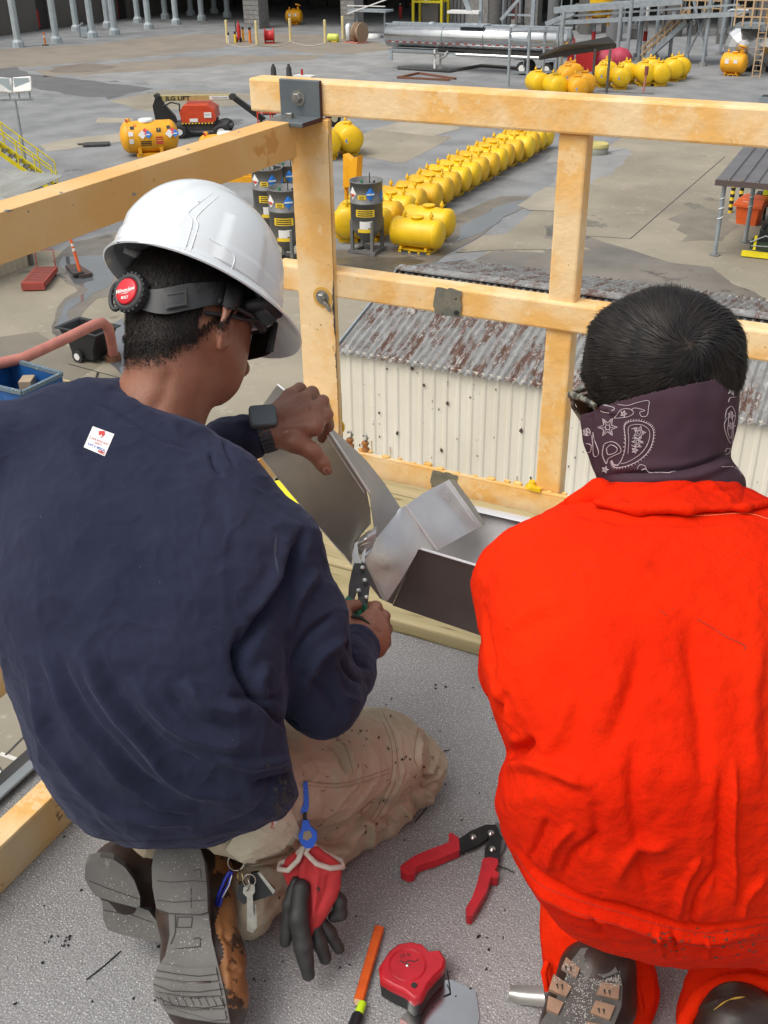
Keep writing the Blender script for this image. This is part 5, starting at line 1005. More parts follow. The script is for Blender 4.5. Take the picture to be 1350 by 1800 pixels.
def strands(name, roots, dirs, normals, length, parent, mat, width=.0009, lift=.004, seg=5, curl=.25, rg=None, flow=None, grav=0.):
    """short hair: one thin tapering ribbon per strand, all one mesh"""
    rg = rg or np.random.default_rng(3); n = len(roots); p = roots.copy(); d = dirs.copy(); L = length*(rg.uniform(.6, 1.15, n)) if np.isscalar(length) else length*rg.uniform(.75, 1.1, n)
    side = np.cross(d, normals); side /= np.linalg.norm(side, axis=1)[:, None]+1e-9; VV = []; jit = rg.normal(0, curl, (n, 3))
    for k in range(seg+1):
        t = k/seg; w_ = width*(1-t*.8)
        VV.append(p-side*w_/2); VV.append(p+side*w_/2)
        if flow is not None: d = d*.6+flow(p)*.4
        d = d+jit*.12+normals*(.16 if k == 0 else -.13)+np.array([0, 0, -grav]); d /= np.linalg.norm(d, axis=1)[:, None]+1e-9
        p = p+d*(L/seg)[:, None]+normals*(lift/seg*(1 if k < 2 else .2))
    V = np.stack(VV, 1).reshape(-1, 3); m_ = 2*(seg+1); b = np.arange(n)[:, None]*m_
    Q = np.concatenate([b+np.array([[2*k, 2*k+1, 2*k+3, 2*k+2]]) for k in range(seg)])
    return mesh_of(V, Q, name, [mat], parent)
def adopt(o, parent):
    o.parent = parent
    if parent.type == 'EMPTY': o.location = [-v for v in parent.location]
    return o
def Pq(t): return P(*t)
def pk(pts): return [P(*p) for p in pts]
# ================================================================ person in the navy sweatshirt
NAVY = M('navy_sweatshirt', (.011, .0145, .034), (.018, .021, .045), 6, 6, rough=.92, bump=.35, bscale=700, bdist=.0006, speck=((.05, .055, .09), 900, .60, .2), bump2=(.25, 40, .004), spec=.25)
NAVY.node_tree.nodes['Principled BSDF'].inputs['Sheen Weight'].default_value = .16; NAVY.node_tree.nodes['Principled BSDF'].inputs['Sheen Tint'].default_value = (.35, .38, .6, 1)
man = thing('person', 'kneeling worker in navy sweatshirt and white hard hat cutting sheet metal with snips', 'person', (-.72, .95, 0))
# shirt
S = SDF(.006, .045)
S.loft([(680, 150, 206, 1.474, .04), (700, 118, 246, 1.452, .055), (722, 85, 290, 1.434, .065), (743, 60, 335, 1.424, .07), (770, 35, 362, 1.406, .08), (820, 0, 400, 1.375, .09), (880, -25, 455, 1.34, .105), (950, -38, 500, 1.315, .12), (1050, -28, 505, 1.29, .125), (1150, -5, 500, 1.285, .125), (1250, 25, 500, 1.29, .125), (1330, 52, 508, 1.305, .13), (1400, 92, 524, 1.335, .13), (1440, 122, 498, 1.365, .125), (1468, 160, 430, 1.39, .11), (1486, 215, 380, 1.41, .09)], .04)
S.chain(pk([(215, 745, 1.53), (120, 760, 1.50), (-5, 805, 1.47)]), [.052, .058, .070])
S.chain(pk([(300, 795, 1.49), (390, 870, 1.47), (478, 958, 1.47)]), [.040, .055, .062])
S.chain(pk([(482, 968, 1.47), (525, 1100, 1.47), (568, 1228, 1.51)]), [.062, .062, .054], .03)
S.chain(pk([(566, 1226, 1.51), (600, 1180, 1.60), (626, 1140, 1.69)]), [.054, .046, .036], .02)
S.chain(pk([(-5, 810, 1.48), (110, 900, 1.68), (210, 880, 1.80)]), [.066, .060, .052], .03)
S.chain(pk([(210, 880, 1.80), (330, 810, 1.75), (398, 783, 1.72), (438, 766, 1.70)]), [.052, .042, .037, .033], .03)
# cuff rims
S.ell(P(441, 765, 1.70), (.012, .036, .036), cammat((.85, -.45, -.1), (.45, .85, 0), (0, 0, 1)), .01)
S.ell(P(630, 1136, 1.695), (.014, .038, .038), cammat((.35, -.5, .8), (.9, .1, -.35), (0, 1, .5)), .01)
S.chain(pk([(158, 692, 1.50), (190, 698, 1.478), (225, 718, 1.456), (262, 738, 1.446), (305, 753, 1.446), (352, 768, 1.465)]), [.014]*6, .008)
V, Q = S.mesh(2)
nf = [([(150, 706), (190, 716), (225, 738), (262, 762), (305, 779), (350, 790)], 3, -.003), ([(560, 1000), (520, 1060), (500, 1120)], 12, .006), ([(590, 1080), (540, 1120), (505, 1180)], 10, -.007), ([(610, 1120), (560, 1150), (530, 1220)], 9, .007), ([(400, 1220), (450, 1230), (500, 1222)], 10, -.006), ([(380, 1330), (450, 1345), (515, 1330)], 11, .006), ([(440, 1380), (490, 1370), (525, 1350)], 8, -.006), ([(74, 1140), (117, 1232), (163, 1294), (218, 1357), (272, 1403), (350, 1432)], 9, .010), ([(48, 1168), (78, 1275), (113, 1333), (175, 1403), (233, 1430), (352, 1450)], 11, .009),
      ([(136, 1130), (187, 1232), (241, 1294), (296, 1357), (350, 1392), (420, 1403)], 13, .009), ([(225, 1190), (288, 1263), (350, 1298), (450, 1316)], 14, .008), ([(320, 1195), (370, 1240), (440, 1250)], 14, .007),
      ([(100, 1150), (150, 1250), (200, 1310), (260, 1375), (330, 1410)], 12, -.006), ([(170, 1150), (230, 1250), (300, 1320), (400, 1365)], 14, -.006), ([(290, 1210), (350, 1270), (450, 1285)], 14, -.005),
      ([(538, 925), (505, 1020), (455, 1100), (425, 1150), (440, 1190)], 13, -.013), ([(430, 1100), (415, 1150), (430, 1200), (480, 1250), (530, 1292)], 9, -.013), ([(470, 1160), (455, 1210), (500, 1265)], 10, .007),
      ([(505, 940), (480, 1030), (440, 1090)], 16, .006), ([(40, 730), (110, 770), (150, 840)], 22, .004), ([(20, 900), (80, 980), (110, 1090)], 26, .004), ([(360, 850), (400, 920), (410, 1000)], 24, -.003),
      ([(600, 1120), (622, 1160), (652, 1180)], 5, -.005), ([(590, 1150), (615, 1185), (648, 1205)], 6, -.005), ([(580, 1175), (600, 1220), (640, 1235)], 7, .004), ([(520, 1180), (560, 1200), (610, 1270)], 10, -.005), ([(500, 1340), (450, 1430), (360, 1470)], 12, -.004),
      ([(370, 790), (378, 820), (395, 835)], 5, -.004), ([(390, 765), (400, 795), (415, 822)], 4, -.003)]
shirt = mesh_of(V, Q, 'sweatshirt', [NAVY], None, 1, folds(nf, [(.005, 8, (1, 1, 1)), (.0032, 22, (1, 1, 1)), (.0010, 70, (1, 1, 1)), (.0022, 9.3, (1, 1, .6), 1), (.0012, 26, (1, 1, 1), 1)], 1.6, .8))
adopt(shirt, man)
D = Decal(shirt); TAGW = M('label_white', (.72, .72, .72), rough=.6); TAGR = M('label_red', (.55, .05, .04), rough=.6); TAGB = M('label_blue', (.03, .10, .45), rough=.6)
uv = D.patch([(163, 749), (201, 763), (184, 802), (147, 786)], TAGW, .0012, 6)
def shield(D, cx, cy, r, m, off=.0018):
    pts = [(cx-r, cy-r), (cx+r, cy-r), (cx+r, cy+.2*r), (cx, cy+r*1.2), (cx-r, cy+.2*r)]; ring = [D.hit(*p, off)[0] for p in pts]; D.mb.add(ring, [tuple(range(5))], m)
shield(D, 179, 763, 5.5, TAGR); D.text('+', uv, .50, .28, .22, TAGW, 1, .01, .0024)
D.text('FLAME-RESISTANT', uv, .5, .50, .115, TAGR, .95, .0, .002); D.text('SAFETY', uv, .52, .63, .11, TAGR, 1, 0, .002); D.text('CAT 2  BOCA', uv, .5, .78, .13, TAGB, 1, .003, .002); D.text('HRC', uv, .8, .90, .16, TAGR, 1, .006, .002)
uv2 = lambda a, b: None
rg = random.Random(4); LINT = M('lint', (.16, .17, .22), rough=.9)
for k in range(22): D.blot(rg.uniform(20, 500), rg.uniform(760, 1450), rg.uniform(.4, .8), LINT, .001, rg=rg)
DUST = M('dust_smear', (.045, .05, .08), (.03, .035, .06), 90, rough=.95)
for p in ([(486, 940), (484, 975), (490, 1010)],): D.line(smooth_line(p, 5), [1, 7, 3, 6, 1], DUST, .0008)
MUD = M('mud_smear', (.05, .042, .036), (.03, .03, .035), 60, rough=.9)
for k in range(60): D.blot(500+rg.gauss(0, 12), 1400+rg.gauss(0, 22), rg.uniform(1, 4), MUD, .0008, (1, 1.6), rg=rg)
for k in range(10): D.line(smooth_line([(505-k*9, 1428+k*5), (515-k*12, 1418+k*5)], 2), 2.5, MUD, .0008)
D.line(smooth_line([(126, 1470), (200, 1477), (300, 1478), (400, 1462), (470, 1425), (512, 1385)], 6), 1.6, M('hem_stitch', (.010, .012, .03), rough=.9), .0008)
D.done()
# collar rib
b = MB(); cpts = smooth_line([(172, 684), (198, 700), (232, 722), (270, 742), (310, 758), (350, 770), (372, 775)], 5)
Dc = Decal(shirt); pts = []
for p in cpts:
    h_ = Dc.hit(*p, .002); 
    if h_: pts.append(h_[0])
# skin: head, neck, arms, hands, in one surface
HC = P(338, 553, 1.535); HF = np.array([.56, .26, .79]); HF /= np.linalg.norm(HF); HU = np.array([.14, -.97, .22]); HU -= HF*(HU @ HF); HU /= np.linalg.norm(HU); HR = np.cross(HF, HU)
Rh = np.stack([cam2w(HF), cam2w(HR), cam2w(HU)], 1)
def hp(f, r, u): return HC+Rh @ np.array([f, r, u])
B = SDF(.0033, .02)
B.ell(HC+Rh @ np.array([-.004, 0, .012]), (.098, .077, .098), Rh); B.ell(hp(.035, 0, -.045), (.066, .060, .072), Rh, .03); B.ell(hp(.062, 0, -.085), (.030, .034, .026), Rh, .03)
B.cone(hp(.050, .030, -.065), hp(.004, .056, -.040), .020, .018, .03); B.cone(hp(.050, -.030, -.065), hp(.004, -.056, -.040), .020, .018, .03)
B.cone(hp(.094, 0, -.008), hp(.116, 0, -.038), .008, .014, .012); B.cone(hp(.090, .020, .020), hp(.090, -.020, .020), .010, .010, .014); B.cone(hp(.094, .016, -.068), hp(.094, -.016, -.068), .008, .008, .01)
for s in (1, -1):
    e = hp(-.008, .083*s, -.030); B.ell(e, (.022, .0065, .035), Rh @ np.array(Matrix.Rotation(-.50*s, 3, 'Z')) , .006); B.ell(e+Rh @ np.array([.004, .006*s, .004]), (.009, .006, .017), Rh, .004, True)
    B.chain([hp(.008, .078*s, -.004), hp(-.010, .090*s, .000), hp(-.028, .099*s, -.016), hp(-.028, .097*s, -.038), hp(-.014, .085*s, -.066)], [.004, .0052, .0055, .0050, .0055], .004)
B.chain([hp(-.030, .0, -.055), P(300, 660, 1.515), P(272, 742, 1.525)], [.058, .056, .056], .03)
B.chain(pk([(272, 742, 1.525), (240, 900, 1.50), (260, 1150, 1.45), (290, 1370, 1.50)]), [.06, .085, .085, .075], .04)
B.chain(pk([(272, 785, 1.54), (10, 815, 1.52), (110, 900, 1.68), (210, 880, 1.80), (398, 783, 1.72), (462, 758, 1.70)]), [.04, .04, .040, .038, .028, .0255], .02)
B.chain(pk([(300, 800, 1.50), (478, 960, 1.49), (568, 1228, 1.52), (622, 1138, 1.69)]), [.035, .042, .036, .026], .02)
B.chain(pk([(290, 1370, 1.53), (425, 1388, 1.64), (668, 1338, 1.89), (700, 1352, 1.94), (640, 1420, 1.92), (530, 1490, 1.82), (455, 1560, 1.73)]), [.07, .06, .045, .04, .036, .032, .028], .012)
# left hand over the sheet edge
W_ = (466, 757, 1.700)
for tip, r1 in (((553, 750, 1.682), .0155), ((549, 724, 1.690), .0150), ((532, 705, 1.712), .0145), ((510, 697, 1.735), .0135)): B.cone(P(*W_), P(*tip), .022, r1, .016)
for ch in ([(551, 748, 1.684), (574, 729, 1.705), (577, 748, 1.752), (566, 770, 1.775)], [(548, 722, 1.694), (567, 706, 1.722), (574, 726, 1.772), (566, 748, 1.79)], [(532, 703, 1.714), (549, 690, 1.745), (560, 708, 1.79)], [(510, 695, 1.737), (527, 684, 1.765), (540, 700, 1.80)]): B.chain(pk(ch), [.0118, .0108, .0098, .009][:len(ch)], .0045)
B.chain(pk([(484, 768, 1.695), (516, 777, 1.682), (549, 793, 1.688), (566, 814, 1.698), (574, 826, 1.703)]), [.018, .0165, .0135, .0118, .0098], .008)
for p in ((556, 741, 1.681), (552, 717, 1.692)): B.ell(P(*p), (.008, .008, .008), None, .01)
# right hand round the snips' handles
W2 = (618, 1130, 1.70)
for tip, r1 in (((655, 1086, 1.722), .017), ((667, 1104, 1.716), .017), ((670, 1124, 1.712), .016), ((662, 1141, 1.706), .015)): B.cone(P(*W2), P(*tip), .025, r1, .014)
for ch in ([(656, 1084, 1.722), (660, 1068, 1.765), (636, 1068, 1.795), (622, 1078, 1.79)], [(668, 1102, 1.718), (674, 1084, 1.768), (648, 1084, 1.800), (630, 1092, 1.79)], [(672, 1123, 1.713), (678, 1106, 1.762), (655, 1104, 1.795), (636, 1108, 1.79)], [(664, 1141, 1.708), (675, 1130, 1.750), (655, 1124, 1.785), (640, 1126, 1.78)]): B.chain(pk(ch), [.0122, .0112, .010, .009], .005)
B.chain(pk([(608, 1112, 1.70), (602, 1086, 1.715), (606, 1070, 1.738), (626, 1064, 1.762)]), [.020, .015, .0125, .0105], .008)
V, Q = B.mesh(1)
kf = [([(520, 706), (530, 716)], 2, -.0014), ([(538, 712), (546, 722)], 2, -.0014), ([(548, 738), (552, 746)], 2, -.0012), ([(543, 792), (556, 784)], 1.5, -.001), ([(547, 797), (560, 789)], 1.5, -.001), ([(563, 812), (572, 806)], 1.5, -.001), ([(565, 722), (576, 734)], 1.6, -.0012), ([(569, 719), (579, 730)], 1.6, -.0010), ([(546, 786), (556, 782)], 2, -.0008), ([(552, 800), (562, 793)], 2, -.0008), ([(560, 716), (572, 722)], 2, -.001), ([(650, 1075), (668, 1082)], 2, -.001), ([(495, 740), (540, 722)], 5, .0012), ([(490, 752), (545, 745)], 5, .0012), ([(500, 722), (528, 706)], 4, .001), ([(659, 1094), (645, 1086)], 2.5, -.0025), ([(672, 1114), (656, 1104)], 2.5, -.0025), ([(668, 1134), (650, 1122)], 2.5, -.0025), ([(300, 640), (290, 690), (262, 735)], 12, -.003), ([(395, 700), (370, 735), (350, 760)], 10, .003)]
body = mesh_of(V, Q, 'body', [SKIN], None, 0, folds(kf, [(.0006, 60, (1, 1, 1))])); adopt(body, man)
D = Decal(body)
def nail(D, px, py, ang, a, c, m=NAIL):
    ca, sa = math.cos(ang), math.sin(ang); ring = []
    for k in range(14):
        t = k*2*math.pi/14; u = a*abs(math.cos(t))**.7*np.sign(math.cos(t)); v = c*abs(math.sin(t))**.7*np.sign(math.sin(t)); h_ = D.hit(px+u*ca-v*sa, py+u*sa+v*ca, .0008)
        if h_ is None: return
        ring.append(h_[0])
    D.mb.add(ring, [tuple(range(14))], m)
nail(D, 574, 827, .95, 7, 5.5)
D.line([(499, 760), (507, 758)], [1.5, 3, 1.5], M('pale_scar', (.42, .22, .16)), .0005)
# short beard shadow and the dark scalp below the band
SCALP = M('cropped_scalp', (.022, .015, .012), (.05, .028, .02), 60, rough=.7, speck=((.006, .005, .005), 900, .5, .1))
D.done()
def inpoly(x, y, poly):
    poly = np.array(poly, float); c = np.zeros(x.shape, bool); j = len(poly)-1
    for i in range(len(poly)):
        a, b_ = poly[i], poly[j]; m = ((a[1] > y) != (b_[1] > y)) & (x < (b_[0]-a[0])*(y-a[1])/(b_[1]-a[1]+1e-12)+a[0]); c ^= m; j = i
    return c
def facemat(o, mat, test):
    me = o.data; n = len(me.polygons); me.materials.append(mat); k = len(me.materials)-1; c = np.empty(n*3); me.polygons.foreach_get('center', c); c = c.reshape(-1, 3); mi = np.zeros(n, np.int32); me.polygons.foreach_get('material_index', mi); nn = np.empty(n*3); me.polygons.foreach_get('normal', nn)
    t = test(c, nn.reshape(-1, 3)); mi[t & (mi == 0)] = k; me.polygons.foreach_set('material_index', mi); me.update()
def loc_h(c): q = (c-HC) @ Rh; return q[:, 0], q[:, 1], q[:, 2]   # forward, right, up
def hairy(c, nz=.006):
    f, r, u = loc_h(c); wob = np.array([mnoise.noise(Vector(v*90)) for v in c])*nz if len(c) else 0
    # hairline: lower at the nape, rising to the temple in front of the ear
    lim = np.interp(f, [-.1, -.065, -.035, -.012, .02, .06], [-.100, -.086, -.056, -.020, .012, .06])
    return (u > lim+wob) & (np.linalg.norm(np.stack([f, r, u], 1), axis=1) < .125) & (f < .085) & ~((np.abs(r) > .062) & (f > -.044) & (u < .008))
facemat(body, SCALP, lambda c, n: (np.linalg.norm(c-HC, axis=1) < .15) & hairy(c, .014))
# hair strands
def sample(o, test, n, rg):
    me = o.data; npol = len(me.polygons); c = np.empty(npol*3); me.polygons.foreach_get('center', c); c = c.reshape(-1, 3); nn = np.empty(npol*3); me.polygons.foreach_get('normal', nn); nn = nn.reshape(-1, 3); ar = np.empty(npol); me.polygons.foreach_get('area', ar)
    w_ = ar*test(c, nn); i = rg.choice(npol, n, p=w_/w_.sum()); return c[i]+rg.normal(0, .0012, (n, 3)), nn[i]
rgn = np.random.default_rng(11); dn_ = -Rh[:, 2]
near = lambda c, n: (np.linalg.norm(c-HC, axis=1) < .15)
p, n_ = sample(body, lambda c, n: near(c, n) & hairy(c, .010) & (loc_h(c)[2] < .09), 26000, rgn)
u_ = loc_h(p)[2]; Ln = np.interp(u_, [-.09, -.06, -.03, .0, .05], [.0025, .005, .009, .016, .040])
d = dn_+.5*n_+rgn.normal(0, .25, p.shape); d -= n_*(d*n_).sum(1)[:, None]*.6; d /= np.linalg.norm(d, axis=1)[:, None]
def low_hair(c):
    f, r, u = loc_h(c); lm = np.interp(f, [-.1, -.065, -.035, -.012], [-.128, -.116, -.076, -.036]); return np.clip((u-lm)/.04, 0, 1)**2*(f < -.008)*(np.linalg.norm(c-HC, axis=1) < .16)*(u < np.interp(f, [-.1, -.065, -.035, -.012], [-.085, -.07, -.04, -.005]))
p2, n2 = sample(body, lambda c, n: low_hair(c), 9000, rgn); d2 = dn_+.4*n2+rgn.normal(0, .25, p2.shape); d2 /= np.linalg.norm(d2, axis=1)[:, None]
adopt(strands('hair', np.r_[p, p2], np.r_[d, d2], np.r_[n_, n2], np.r_[Ln, np.full(len(p2), .0040)], None, HAIR, .0009, .002, 4, .12, rgn), man)
# ---------------------------------------------------------------- hard hat
HW = M('hard_hat_white', (.72, .755, .78), (.68, .715, .74), 8, rough=.24, coat=.3, speck=((.5, .5, .5), 45, .80, .03), bump=.05, bscale=90, bdist=.001)
OF = np.array([.60, .34, .72]); OF /= np.linalg.norm(OF); OU = np.array([.26, -.93, .22]); OU -= OF*(OU @ OF); OU /= np.linalg.norm(OU); OR = np.cross(OF, OU)
HO = P(348, 500, 1.535); Ro = np.stack([cam2w(OF), cam2w(OR), cam2w(OU)], 1)
def ho(f, r, u): return HO+Ro @ np.array([f, r, u])
na = 96; rows = []
def dome(a, t):
    """a azimuth from the front, t 0 brim .. 1 crown"""
    ca, sa = math.cos(a), math.sin(a); R0 = 1/math.sqrt((ca/.132)**2+(sa/.108)**2); el = t*math.pi/2; r = R0*math.cos(el)**.82; z = .138*math.sin(el)**.95
    y = abs(r*sa); f = r*ca
    ridge = .0045*(1-max(0, min(1, (y-.036)/.006)))*min(1, max(0, (t-.10)/.1)) if f > -.20 else 0        # raised centre panel
    side = .0035*(1 if (t < .34 and .30 < abs(math.sin(a)) and abs(abs(a)-1.75) < .32) else 0)
    fl = max(0, (t-.78)/.22)
    n_ = np.array([ca*math.cos(el)/.132, sa*math.cos(el)/.108, math.sin(el)/.138]); n_ /= np.linalg.norm(n_)
    lowb = .0022*(1 if t < .10 else 0)
    return np.array([r*ca, r*sa, z])+n_*(ridge*(1-fl*.5)+side+lowb)
for t in list(np.linspace(0, .4, 27))+list(np.linspace(.425, 1, 26)): rows.append([ho(*dome(a, t)) for a in np.linspace(-math.pi, math.pi, na+1)])
brim = []
for e, dz in ((1.0, -.003), (.6, -.001), (.25, .0005)):
    r_ = []
    for a in np.linspace(-math.pi, math.pi, na+1):
        ca, sa = math.cos(a), math.sin(a); R0 = 1/math.sqrt((ca/.132)**2+(sa/.108)**2); fr = max(0, math.cos(a*.72))**3 if abs(a) < 2.1 else 0; wd = .011+.044*fr
        r_.append(ho((R0+wd*e)*ca, (R0+wd*e)*sa, dz*4-.010*fr*e-.004))
    brim.append(r_)
b = MB(); b.sheet(brim+rows, HW); hat = b.build('hard_hat', None, solid=.0028); adopt(hat, man)
for x_, z0_ in ():
    pass
b = MB()
Dh = Decal(hat); 
hat_loc = np.array(hat.location); rg = random.Random(6)
for x, y, r in ((351, 354, 3.2), (363, 345, 2.2), (378, 342, 2.6), (396, 346, 2.2)): Dh.blot(x, y, r, INK, .0022, (1.2, .8), rg=rg)
b = Dh.mb
b.build('vent', hat)
for ln in ([(377, 338), (352, 356), (331, 375), (338, 392), (324, 440)], [(385, 345), (362, 364), (344, 384), (348, 398), (334, 443)], [(367, 419), (410, 447), (407, 474)], [(183, 428), (244, 426), (330, 440), (400, 471), (439, 498), (490, 538)]):
    hs_ = [Dh.hit(*q_, .0016) for q_ in smooth_line(ln, 6)]; hs_ = [q_[0] for q_ in hs_ if q_]
    if len(hs_) > 3: b = MB(); b.tube(hs_, .0011, HW, 6); b.build('moulded_ridge', hat)
for ln in ([(285, 372), (318, 352)], [(300, 405), (330, 385)], [(420, 420), (440, 455)], [(240, 400), (262, 396)]): Dh2 = Decal(hat); Dh2.line(ln, .7, M('hat_scuff', (.50, .52, .54), rough=.6), .0018); Dh2.done('scuff', hat)
b = MB(); q0 = [ho(*(dome(a, t)*1.012)) for a, t in ((2.35, .16), (2.35, .185), (2.55, .185), (2.55, .16))]; b.add(q0, [(0, 1, 2, 3)], M('moulded_mark', (.60, .63, .65), rough=.4)); b.build('moulded_mark', hat)
# suspension band and ratchet knob, wrapped round the head
SUSP = M('suspension_plastic', (.022, .023, .026), (.03, .031, .034), 9, rough=.5)
def band(line, wpx, name, off, thick, mat=SUSP, dec=None):
    D = dec or Decal(body); D.line(smooth_line(line, 8), wpx, mat, off); o = D.mb.build(name); sd = o.modifiers.new('s', 'SOLIDIFY'); sd.thickness = thick; sd.offset = 0; sd.use_rim = True
    wl = o.modifiers.new('w', 'WELD'); wl.merge_threshold = .0004; o.modifiers.move(1, 0); return o
bo = band([(214, 510), (240, 524), (285, 530), (330, 522), (380, 516), (415, 524), (440, 545), (462, 580)], [22, 36, 46, 46, 40, 42, 44, 40], 'headband', .011, .003)
adopt(bo, hat) if False else None
bo.parent = hat
D = Decal(bo)
b = MB(); KC = P(244, 521, 1.0); hh = Decal(body).hit(244, 521, 0); KC = hh[0]; kn = cam2w((-.50, -.12, -.86)); kn /= np.linalg.norm(kn); KC = KC+kn*.013
b.lathe(KC-kn*.004, kn, [(0, .027), (.010, .0275), (.014, .025), (.015, .0195), (.012, .0185)], SUSP, 40); 
for k in range(22):
    a = k*2*math.pi/22; u = np.cross(kn, (0, 0, 1)); u /= np.linalg.norm(u); v = np.cross(kn, u); b.cyl(KC+(u*math.cos(a)+v*math.sin(a))*.0272-kn*.002, KC+(u*math.cos(a)+v*math.sin(a))*.0272+kn*.008, .0018, SUSP, 6)
kb = b.build('ratchet_knob', hat)
b = MB(); b.lathe(KC+kn*.0085, kn, [(0, .0182), (.0035, .0182), (.0045, .0165), (.0048, .001)], M('knob_red', (.60, .012, .025), rough=.4), 36)
vu = cam2w((0, -1, 0)); vu = vu-kn*(vu @ kn); vu /= np.linalg.norm(vu); uu = np.cross(vu, kn); text_poly(b, 'Milwaukee', .0078, KC+kn*.0136+vu*.001, uu+vu*.10, vu, STW, 0, .0002); text_poly(b, 'BOLT', .0052, KC+kn*.0136-vu*.0095, uu, vu, STW, 0, .0002)
b.add([KC+kn*.0136+uu*x+vu*y for x, y in ((-.010, -.0045), (.001, -.0022), (-.001, -.0036), (.011, -.0006), (-.0005, -.005), (.001, -.0035))], [(0, 1, 2, 3, 4, 5)], STW); b.build('knob_badge', hat)
b = MB(); c0 = KC-kn*.002; ring = [c0-uu*.030+(uu*math.cos(a)*-.012+vu*math.sin(a)*.019) for a in np.linspace(-1.9, 1.9, 12)]; b.tube([c0-uu*.018+vu*.016]+ring+[c0-uu*.018-vu*.016], .0035, SUSP, 8); b.build('band_loop', hat)
b = MB(); c1 = Decal(body).hit(300, 526, .0145)
if c1: 
    Dq = Decal(body); Dq.line([(288, 529), (328, 522)], [30, 30], SUSP, .0165); Dq.line([(293, 518), (326, 512)], 2, DARK, .018); Dq.line([(293, 540), (326, 534)], 2, DARK, .018); Dq.line([(326, 512), (326, 534)], 2, DARK, .018); Dq.mb.build('band_slot', hat)
# dark harness arm running forward under the brim
b = MB(); b.tube([Decal(body).hit(430, 540, .006)[0], ho(.05, .10, -.010), ho(.09, .085, -.006)], [.010, .009, .008], SUSP, 8); 
b.build('brow_strap', hat)
for a in (.6, 1.2, -.6, -1.2, 2.6, -2.6):
    b = MB(); b.tube([hp(.07*math.cos(a), .06*math.sin(a), .06), ho(.118*math.cos(a), .098*math.sin(a), .004)], .005, M('clip_white', (.5, .5, .5)), 6); b.build('harness_clip', hat)
# safety glasses
b = MB(); GLS = M('dark_lens', (.01, .01, .012), rough=.08); b.tube([hp(-.035, .0885, -.006), hp(-.02, .090, -.004), hp(.03, .086, .002), hp(.075, .072, .0)], [.0035, .0035, .004, .007], BLKP, 8)
b.tube([hp(-.03, -.086, -.01), hp(.03, -.084, .0), hp(.075, -.072, .0)], [.003, .004, .007], BLKP, 8)
ta = [Decal(body).hit(*q_, .009) for q_ in ((361, 550), (380, 553), (405, 556), (428, 561))]; ta = [q_[0] for q_ in ta if q_]+[hp(.045, .088, .0), hp(.075, .075, .0)]; b.tube(ta, .0034, BLKP, 8)
gl = b.build('sunglasses'); adopt(gl, man)
for s in (1, -1):
    b = MB(); rows = [[hp(.086+.026*math.sqrt(max(0, 1-(rr_/.078)**2))+.004, s*rr_, uu_) for rr_ in np.linspace(.012, .075, 8)] for uu_ in (.018, .006, -.010, -.026)]
    b.sheet(rows, GLS); b.tube([r_ for r_ in rows[0]], .003, BLKP, 6); b.tube([r_[-1] for r_ in rows], .003, BLKP, 6); b.build('lens', gl, solid=.0015)
# watch
wm = MB(); wc = P(462, 733, 1.668); wx = cam2w((.92, -.08, .2)); wy = cam2w((.25, .88, -.35)); wx /= np.linalg.norm(wx); wy -= wx*(wy @ wx); wy /= np.linalg.norm(wy); wz = np.cross(wx, wy); 
if wz @ (CO-wc) < 0: wz = -wz
def rr_poly(w_, h_, r, n=5): return [(sx*(w_-r)+r*math.cos(a), sy*(h_-r)+r*math.sin(a)) for sx, sy, a0 in ((1, 1, 0), (-1, 1, math.pi/2), (-1, -1, math.pi), (1, -1, 1.5*math.pi)) for a in np.linspace(a0, a0+math.pi/2, n)]
WB = M('watch_strap', (.035, .045, .052), rough=.6)
wm.prism([wc+wx*x+wy*y-wz*.004 for x, y in rr_poly(.0215, .0185, .007)], wz*.010, M('watch_case', (.09, .10, .11), rough=.35)); wm.prism([wc+wx*x+wy*y+wz*.006 for x, y in rr_poly(.0195, .0165, .0065)], wz*.0012, M('watch_glass', (.15, .18, .20), rough=.25))
wo = wm.build('watch', bevel=.0008); adopt(wo, man)
fa = P(466, 757, 1.70)-P(438, 766, 1.70); fa /= np.linalg.norm(fa); wcn = P(468, 762, 1.700); b = MB()
u = wc-wcn; u -= fa*(u @ fa); u /= np.linalg.norm(u); v = np.cross(fa, u); nb = 26
for k in range(nb):
    a = k*2*math.pi/nb
    if abs(((a+math.pi) % (2*math.pi))-math.pi) < .45: continue
    for_r = .0295; c = wcn+(u*math.cos(a)+v*math.sin(a))*for_r; tt = -u*math.sin(a)+v*math.cos(a); nr = u*math.cos(a)+v*math.sin(a)
    b.box(c, (.021, .0058, .0042), WB, np.stack([fa, tt, nr], 1))
b.lathe(wcn-fa*.0095, fa, [(0, .0285), (.019, .0285)], WB, 40, caps=False); b.build('strap', wo, bevel=.0008)
# cord bracelets
b = MB(); ax = P(626, 1140, 1.69)-P(600, 1180, 1.60); ax /= np.linalg.norm(ax); c = P(626, 1117, 1.708); u = np.cross(ax, (0, 0, 1)); u /= np.linalg.norm(u); v = np.cross(ax, u)
for o_, r in ((0, .0315), (.006, .031)): b.tube([c+ax*(o_+.003*math.sin(a*2))+(u*math.cos(a)+v*math.sin(a))*r for a in np.linspace(0, 2*math.pi, 30)], .0021, M('bracelet_cord', (.015, .012, .012), rough=.8), 6)
adopt(b.build('bracelet'), man)
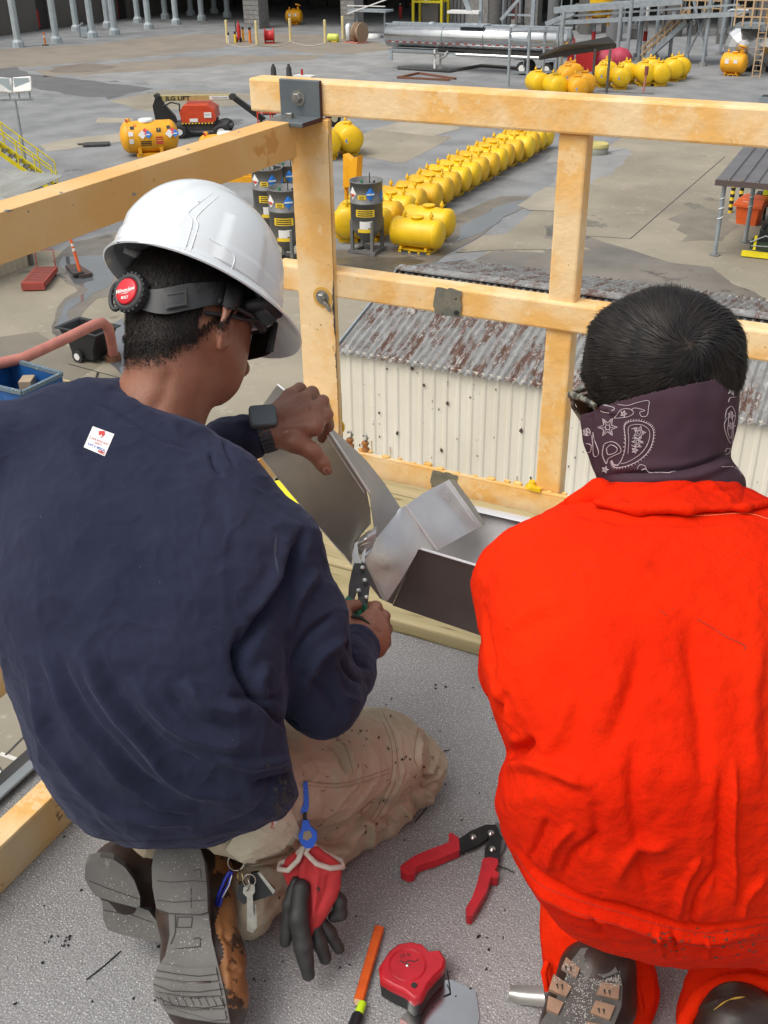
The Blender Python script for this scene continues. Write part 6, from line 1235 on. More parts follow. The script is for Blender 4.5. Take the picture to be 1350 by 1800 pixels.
# ---------------------------------------------------------------- trousers
KH = M('khaki_cotton', (.50, .43, .32), (.40, .335, .24), 9, 7, rough=.9, bump=.4, bscale=500, bdist=.0006, chips=((.27, .19, .12), .63, 14, .7), bump2=(.4, 50, .005), spec=.2)
S = SDF(.006, .035)
S.chain(pk([(330, 1355, 1.57), (425, 1388, 1.62), (560, 1350, 1.76), (668, 1330, 1.885), (716, 1338, 1.94)]), [.07, .092, .088, .076, .060])
S.chain(pk([(722, 1362, 1.955), (640, 1420, 1.91), (530, 1490, 1.80), (450, 1560, 1.72), (432, 1600, 1.68)]), [.056, .062, .060, .050, .042])
S.chain(pk([(330, 1350, 1.57), (215, 1350, 1.64)]), [.08, .07]); a = P(215, 1350, 1.66); lk = np.array([-.93, 1.36, .09]); S.cone(a, lk, .07, .065); S.cone(lk, P(250, 1490, 1.70), .055, .045)
V, Q = S.mesh(3)
kf = [([(668, 1252), (688, 1300), (692, 1360), (672, 1410), (655, 1440)], 4, .004), ([(678, 1252), (700, 1305), (703, 1362), (682, 1415), (662, 1445)], 4, .004), ([(740, 1290), (733, 1340), (745, 1360), (770, 1340)], 6, .006), ([(735, 1345), (750, 1365), (772, 1350)], 5, -.008), ([(738, 1372), (748, 1385), (768, 1372)], 5, -.006),
      ([(620, 1480), (640, 1440), (655, 1470), (650, 1510)], 8, .007), ([(660, 1440), (690, 1450), (660, 1500)], 8, -.007), ([(540, 1470), (600, 1480), (640, 1430), (700, 1400)], 9, -.009), ([(720, 1395), (735, 1430), (715, 1460)], 6, -.006), ([(700, 1410), (718, 1440), (700, 1475)], 6, .006), ([(742, 1385), (756, 1400), (745, 1440)], 6, .005),
      ([(585, 1290), (605, 1310), (618, 1345), (620, 1362)], 5, .006), ([(575, 1300), (598, 1325), (608, 1360)], 5, -.005), ([(530, 1375), (600, 1380), (680, 1360)], 3, .003), ([(560, 1540), (580, 1500), (620, 1490)], 10, .007), ([(470, 1600), (500, 1570), (560, 1550)], 9, -.007), ([(450, 1530), (500, 1545), (545, 1600)], 9, .006)]
tro = mesh_of(V, Q, 'trousers', [KH], None, 1, folds(kf, [(.0065, 12, (1, 1, 1)), (.0036, 30, (1, 1, 1)), (.001, 90, (1, 1, 1)), (.0040, 13, (1, 1, 1), 1), (.0018, 34, (1, 1, 1), 1)], 1.5, .8)); adopt(tro, man)
D = Decal(tro); STI = M('khaki_stitch', (.27, .19, .11), rough=.9); DRT = M('trouser_dirt', (.045, .03, .02), (.09, .06, .04), 80, rough=.9); KHL = M('khaki_light', (.58, .53, .40), (.50, .45, .33), 14, rough=.9, bump=.3, bscale=400, bdist=.0005)
for ln in ([(664, 1252), (686, 1302), (689, 1360), (668, 1412), (650, 1442)], [(672, 1250), (694, 1302), (697, 1362), (676, 1415), (657, 1445)], [(532, 1372), (600, 1377), (684, 1352)], [(532, 1379), (600, 1384), (684, 1359)], [(583, 1290), (606, 1312), (619, 1350), (618, 1364)], [(736, 1275), (728, 1330), (738, 1352)]): D.line(smooth_line(ln, 6), 1.1, STI, .0007)
rg = random.Random(8)
for k in range(60):
    c_ = rg.choice(((640, 1266), (715, 1325), (660, 1450), (700, 1440), (560, 1490), (620, 1300), (720, 1350), (480, 1560))); D.blot(c_[0]+rg.gauss(0, 26), c_[1]+rg.gauss(0, 14), rg.uniform(.6, 2.6), DRT, .0007, (1, 1.3), rg=rg)
for k in range(16): x, y = rg.uniform(560, 740), rg.uniform(1290, 1520); D.line([(x, y), (x+rg.uniform(-9, 9), y+rg.uniform(-8, 8))], 1.2, DRT, .0007)
D.done()
Dp = Decal(tro); uv = Dp.patch([(424, 1440), (500, 1405), (530, 1470), (524, 1514)], KHL, .004, 10); Dp.patch([(398, 1490), (424, 1442), (524, 1512), (440, 1524)], KHL, .004, 10); po = Dp.mb.build('hip_pocket'); po.modifiers.new('w', 'WELD').merge_threshold = .0005; q = po.modifiers.new('s', 'SOLIDIFY'); q.thickness = .004; adopt(po, man)
Dt = Decal(tro); uv = Dt.patch([(470, 1428), (498, 1434), (492, 1468), (465, 1462)], TAGW, .0075, 4); Dt.text('FR', uv, .5, .7, .3, TAGR, 1, 0, .009); sh_ = [Dt.hit(484+7*math.cos(a), 1446+7*math.sin(a), .009) for a in np.linspace(0, 6.28, 13)[:-1]]; Dt.mb.add([q_[0] for q_ in sh_ if q_], [tuple(range(len([1 for q_ in sh_ if q_])))], TAGR); Dt.line([(480, 1446), (488, 1446)], 2, TAGW, .010); Dt.line([(484, 1442), (484, 1450)], 2, TAGW, .010); lb = Dt.mb.build('care_label'); lb.parent = po
# ---------------------------------------------------------------- boots of the navy-clad worker
SOLE = M('worn_rubber_sole', (.155, .15, .14), (.11, .105, .10), 16, 7, rough=.85, bump=.5, bscale=160, bdist=.001, chips=((.20, .195, .185), .68, 40))
LEA = M('tan_boot_leather', (.33, .155, .055), (.22, .095, .035), 14, 6, rough=.5, chips=((.035, .02, .012), .56, 22, .7), bump=.5, bscale=90, bdist=.0012)
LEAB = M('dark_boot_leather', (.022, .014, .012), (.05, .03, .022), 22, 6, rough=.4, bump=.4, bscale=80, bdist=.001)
GRIT = M('silver_grit', (.55, .54, .50), (.35, .34, .31), 200, rough=.5)
GRV = M('sole_groove', (.035, .033, .03), rough=.9)
def plane_z(y0, z0, y1, z1): return lambda x, y: z0+(z1-z0)*(y-y0)/(y1-y0)
def solid_px(b, pts, zf, th, m, inward=None, raise_=0.0, bev=0):
    w_ = [P(x, y, zf(x, y)) for x, y in pts]; c = sum(w_)/len(w_); n_ = np.zeros(3)
    for i in range(len(w_)): n_ += np.cross(w_[i]-c, w_[(i+1) % len(w_)]-c)
    n_ /= np.linalg.norm(n_)
    if n_ @ (CO-c) > 0: n_ = -n_
    w_ = [p-n_*raise_ for p in w_]; o_ = w_ if True else None
    # keep the outward winding
    b.prism(w_[::-1] if np.cross(w_[1]-w_[0], w_[2]-w_[1]) @ n_ > 0 else w_, n_*th, m); return n_
def grit_on(D, n, cs, rg, off=.0008, m=GRIT, s=(.5, 1.6)):
    n = n if n > 500 else int(n*.6)
    for k in range(n):
        c_ = rg.choice(cs); D.blot(c_[0]+rg.gauss(0, c_[2]), c_[1]+rg.gauss(0, c_[3]), rg.uniform(*s)*.75, m, off, n=5, rg=rg)
zf = plane_z(1488, 1.60, 1798, 1.475)
# right boot: heel block, waist, forefoot
bt = None
S = SDF(.004, .02)
S.chain(pk([(326, 1530, 1.650), (330, 1600, 1.620), (342, 1680, 1.575), (355, 1745, 1.545), (368, 1785, 1.530)]), [.044, .044, .046, .050, .044]); S.chain(pk([(358, 1530, 1.655), (372, 1600, 1.625), (380, 1680, 1.57), (388, 1760, 1.535)]), [.036, .034, .038, .040]); S.chain(pk([(345, 1540, 1.67), (390, 1520, 1.72), (440, 1560, 1.74)]), [.045, .046, .045])
V, Q = S.mesh(2)
boot = mesh_of(V, Q, 'boot', [LEA], None, 0, folds([([(362, 1500), (378, 1600), (398, 1680), (402, 1790)], 5, .003), ([(388, 1640), (405, 1655), (424, 1660)], 5, -.006), ([(398, 1700), (415, 1706), (425, 1704)], 4, -.005), ([(380, 1560), (400, 1560)], 4, -.003), ([(382, 1572), (400, 1574)], 4, -.003)], [(.002, 40, (1, 1, 1))])); adopt(boot, man); boot['label'] = 'tan leather right boot with dark stains'
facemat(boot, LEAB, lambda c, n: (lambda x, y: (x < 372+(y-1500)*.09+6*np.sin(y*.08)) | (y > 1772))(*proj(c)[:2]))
b = MB()
solid_px(b, [(272, 1500), (284, 1490), (310, 1485), (340, 1484), (352, 1492), (360, 1515), (365, 1560), (366, 1604), (352, 1608), (300, 1606), (276, 1598), (269, 1560), (268, 1525)], zf, .030, SOLE, raise_=.006)
sole = b.build('sole', bevel=.002); sole.parent = boot
b = MB(); solid_px(b, [(296, 1606), (366, 1604), (372, 1650), (384, 1700), (396, 1750), (404, 1798), (380, 1797), (330, 1790), (292, 1780), (272, 1752), (268, 1728), (274, 1706), (290, 1680), (298, 1645)], zf, .016, SOLE, raise_=-.001)
for (y0, y1) in ((1700, 1724), (1728, 1750), (1754, 1772), (1776, 1792)):
    l0 = np.interp(y0, [1700, 1728, 1755, 1776], [278, 269, 274, 290])+2; r0 = np.interp(y0, [1700, 1800], [382, 403])-3; l1 = np.interp(y1, [1724, 1750, 1772, 1792], [270, 273, 288, 345])+2; r1 = np.interp(y1, [1700, 1800], [382, 403])-3
    solid_px(b, [(l0, y0-6), ((l0+r0)/2, y0+3), (r0, y0), (r1, y1), ((l1+r1)/2, y1+2), (l1, y1-7)], zf, .006, SOLE, raise_=.003)
fs = b.build('sole', bevel=.0015); fs.parent = boot
rg = random.Random(3)
for o_ in (sole, fs):
    D = Decal(o_); grit_on(D, 110 if o_ is sole else 260, [(318, 1520, 22, 14), (345, 1520, 12, 20), (330, 1580, 20, 12)] if o_ is sole else [(330, 1655, 16, 10), (350, 1640, 12, 14), (330, 1670, 22, 6), (300, 1740, 22, 30), (360, 1770, 20, 14)], rg)
    if o_ is fs:
        for k in range(9): x = 282+k*13; D.line([(x, 1752), (x+8, 1768)], 1.3, GRV, .001)
        for ln in ([(270, 1730), (300, 1742), (350, 1744), (392, 1738)], [(272, 1752), (310, 1768), (360, 1772), (398, 1766)], [(276, 1706), (310, 1712), (350, 1716), (384, 1712)], [(308, 1608), (308, 1640), (300, 1660)], [(312, 1612), (338, 1612), (336, 1630), (310, 1630), (312, 1612)], [(340, 1650), (352, 1648), (352, 1664), (308, 1668)]): D.line(ln, 1.6, GRV, .001)
    else:
        for ln in ([(276, 1548), (300, 1551), (340, 1548), (362, 1550)], [(276, 1582), (305, 1586), (362, 1582)], [(340, 1530), (352, 1528), (354, 1545)], [(336, 1560), (336, 1596)]): D.line(ln, 1.1, GRV, .001)
    D.done()
# left boot
zf2 = plane_z(1490, 1.60, 1655, 1.60)
S = SDF(.004, .02); S.chain(pk([(208, 1538, 1.665), (232, 1575, 1.675), (262, 1608, 1.69)]), [.040, .036, .034]); S.chain(pk([(215, 1525, 1.675), (262, 1530, 1.70), (300, 1530, 1.72)]), [.045, .045, .04]); V, Q = S.mesh(2)
bl = mesh_of(V, Q, 'boot', [LEAB], None, 0, folds([], [(.002, 40, (1, 1, 1))])); adopt(bl, man); bl['label'] = 'dark left boot tipped on its side'
b = MB(); solid_px(b, [(150, 1522), (156, 1510), (176, 1504), (200, 1508), (220, 1522), (236, 1545), (246, 1572), (246, 1590), (238, 1592), (200, 1582), (168, 1572), (156, 1556), (149, 1540)], lambda x, y: 1.60+(x-150)*.0002, .028, SOLE, raise_=.008); o1 = b.build('sole', bevel=.003); o1.parent = bl
b = MB(); solid_px(b, [(180, 1582), (246, 1594), (262, 1600), (292, 1640), (292, 1658), (250, 1650), (212, 1642), (190, 1634), (182, 1615)], lambda x, y: 1.64, .016, SOLE, raise_=.002); o2 = b.build('sole', bevel=.002); o2.parent = bl
for o_, cs in ((o1, [(200, 1560, 20, 8), (225, 1578, 12, 6)]), (o2, [(210, 1612, 20, 12), (250, 1630, 18, 10)])): D = Decal(o_); grit_on(D, 110, cs, rg); D.line([(156, 1548), (190, 1562), (243, 1580)], 1.2, GRV, .001); D.line([(182, 1600), (230, 1608), (270, 1622)], 1.5, GRV, .001); D.done()

# ================================================================ person in the orange coverall
ORC = M('orange_coverall', (.74, .024, .002), (.60, .013, .001), 4, 8, rough=.9, bump=.6, bscale=800, bdist=.0006, bump2=(.6, 60, .006), spec=.08)
wk = thing('person', 'crouching worker in bright orange coverall with paisley neck gaiter', 'person', (-.12, 1.0, 0))
S = SDF(.006, .03)
S.loft([(862, 1050, 1320, 1.225, .07), (885, 985, 1372, 1.195, .085), (915, 930, 1425, 1.165, .10), (960, 878, 1462, 1.14, .115), (1010, 852, 1482, 1.118, .125), (1080, 846, 1490, 1.095, .135), (1160, 846, 1492, 1.075, .14), (1240, 862, 1490, 1.062, .145), (1300, 884, 1488, 1.055, .145), (1328, 893, 1488, 1.052, .145), (1360, 878, 1492, 1.048, .15), (1410, 868, 1492, 1.05, .15), (1460, 878, 1488, 1.06, .15), (1520, 908, 1475, 1.08, .14), (1570, 942, 1455, 1.10, .13), (1612, 975, 1430, 1.125, .115), (1650, 1015, 1395, 1.15, .10), (1678, 1075, 1345, 1.18, .08), (1692, 1140, 1290, 1.20, .06)], .03)
S.chain(pk([(925, 1035, 1.26), (916, 1175, 1.40), (926, 1205, 1.47)]), [.060, .051, .046], .03); S.chain(pk([(926, 1205, 1.47), (965, 1130, 1.62), (1010, 1085, 1.74)]), [.052, .045, .038], .02)
S.chain(pk([(1420, 1035, 1.26), (1440, 1200, 1.42)]), [.062, .054], .03); S.chain(pk([(1440, 1200, 1.42), (1300, 1150, 1.62), (1150, 1100, 1.74)]), [.052, .045, .038], .02)
S.chain(pk([(1180, 900, 1.32), (1180, 1150, 1.24)]), [.08, .10])
# seat, thighs and shins under the blouse
S.chain(pk([(1100, 1500, 1.34), (1060, 1500, 1.58), (985, 1400, 1.76)]), [.08, .075, .065], .03); S.chain(pk([(1330, 1560, 1.30), (1400, 1540, 1.55), (1450, 1430, 1.72)]), [.09, .085, .07], .03)
S.chain(pk([(985, 1405, 1.77), (1020, 1560, 1.66), (1030, 1640, 1.59), (1034, 1700, 1.585)]), [.058, .060, .066, .068], .02); S.chain(pk([(1090, 1660, 1.60), (1100, 1740, 1.58), (1098, 1800, 1.57)]), [.045, .040, .034], .03)
S.chain(pk([(1450, 1440, 1.74), (1370, 1640, 1.62), (1318, 1745, 1.565), (1305, 1800, 1.55)]), [.060, .066, .080, .090], .02)
V, Q = S.mesh(3)
of = [([(850, 1330), (900, 1322), (940, 1300)], 10, -.012), ([(868, 1352), (920, 1345), (990, 1362), (1045, 1385)], 13, .008), ([(893, 1470), (935, 1530), (1000, 1568), (1080, 1592), (1160, 1616), (1240, 1628), (1360, 1610)], 5, -.009), ([(890, 1490), (935, 1548), (1000, 1588), (1080, 1612), (1160, 1636), (1250, 1648), (1360, 1632)], 9, .007),
      ([(1115, 1300), (1112, 1400), (1130, 1520), (1150, 1600)], 16, -.006), ([(1205, 1080), (1225, 1200), (1240, 1400)], 20, -.006), ([(1130, 1120), (1110, 1220), (1060, 1330)], 22, -.006), ([(1290, 1330), (1287, 1450), (1288, 1600)], 8, .007), ([(1270, 1340), (1268, 1470), (1260, 1590)], 12, -.005), ([(1080, 1560), (1110, 1500), (1190, 1480)], 14, .006), ([(1190, 1620), (1200, 1560), (1235, 1500)], 8, .006), ([(1215, 1630), (1225, 1580), (1260, 1530)], 7, -.006), ([(1300, 1620), (1310, 1570), (1350, 1540)], 7, .006),
      ([(960, 1540), (975, 1490), (1010, 1450)], 9, .006), ([(985, 1555), (1010, 1500), (1060, 1470)], 9, -.005), ([(925, 1520), (945, 1480), (960, 1440)], 7, -.005), ([(1155, 1620), (1160, 1660), (1170, 1690)], 5, .005), ([(1180, 1625), (1186, 1660), (1196, 1692)], 5, -.005), ([(1240, 1640), (1244, 1670), (1240, 1692)], 4, .005), ([(880, 1130), (930, 1080), (1010, 1050)], 20, .004), ([(852, 1060), (862, 1120), (870, 1190)], 7, -.006), ([(865, 1190), (890, 1260), (900, 1320)], 9, .005), ([(890, 1215), (880, 1260), (905, 1300)], 9, -.006),
      ([(1000, 1200), (980, 1290), (920, 1360)], 20, .005), ([(1340, 1100), (1320, 1250), (1330, 1400)], 22, .005), ([(1040, 1400), (1050, 1450), (1040, 1520)], 14, -.004), ([(1040, 1590), (1060, 1640), (1100, 1672)], 6, -.004), ([(1000, 900), (1100, 915), (1210, 915), (1330, 905)], 9, -.003), ([(1075, 1700), (1110, 1720), (1130, 1790)], 6, .005)]
cov = mesh_of(V, Q, 'coverall', [ORC], None, 1, folds(of, [(.006, 7, (1, 1, 1)), (.0030, 20, (1, 1, 1)), (.0012, 60, (1, 1, 1)), (.0022, 6.1, (1, 1, .5), 1), (.0009, 17, (1, 1, .7), 1)], 1.35, .78)); adopt(cov, wk)
D = Decal(cov); STO2 = M('coverall_stitch', (.9, .16, .06), rough=.8); SMD = M('coverall_smudge', (.30, .02, .008), (.42, .02, .006), 120, rough=.9)
D.line(smooth_line([(1080, 888), (1150, 900), (1230, 906), (1310, 902), (1350, 912)], 6), 1.3, STO2, .0008)
for off_ in (0, 24): D.line(smooth_line([(905, 1500+off_), (945, 1552+off_), (1010, 1580+off_), (1090, 1604+off_), (1160, 1626+off_), (1250, 1640+off_), (1350, 1624+off_)], 6), 1.2, SMD, .0008)
D.line(smooth_line([(1225, 1088), (1250, 1102), (1275, 1118), (1308, 1134), (1308, 1142)], 4), [2, 1, 2.2, 1.5, 3], SMD, .0008); D.line([(1160, 1072), (1172, 1082)], 1.4, SMD, .0008)
rg = random.Random(17)
for k in range(120): D.blot(rg.uniform(880, 1340), rg.uniform(960, 1640), rg.uniform(.5, 1.5), SMD, .0008, rg=rg)
for k in range(70): D.blot(rg.uniform(1140, 1340), 1660+rg.gauss(0, 14), rg.uniform(.6, 2.4), M('grime', (.12, .03, .012), rough=.9), .0008, (1.6, 1), rg=rg)
for c_ in ((1030, 995), (1020, 1010), (1340, 1040)):
    for k in range(6): D.blot(c_[0]+rg.gauss(0, 6), c_[1]+rg.gauss(0, 5), rg.uniform(.6, 1.3), SMD, .0008, rg=rg)
D.done()
# collar: standing band folded over
S = SDF(.004, .012)
S.loft([(840, 1070, 1302, 1.212, .085), (852, 1062, 1307, 1.200, .09), (872, 1048, 1318, 1.183, .098), (892, 1036, 1330, 1.170, .104)], .01); S.chain(pk([(1052, 864, 1.235), (1015, 882, 1.245), (990, 886, 1.262)]), [.018, .010, .004], .012); S.chain(pk([(1050, 884, 1.195), (1120, 896, 1.178), (1210, 896, 1.172), (1310, 893, 1.190), (1352, 882, 1.22)]), [.006, .005, .005, .005, .006], .012)
V, Q = S.mesh(2); col = mesh_of(V, Q, 'collar', [ORC], None, 1, folds([([(1080, 856), (1110, 876), (1190, 862), (1230, 842)], 4, -.004), ([(1100, 868), (1170, 852), (1230, 846)], 5, .003), ([(1215, 850), (1250, 862), (1300, 862)], 4, -.003), ([(1240, 846), (1275, 870), (1290, 892)], 4, .003)], [(.0025, 25, (1, 1, 1)), (.0008, 70, (1, 1, 1))])); adopt(col, wk)
# skin
OC = P(1160, 640, 1.315); OFw = np.array([-.16, .22, .96]); OFw /= np.linalg.norm(OFw); OUp = np.array([0, -.95, .25]); OUp -= OFw*(OUp @ OFw); OUp /= np.linalg.norm(OUp); ORt = np.cross(OFw, OUp); Rk = np.stack([cam2w(OFw), cam2w(ORt), cam2w(OUp)], 1)
def op(f, r, u): return OC+Rk @ np.array([f, r, u])
B = SDF(.004, .02); B.ell(op(0, 0, -.006), (.098, .083, .078), Rk); B.ell(op(-.012, .022, -.002), (.082, .066, .074), Rk); B.ell(op(-.012, -.022, -.002), (.082, .066, .074), Rk); B.ell(op(.03, 0, -.05), (.068, .062, .075), Rk, .03); B.ell(op(.06, 0, -.095), (.03, .035, .025), Rk, .03); B.cone(op(.094, 0, -.01), op(.115, 0, -.04), .008, .013, .012); B.cone(op(.09, .02, .02), op(.09, -.02, .02), .01, .01, .014)
for s in (1, -1): B.ell(op(.004, .078*s, -.03), (.016, .006, .028), Rk, .006)
B.chain([op(-.01, 0, -.06), P(1175, 860, 1.31), P(1180, 1000, 1.28), P(1180, 1300, 1.22), P(1190, 1500, 1.28)], [.058, .058, .075, .09, .09], .03)
B.chain(pk([(1180, 930, 1.28), (925, 1035, 1.28), (926, 1198, 1.47), (1010, 1085, 1.74), (1035, 1068, 1.79)]), [.05, .045, .034, .026, .022], .02); B.chain(pk([(1180, 930, 1.28), (1420, 1035, 1.28), (1440, 1200, 1.44), (1150, 1100, 1.74), (1120, 1085, 1.80)]), [.05, .045, .036, .026, .022], .02)
for cx_, sg in ((1035, 1), (1120, -1)):
    for k in range(4): B.chain(pk([(cx_, 1068+8*k, 1.79), (cx_+20*sg, 1045+14*k, 1.86), (cx_+28*sg, 1060+14*k, 1.90)]), [.012, .0095, .008], .005)
    B.chain(pk([(cx_, 1060, 1.79), (cx_-8*sg, 1035, 1.83), (cx_+8*sg, 1030, 1.87)]), [.014, .011, .009], .006)
B.chain(pk([(1190, 1500, 1.32), (1060, 1500, 1.60), (985, 1402, 1.77), (1025, 1640, 1.60)]), [.06, .05, .038, .03], .02); B.chain(pk([(1190, 1500, 1.32), (1400, 1540, 1.57), (1450, 1440, 1.74), (1300, 1740, 1.55)]), [.06, .05, .038, .03], .02)
V, Q = B.mesh(1); ob = mesh_of(V, Q, 'body', [SKIN], None, 0); adopt(ob, wk)
def ohair(c, n=None):
    x, y, z = proj(c); q = (c-OC) @ Rk; return (np.linalg.norm(c-OC, axis=1) < .14) & ((q[:, 2] > -.035) | (q[:, 0] < .0)) & (q[:, 0] < .088) & ((q[:, 0] < .03) | (q[:, 2] > .02)) & (y < 760)
facemat(ob, SCALP, lambda c, n: ohair(c))
rgn = np.random.default_rng(5); p, n_ = sample(ob, lambda c, n: ohair(c).astype(float)*((c-OC) @ Rk[:, 2] > -.075), 42000, rgn)
WH = P(1206, 606, 1.22); Xr, Yd = CM[:, 0], CM[:, 1]
wd_ = (WH-OC)/np.linalg.norm(WH-OC)
def oflow(q):
    n0 = (q-OC); n0 /= np.linalg.norm(n0, axis=1)[:, None]; rad = n0-wd_; rad -= n0*(rad*n0).sum(1)[:, None]; rl = np.linalg.norm(rad, axis=1)[:, None]+1e-6; rad /= rl; tang = np.cross(n0, rad)
    d = rad+tang*(.55*np.exp(-(rl/.5)**2)+.25)*-1; return d/np.linalg.norm(d, axis=1)[:, None]
d = oflow(p)+.18*n_+rgn.normal(0, .10, p.shape); d /= np.linalg.norm(d, axis=1)[:, None]
# clumps: neighbouring strands lean together
cl_ = np.array([[mnoise.noise(Vector(v*38+np.array([k*9, 0, 0]))) for k in range(3)] for v in p]); d = d+cl_*1.1; d /= np.linalg.norm(d, axis=1)[:, None]
hl = np.interp((p-OC) @ Rk[:, 2], [-.08, -.03, .02], [.016, .030, .050])
adopt(strands('hair', p, d, n_, hl, None, HAIR, .0011, .006, 7, .12, rgn, oflow), wk)
# gaiter
GT = M('gaiter_plum', (.062, .032, .045), (.048, .025, .036), 8, rough=.9, bump=.3, bscale=900, bdist=.0004, spec=.2)
S = SDF(.004, .015); S.loft([(640, 1036, 1298, 1.205, .105), (700, 1028, 1297, 1.200, .108), (740, 1020, 1293, 1.205, .108), (780, 1027, 1286, 1.208, .104), (806, 1038, 1284, 1.212, .098), (822, 1044, 1296, 1.210, .10), (842, 1052, 1310, 1.208, .098), (866, 1062, 1312, 1.21, .094)], .01)
V, Q = S.mesh(2)
gf = [([(1290, 795), (1200, 825), (1100, 832), (1060, 838)], 5, -.005), ([(1300, 806), (1220, 838), (1120, 842)], 6, .004), ([(1050, 714), (1036, 735), (1040, 780), (1055, 830)], 6, -.004), ([(1042, 722), (1055, 716), (1090, 728)], 4, .003), ([(1068, 716), (1072, 740)], 4, -.002)]
def cut(V): x, y, z = proj(V); top = np.interp(x, [1000, 1045, 1060, 1150, 1295, 1400], [735, 722, 712, 688, 657, 650]); return y > top
ga = mesh_of(V, Q, 'neck_gaiter', [GT], None, 1, folds(gf, [(.0030, 16, (1, 1, 1)), (.0014, 45, (1, 1, 1))], 1.4), cut); sd = ga.modifiers.new('s', 'SOLIDIFY'); sd.thickness = .0015; sd.offset = 1; adopt(ga, wk)
PW = M('paisley_print', (.52, .45, .47), rough=.9); D = Decal(ga); sx = lambda pts: [(950+x/3.375, 480+y/3.375) for x, y in pts]
big = smooth_line(sx([(425, 1110), (440, 1135), (470, 1130), (500, 1060), (505, 980), (500, 910), (530, 882), (590, 878), (645, 900), (670, 940), (662, 1010), (630, 1070), (570, 1120), (500, 1148), (440, 1150), (425, 1110)]), 4)
inn = smooth_line(sx([(520, 1070), (525, 990), (522, 920), (550, 900), (600, 900), (640, 925), (648, 965), (632, 1020), (590, 1075), (520, 1120), (480, 1130)]), 4)
D.line(big, 1.0, PW, .001); D.line(inn, .8, PW, .001)
cb = big.mean(0)
for i in range(0, len(big)-1, 1):
    m_ = (big[i]+big[i+1])/2; o_ = m_-cb; o_ /= np.linalg.norm(o_); D.line([m_, m_+o_*3.6], .8, PW, .001)
def flower(cx, cy, r, n=6, w_=.8):
    pts = []
    for k in range(n*2+1): a = k*math.pi/n; q = r if k % 2 == 0 else r*.45; pts.append((cx+math.cos(a)*q, cy+math.sin(a)*q))
    D.line(pts, w_, PW, .001); D.line([(cx+math.cos(a)*r*.25, cy+math.sin(a)*r*.25) for a in np.linspace(0, 6.3, 9)], w_, PW, .001)
    for k in range(n): a = k*2*math.pi/n; D.line([(cx+math.cos(a)*r*.3, cy+math.sin(a)*r*.3), (cx+math.cos(a)*r*.75, cy+math.sin(a)*r*.75)], w_*.8, PW, .001)
for x, y, r, n in ((402, 915, 17, 6), (585, 945, 12, 5), (575, 1000, 10, 6), (560, 1050, 6, 5), (495, 835, 6, 5), (1130, 700, 8, 5), (1125, 845, 7, 5), (1128, 905, 7, 6), (388, 1165, 6, 5), (275, 945, 6, 5)): q = sx([(x, y)])[0]; flower(q[0], q[1], r, n)
for pl in ([(440, 862), (470, 820), (500, 805), (540, 810), (550, 835), (510, 855), (440, 862)], [(460, 780), (520, 785), (570, 770), (640, 757), (640, 800), (632, 845), (600, 850), (590, 825), (620, 815), (560, 800), (540, 815)], [(375, 1040), (385, 1012), (430, 1000), (470, 1025), (478, 1060), (440, 1080), (405, 1100), (395, 1130), (372, 1080), (375, 1040)], [(395, 1040), (420, 1018), (455, 1035), (450, 1060), (405, 1075), (395, 1040)], [(315, 945), (330, 1000), (350, 1060), (340, 1085), (320, 1080), (315, 1020), (310, 960)], [(575, 1160), (590, 1138), (620, 1145), (640, 1175), (700, 1190)], [(600, 1165), (625, 1160), (650, 1190)], [(700, 1185), (760, 1190), (800, 1175)], [(300, 790), (350, 785), (420, 795), (440, 810), (400, 828), (360, 815)], [(1110, 680), (1160, 690), (1165, 730), (1120, 740), (1110, 765)], [(1100, 860), (1085, 900), (1100, 970), (1130, 1010), (1140, 900), (1150, 840), (1130, 790), (1100, 810), (1090, 860)], [(1110, 880), (1105, 940), (1125, 980), (1132, 880), (1128, 820), (1112, 840), (1110, 880)], [(1070, 1150), (1120, 1148), (1165, 1165), (1190, 1200)], [(1090, 1060), (1100, 1040), (1120, 1045), (1110, 1070), (1090, 1075)], [(250, 940), (285, 920), (300, 950), (280, 965), (260, 955)], [(275, 1010), (305, 1020), (300, 1060), (280, 1060)]):
    D.line(smooth_line(sx(pl), 4), .9, PW, .001)
for pl in ([(540, 925), (575, 915), (560, 940), (600, 930), (610, 960)], [(545, 980), (570, 975), (590, 1000), (610, 1010)], [(540, 1020), (560, 1030), (600, 1030)]): D.line(sx(pl), 1.0, PW, .001)
D.done()
# camouflage glasses
b = MB(); CAMO = M('camo_frame', (.20, .19, .15), (.05, .05, .04), 90, 3, lo=.45, hi=.52, rough=.5)
b.tube([P(1046, 712, 1.262), P(1024, 700, 1.285), P(1004, 694, 1.315)], [.0022, .0040, .0050], CAMO, 8); b.tube([P(1004, 692, 1.315), P(1008, 715, 1.325), P(1024, 738, 1.335)], [.003, .003, .0035], CAMO, 8); b.tube([P(1004, 692, 1.315), op(.118, -.04, .01), op(.125, 0, .005), op(.118, .05, .01), op(.02, .088, -.005)], [.003, .0035, .003, .0035, .003], CAMO, 8)
gl2 = b.build('safety_glasses'); adopt(gl2, wk); b = MB(); b.sheet([[P(1006, 697, 1.317), op(.116, -.03, .004)], [P(1024, 735, 1.335), op(.118, -.03, -.03)]], M('smoke_lens', (.10, .06, .035), rough=.1)); b.build('lens', gl2, solid=.001)
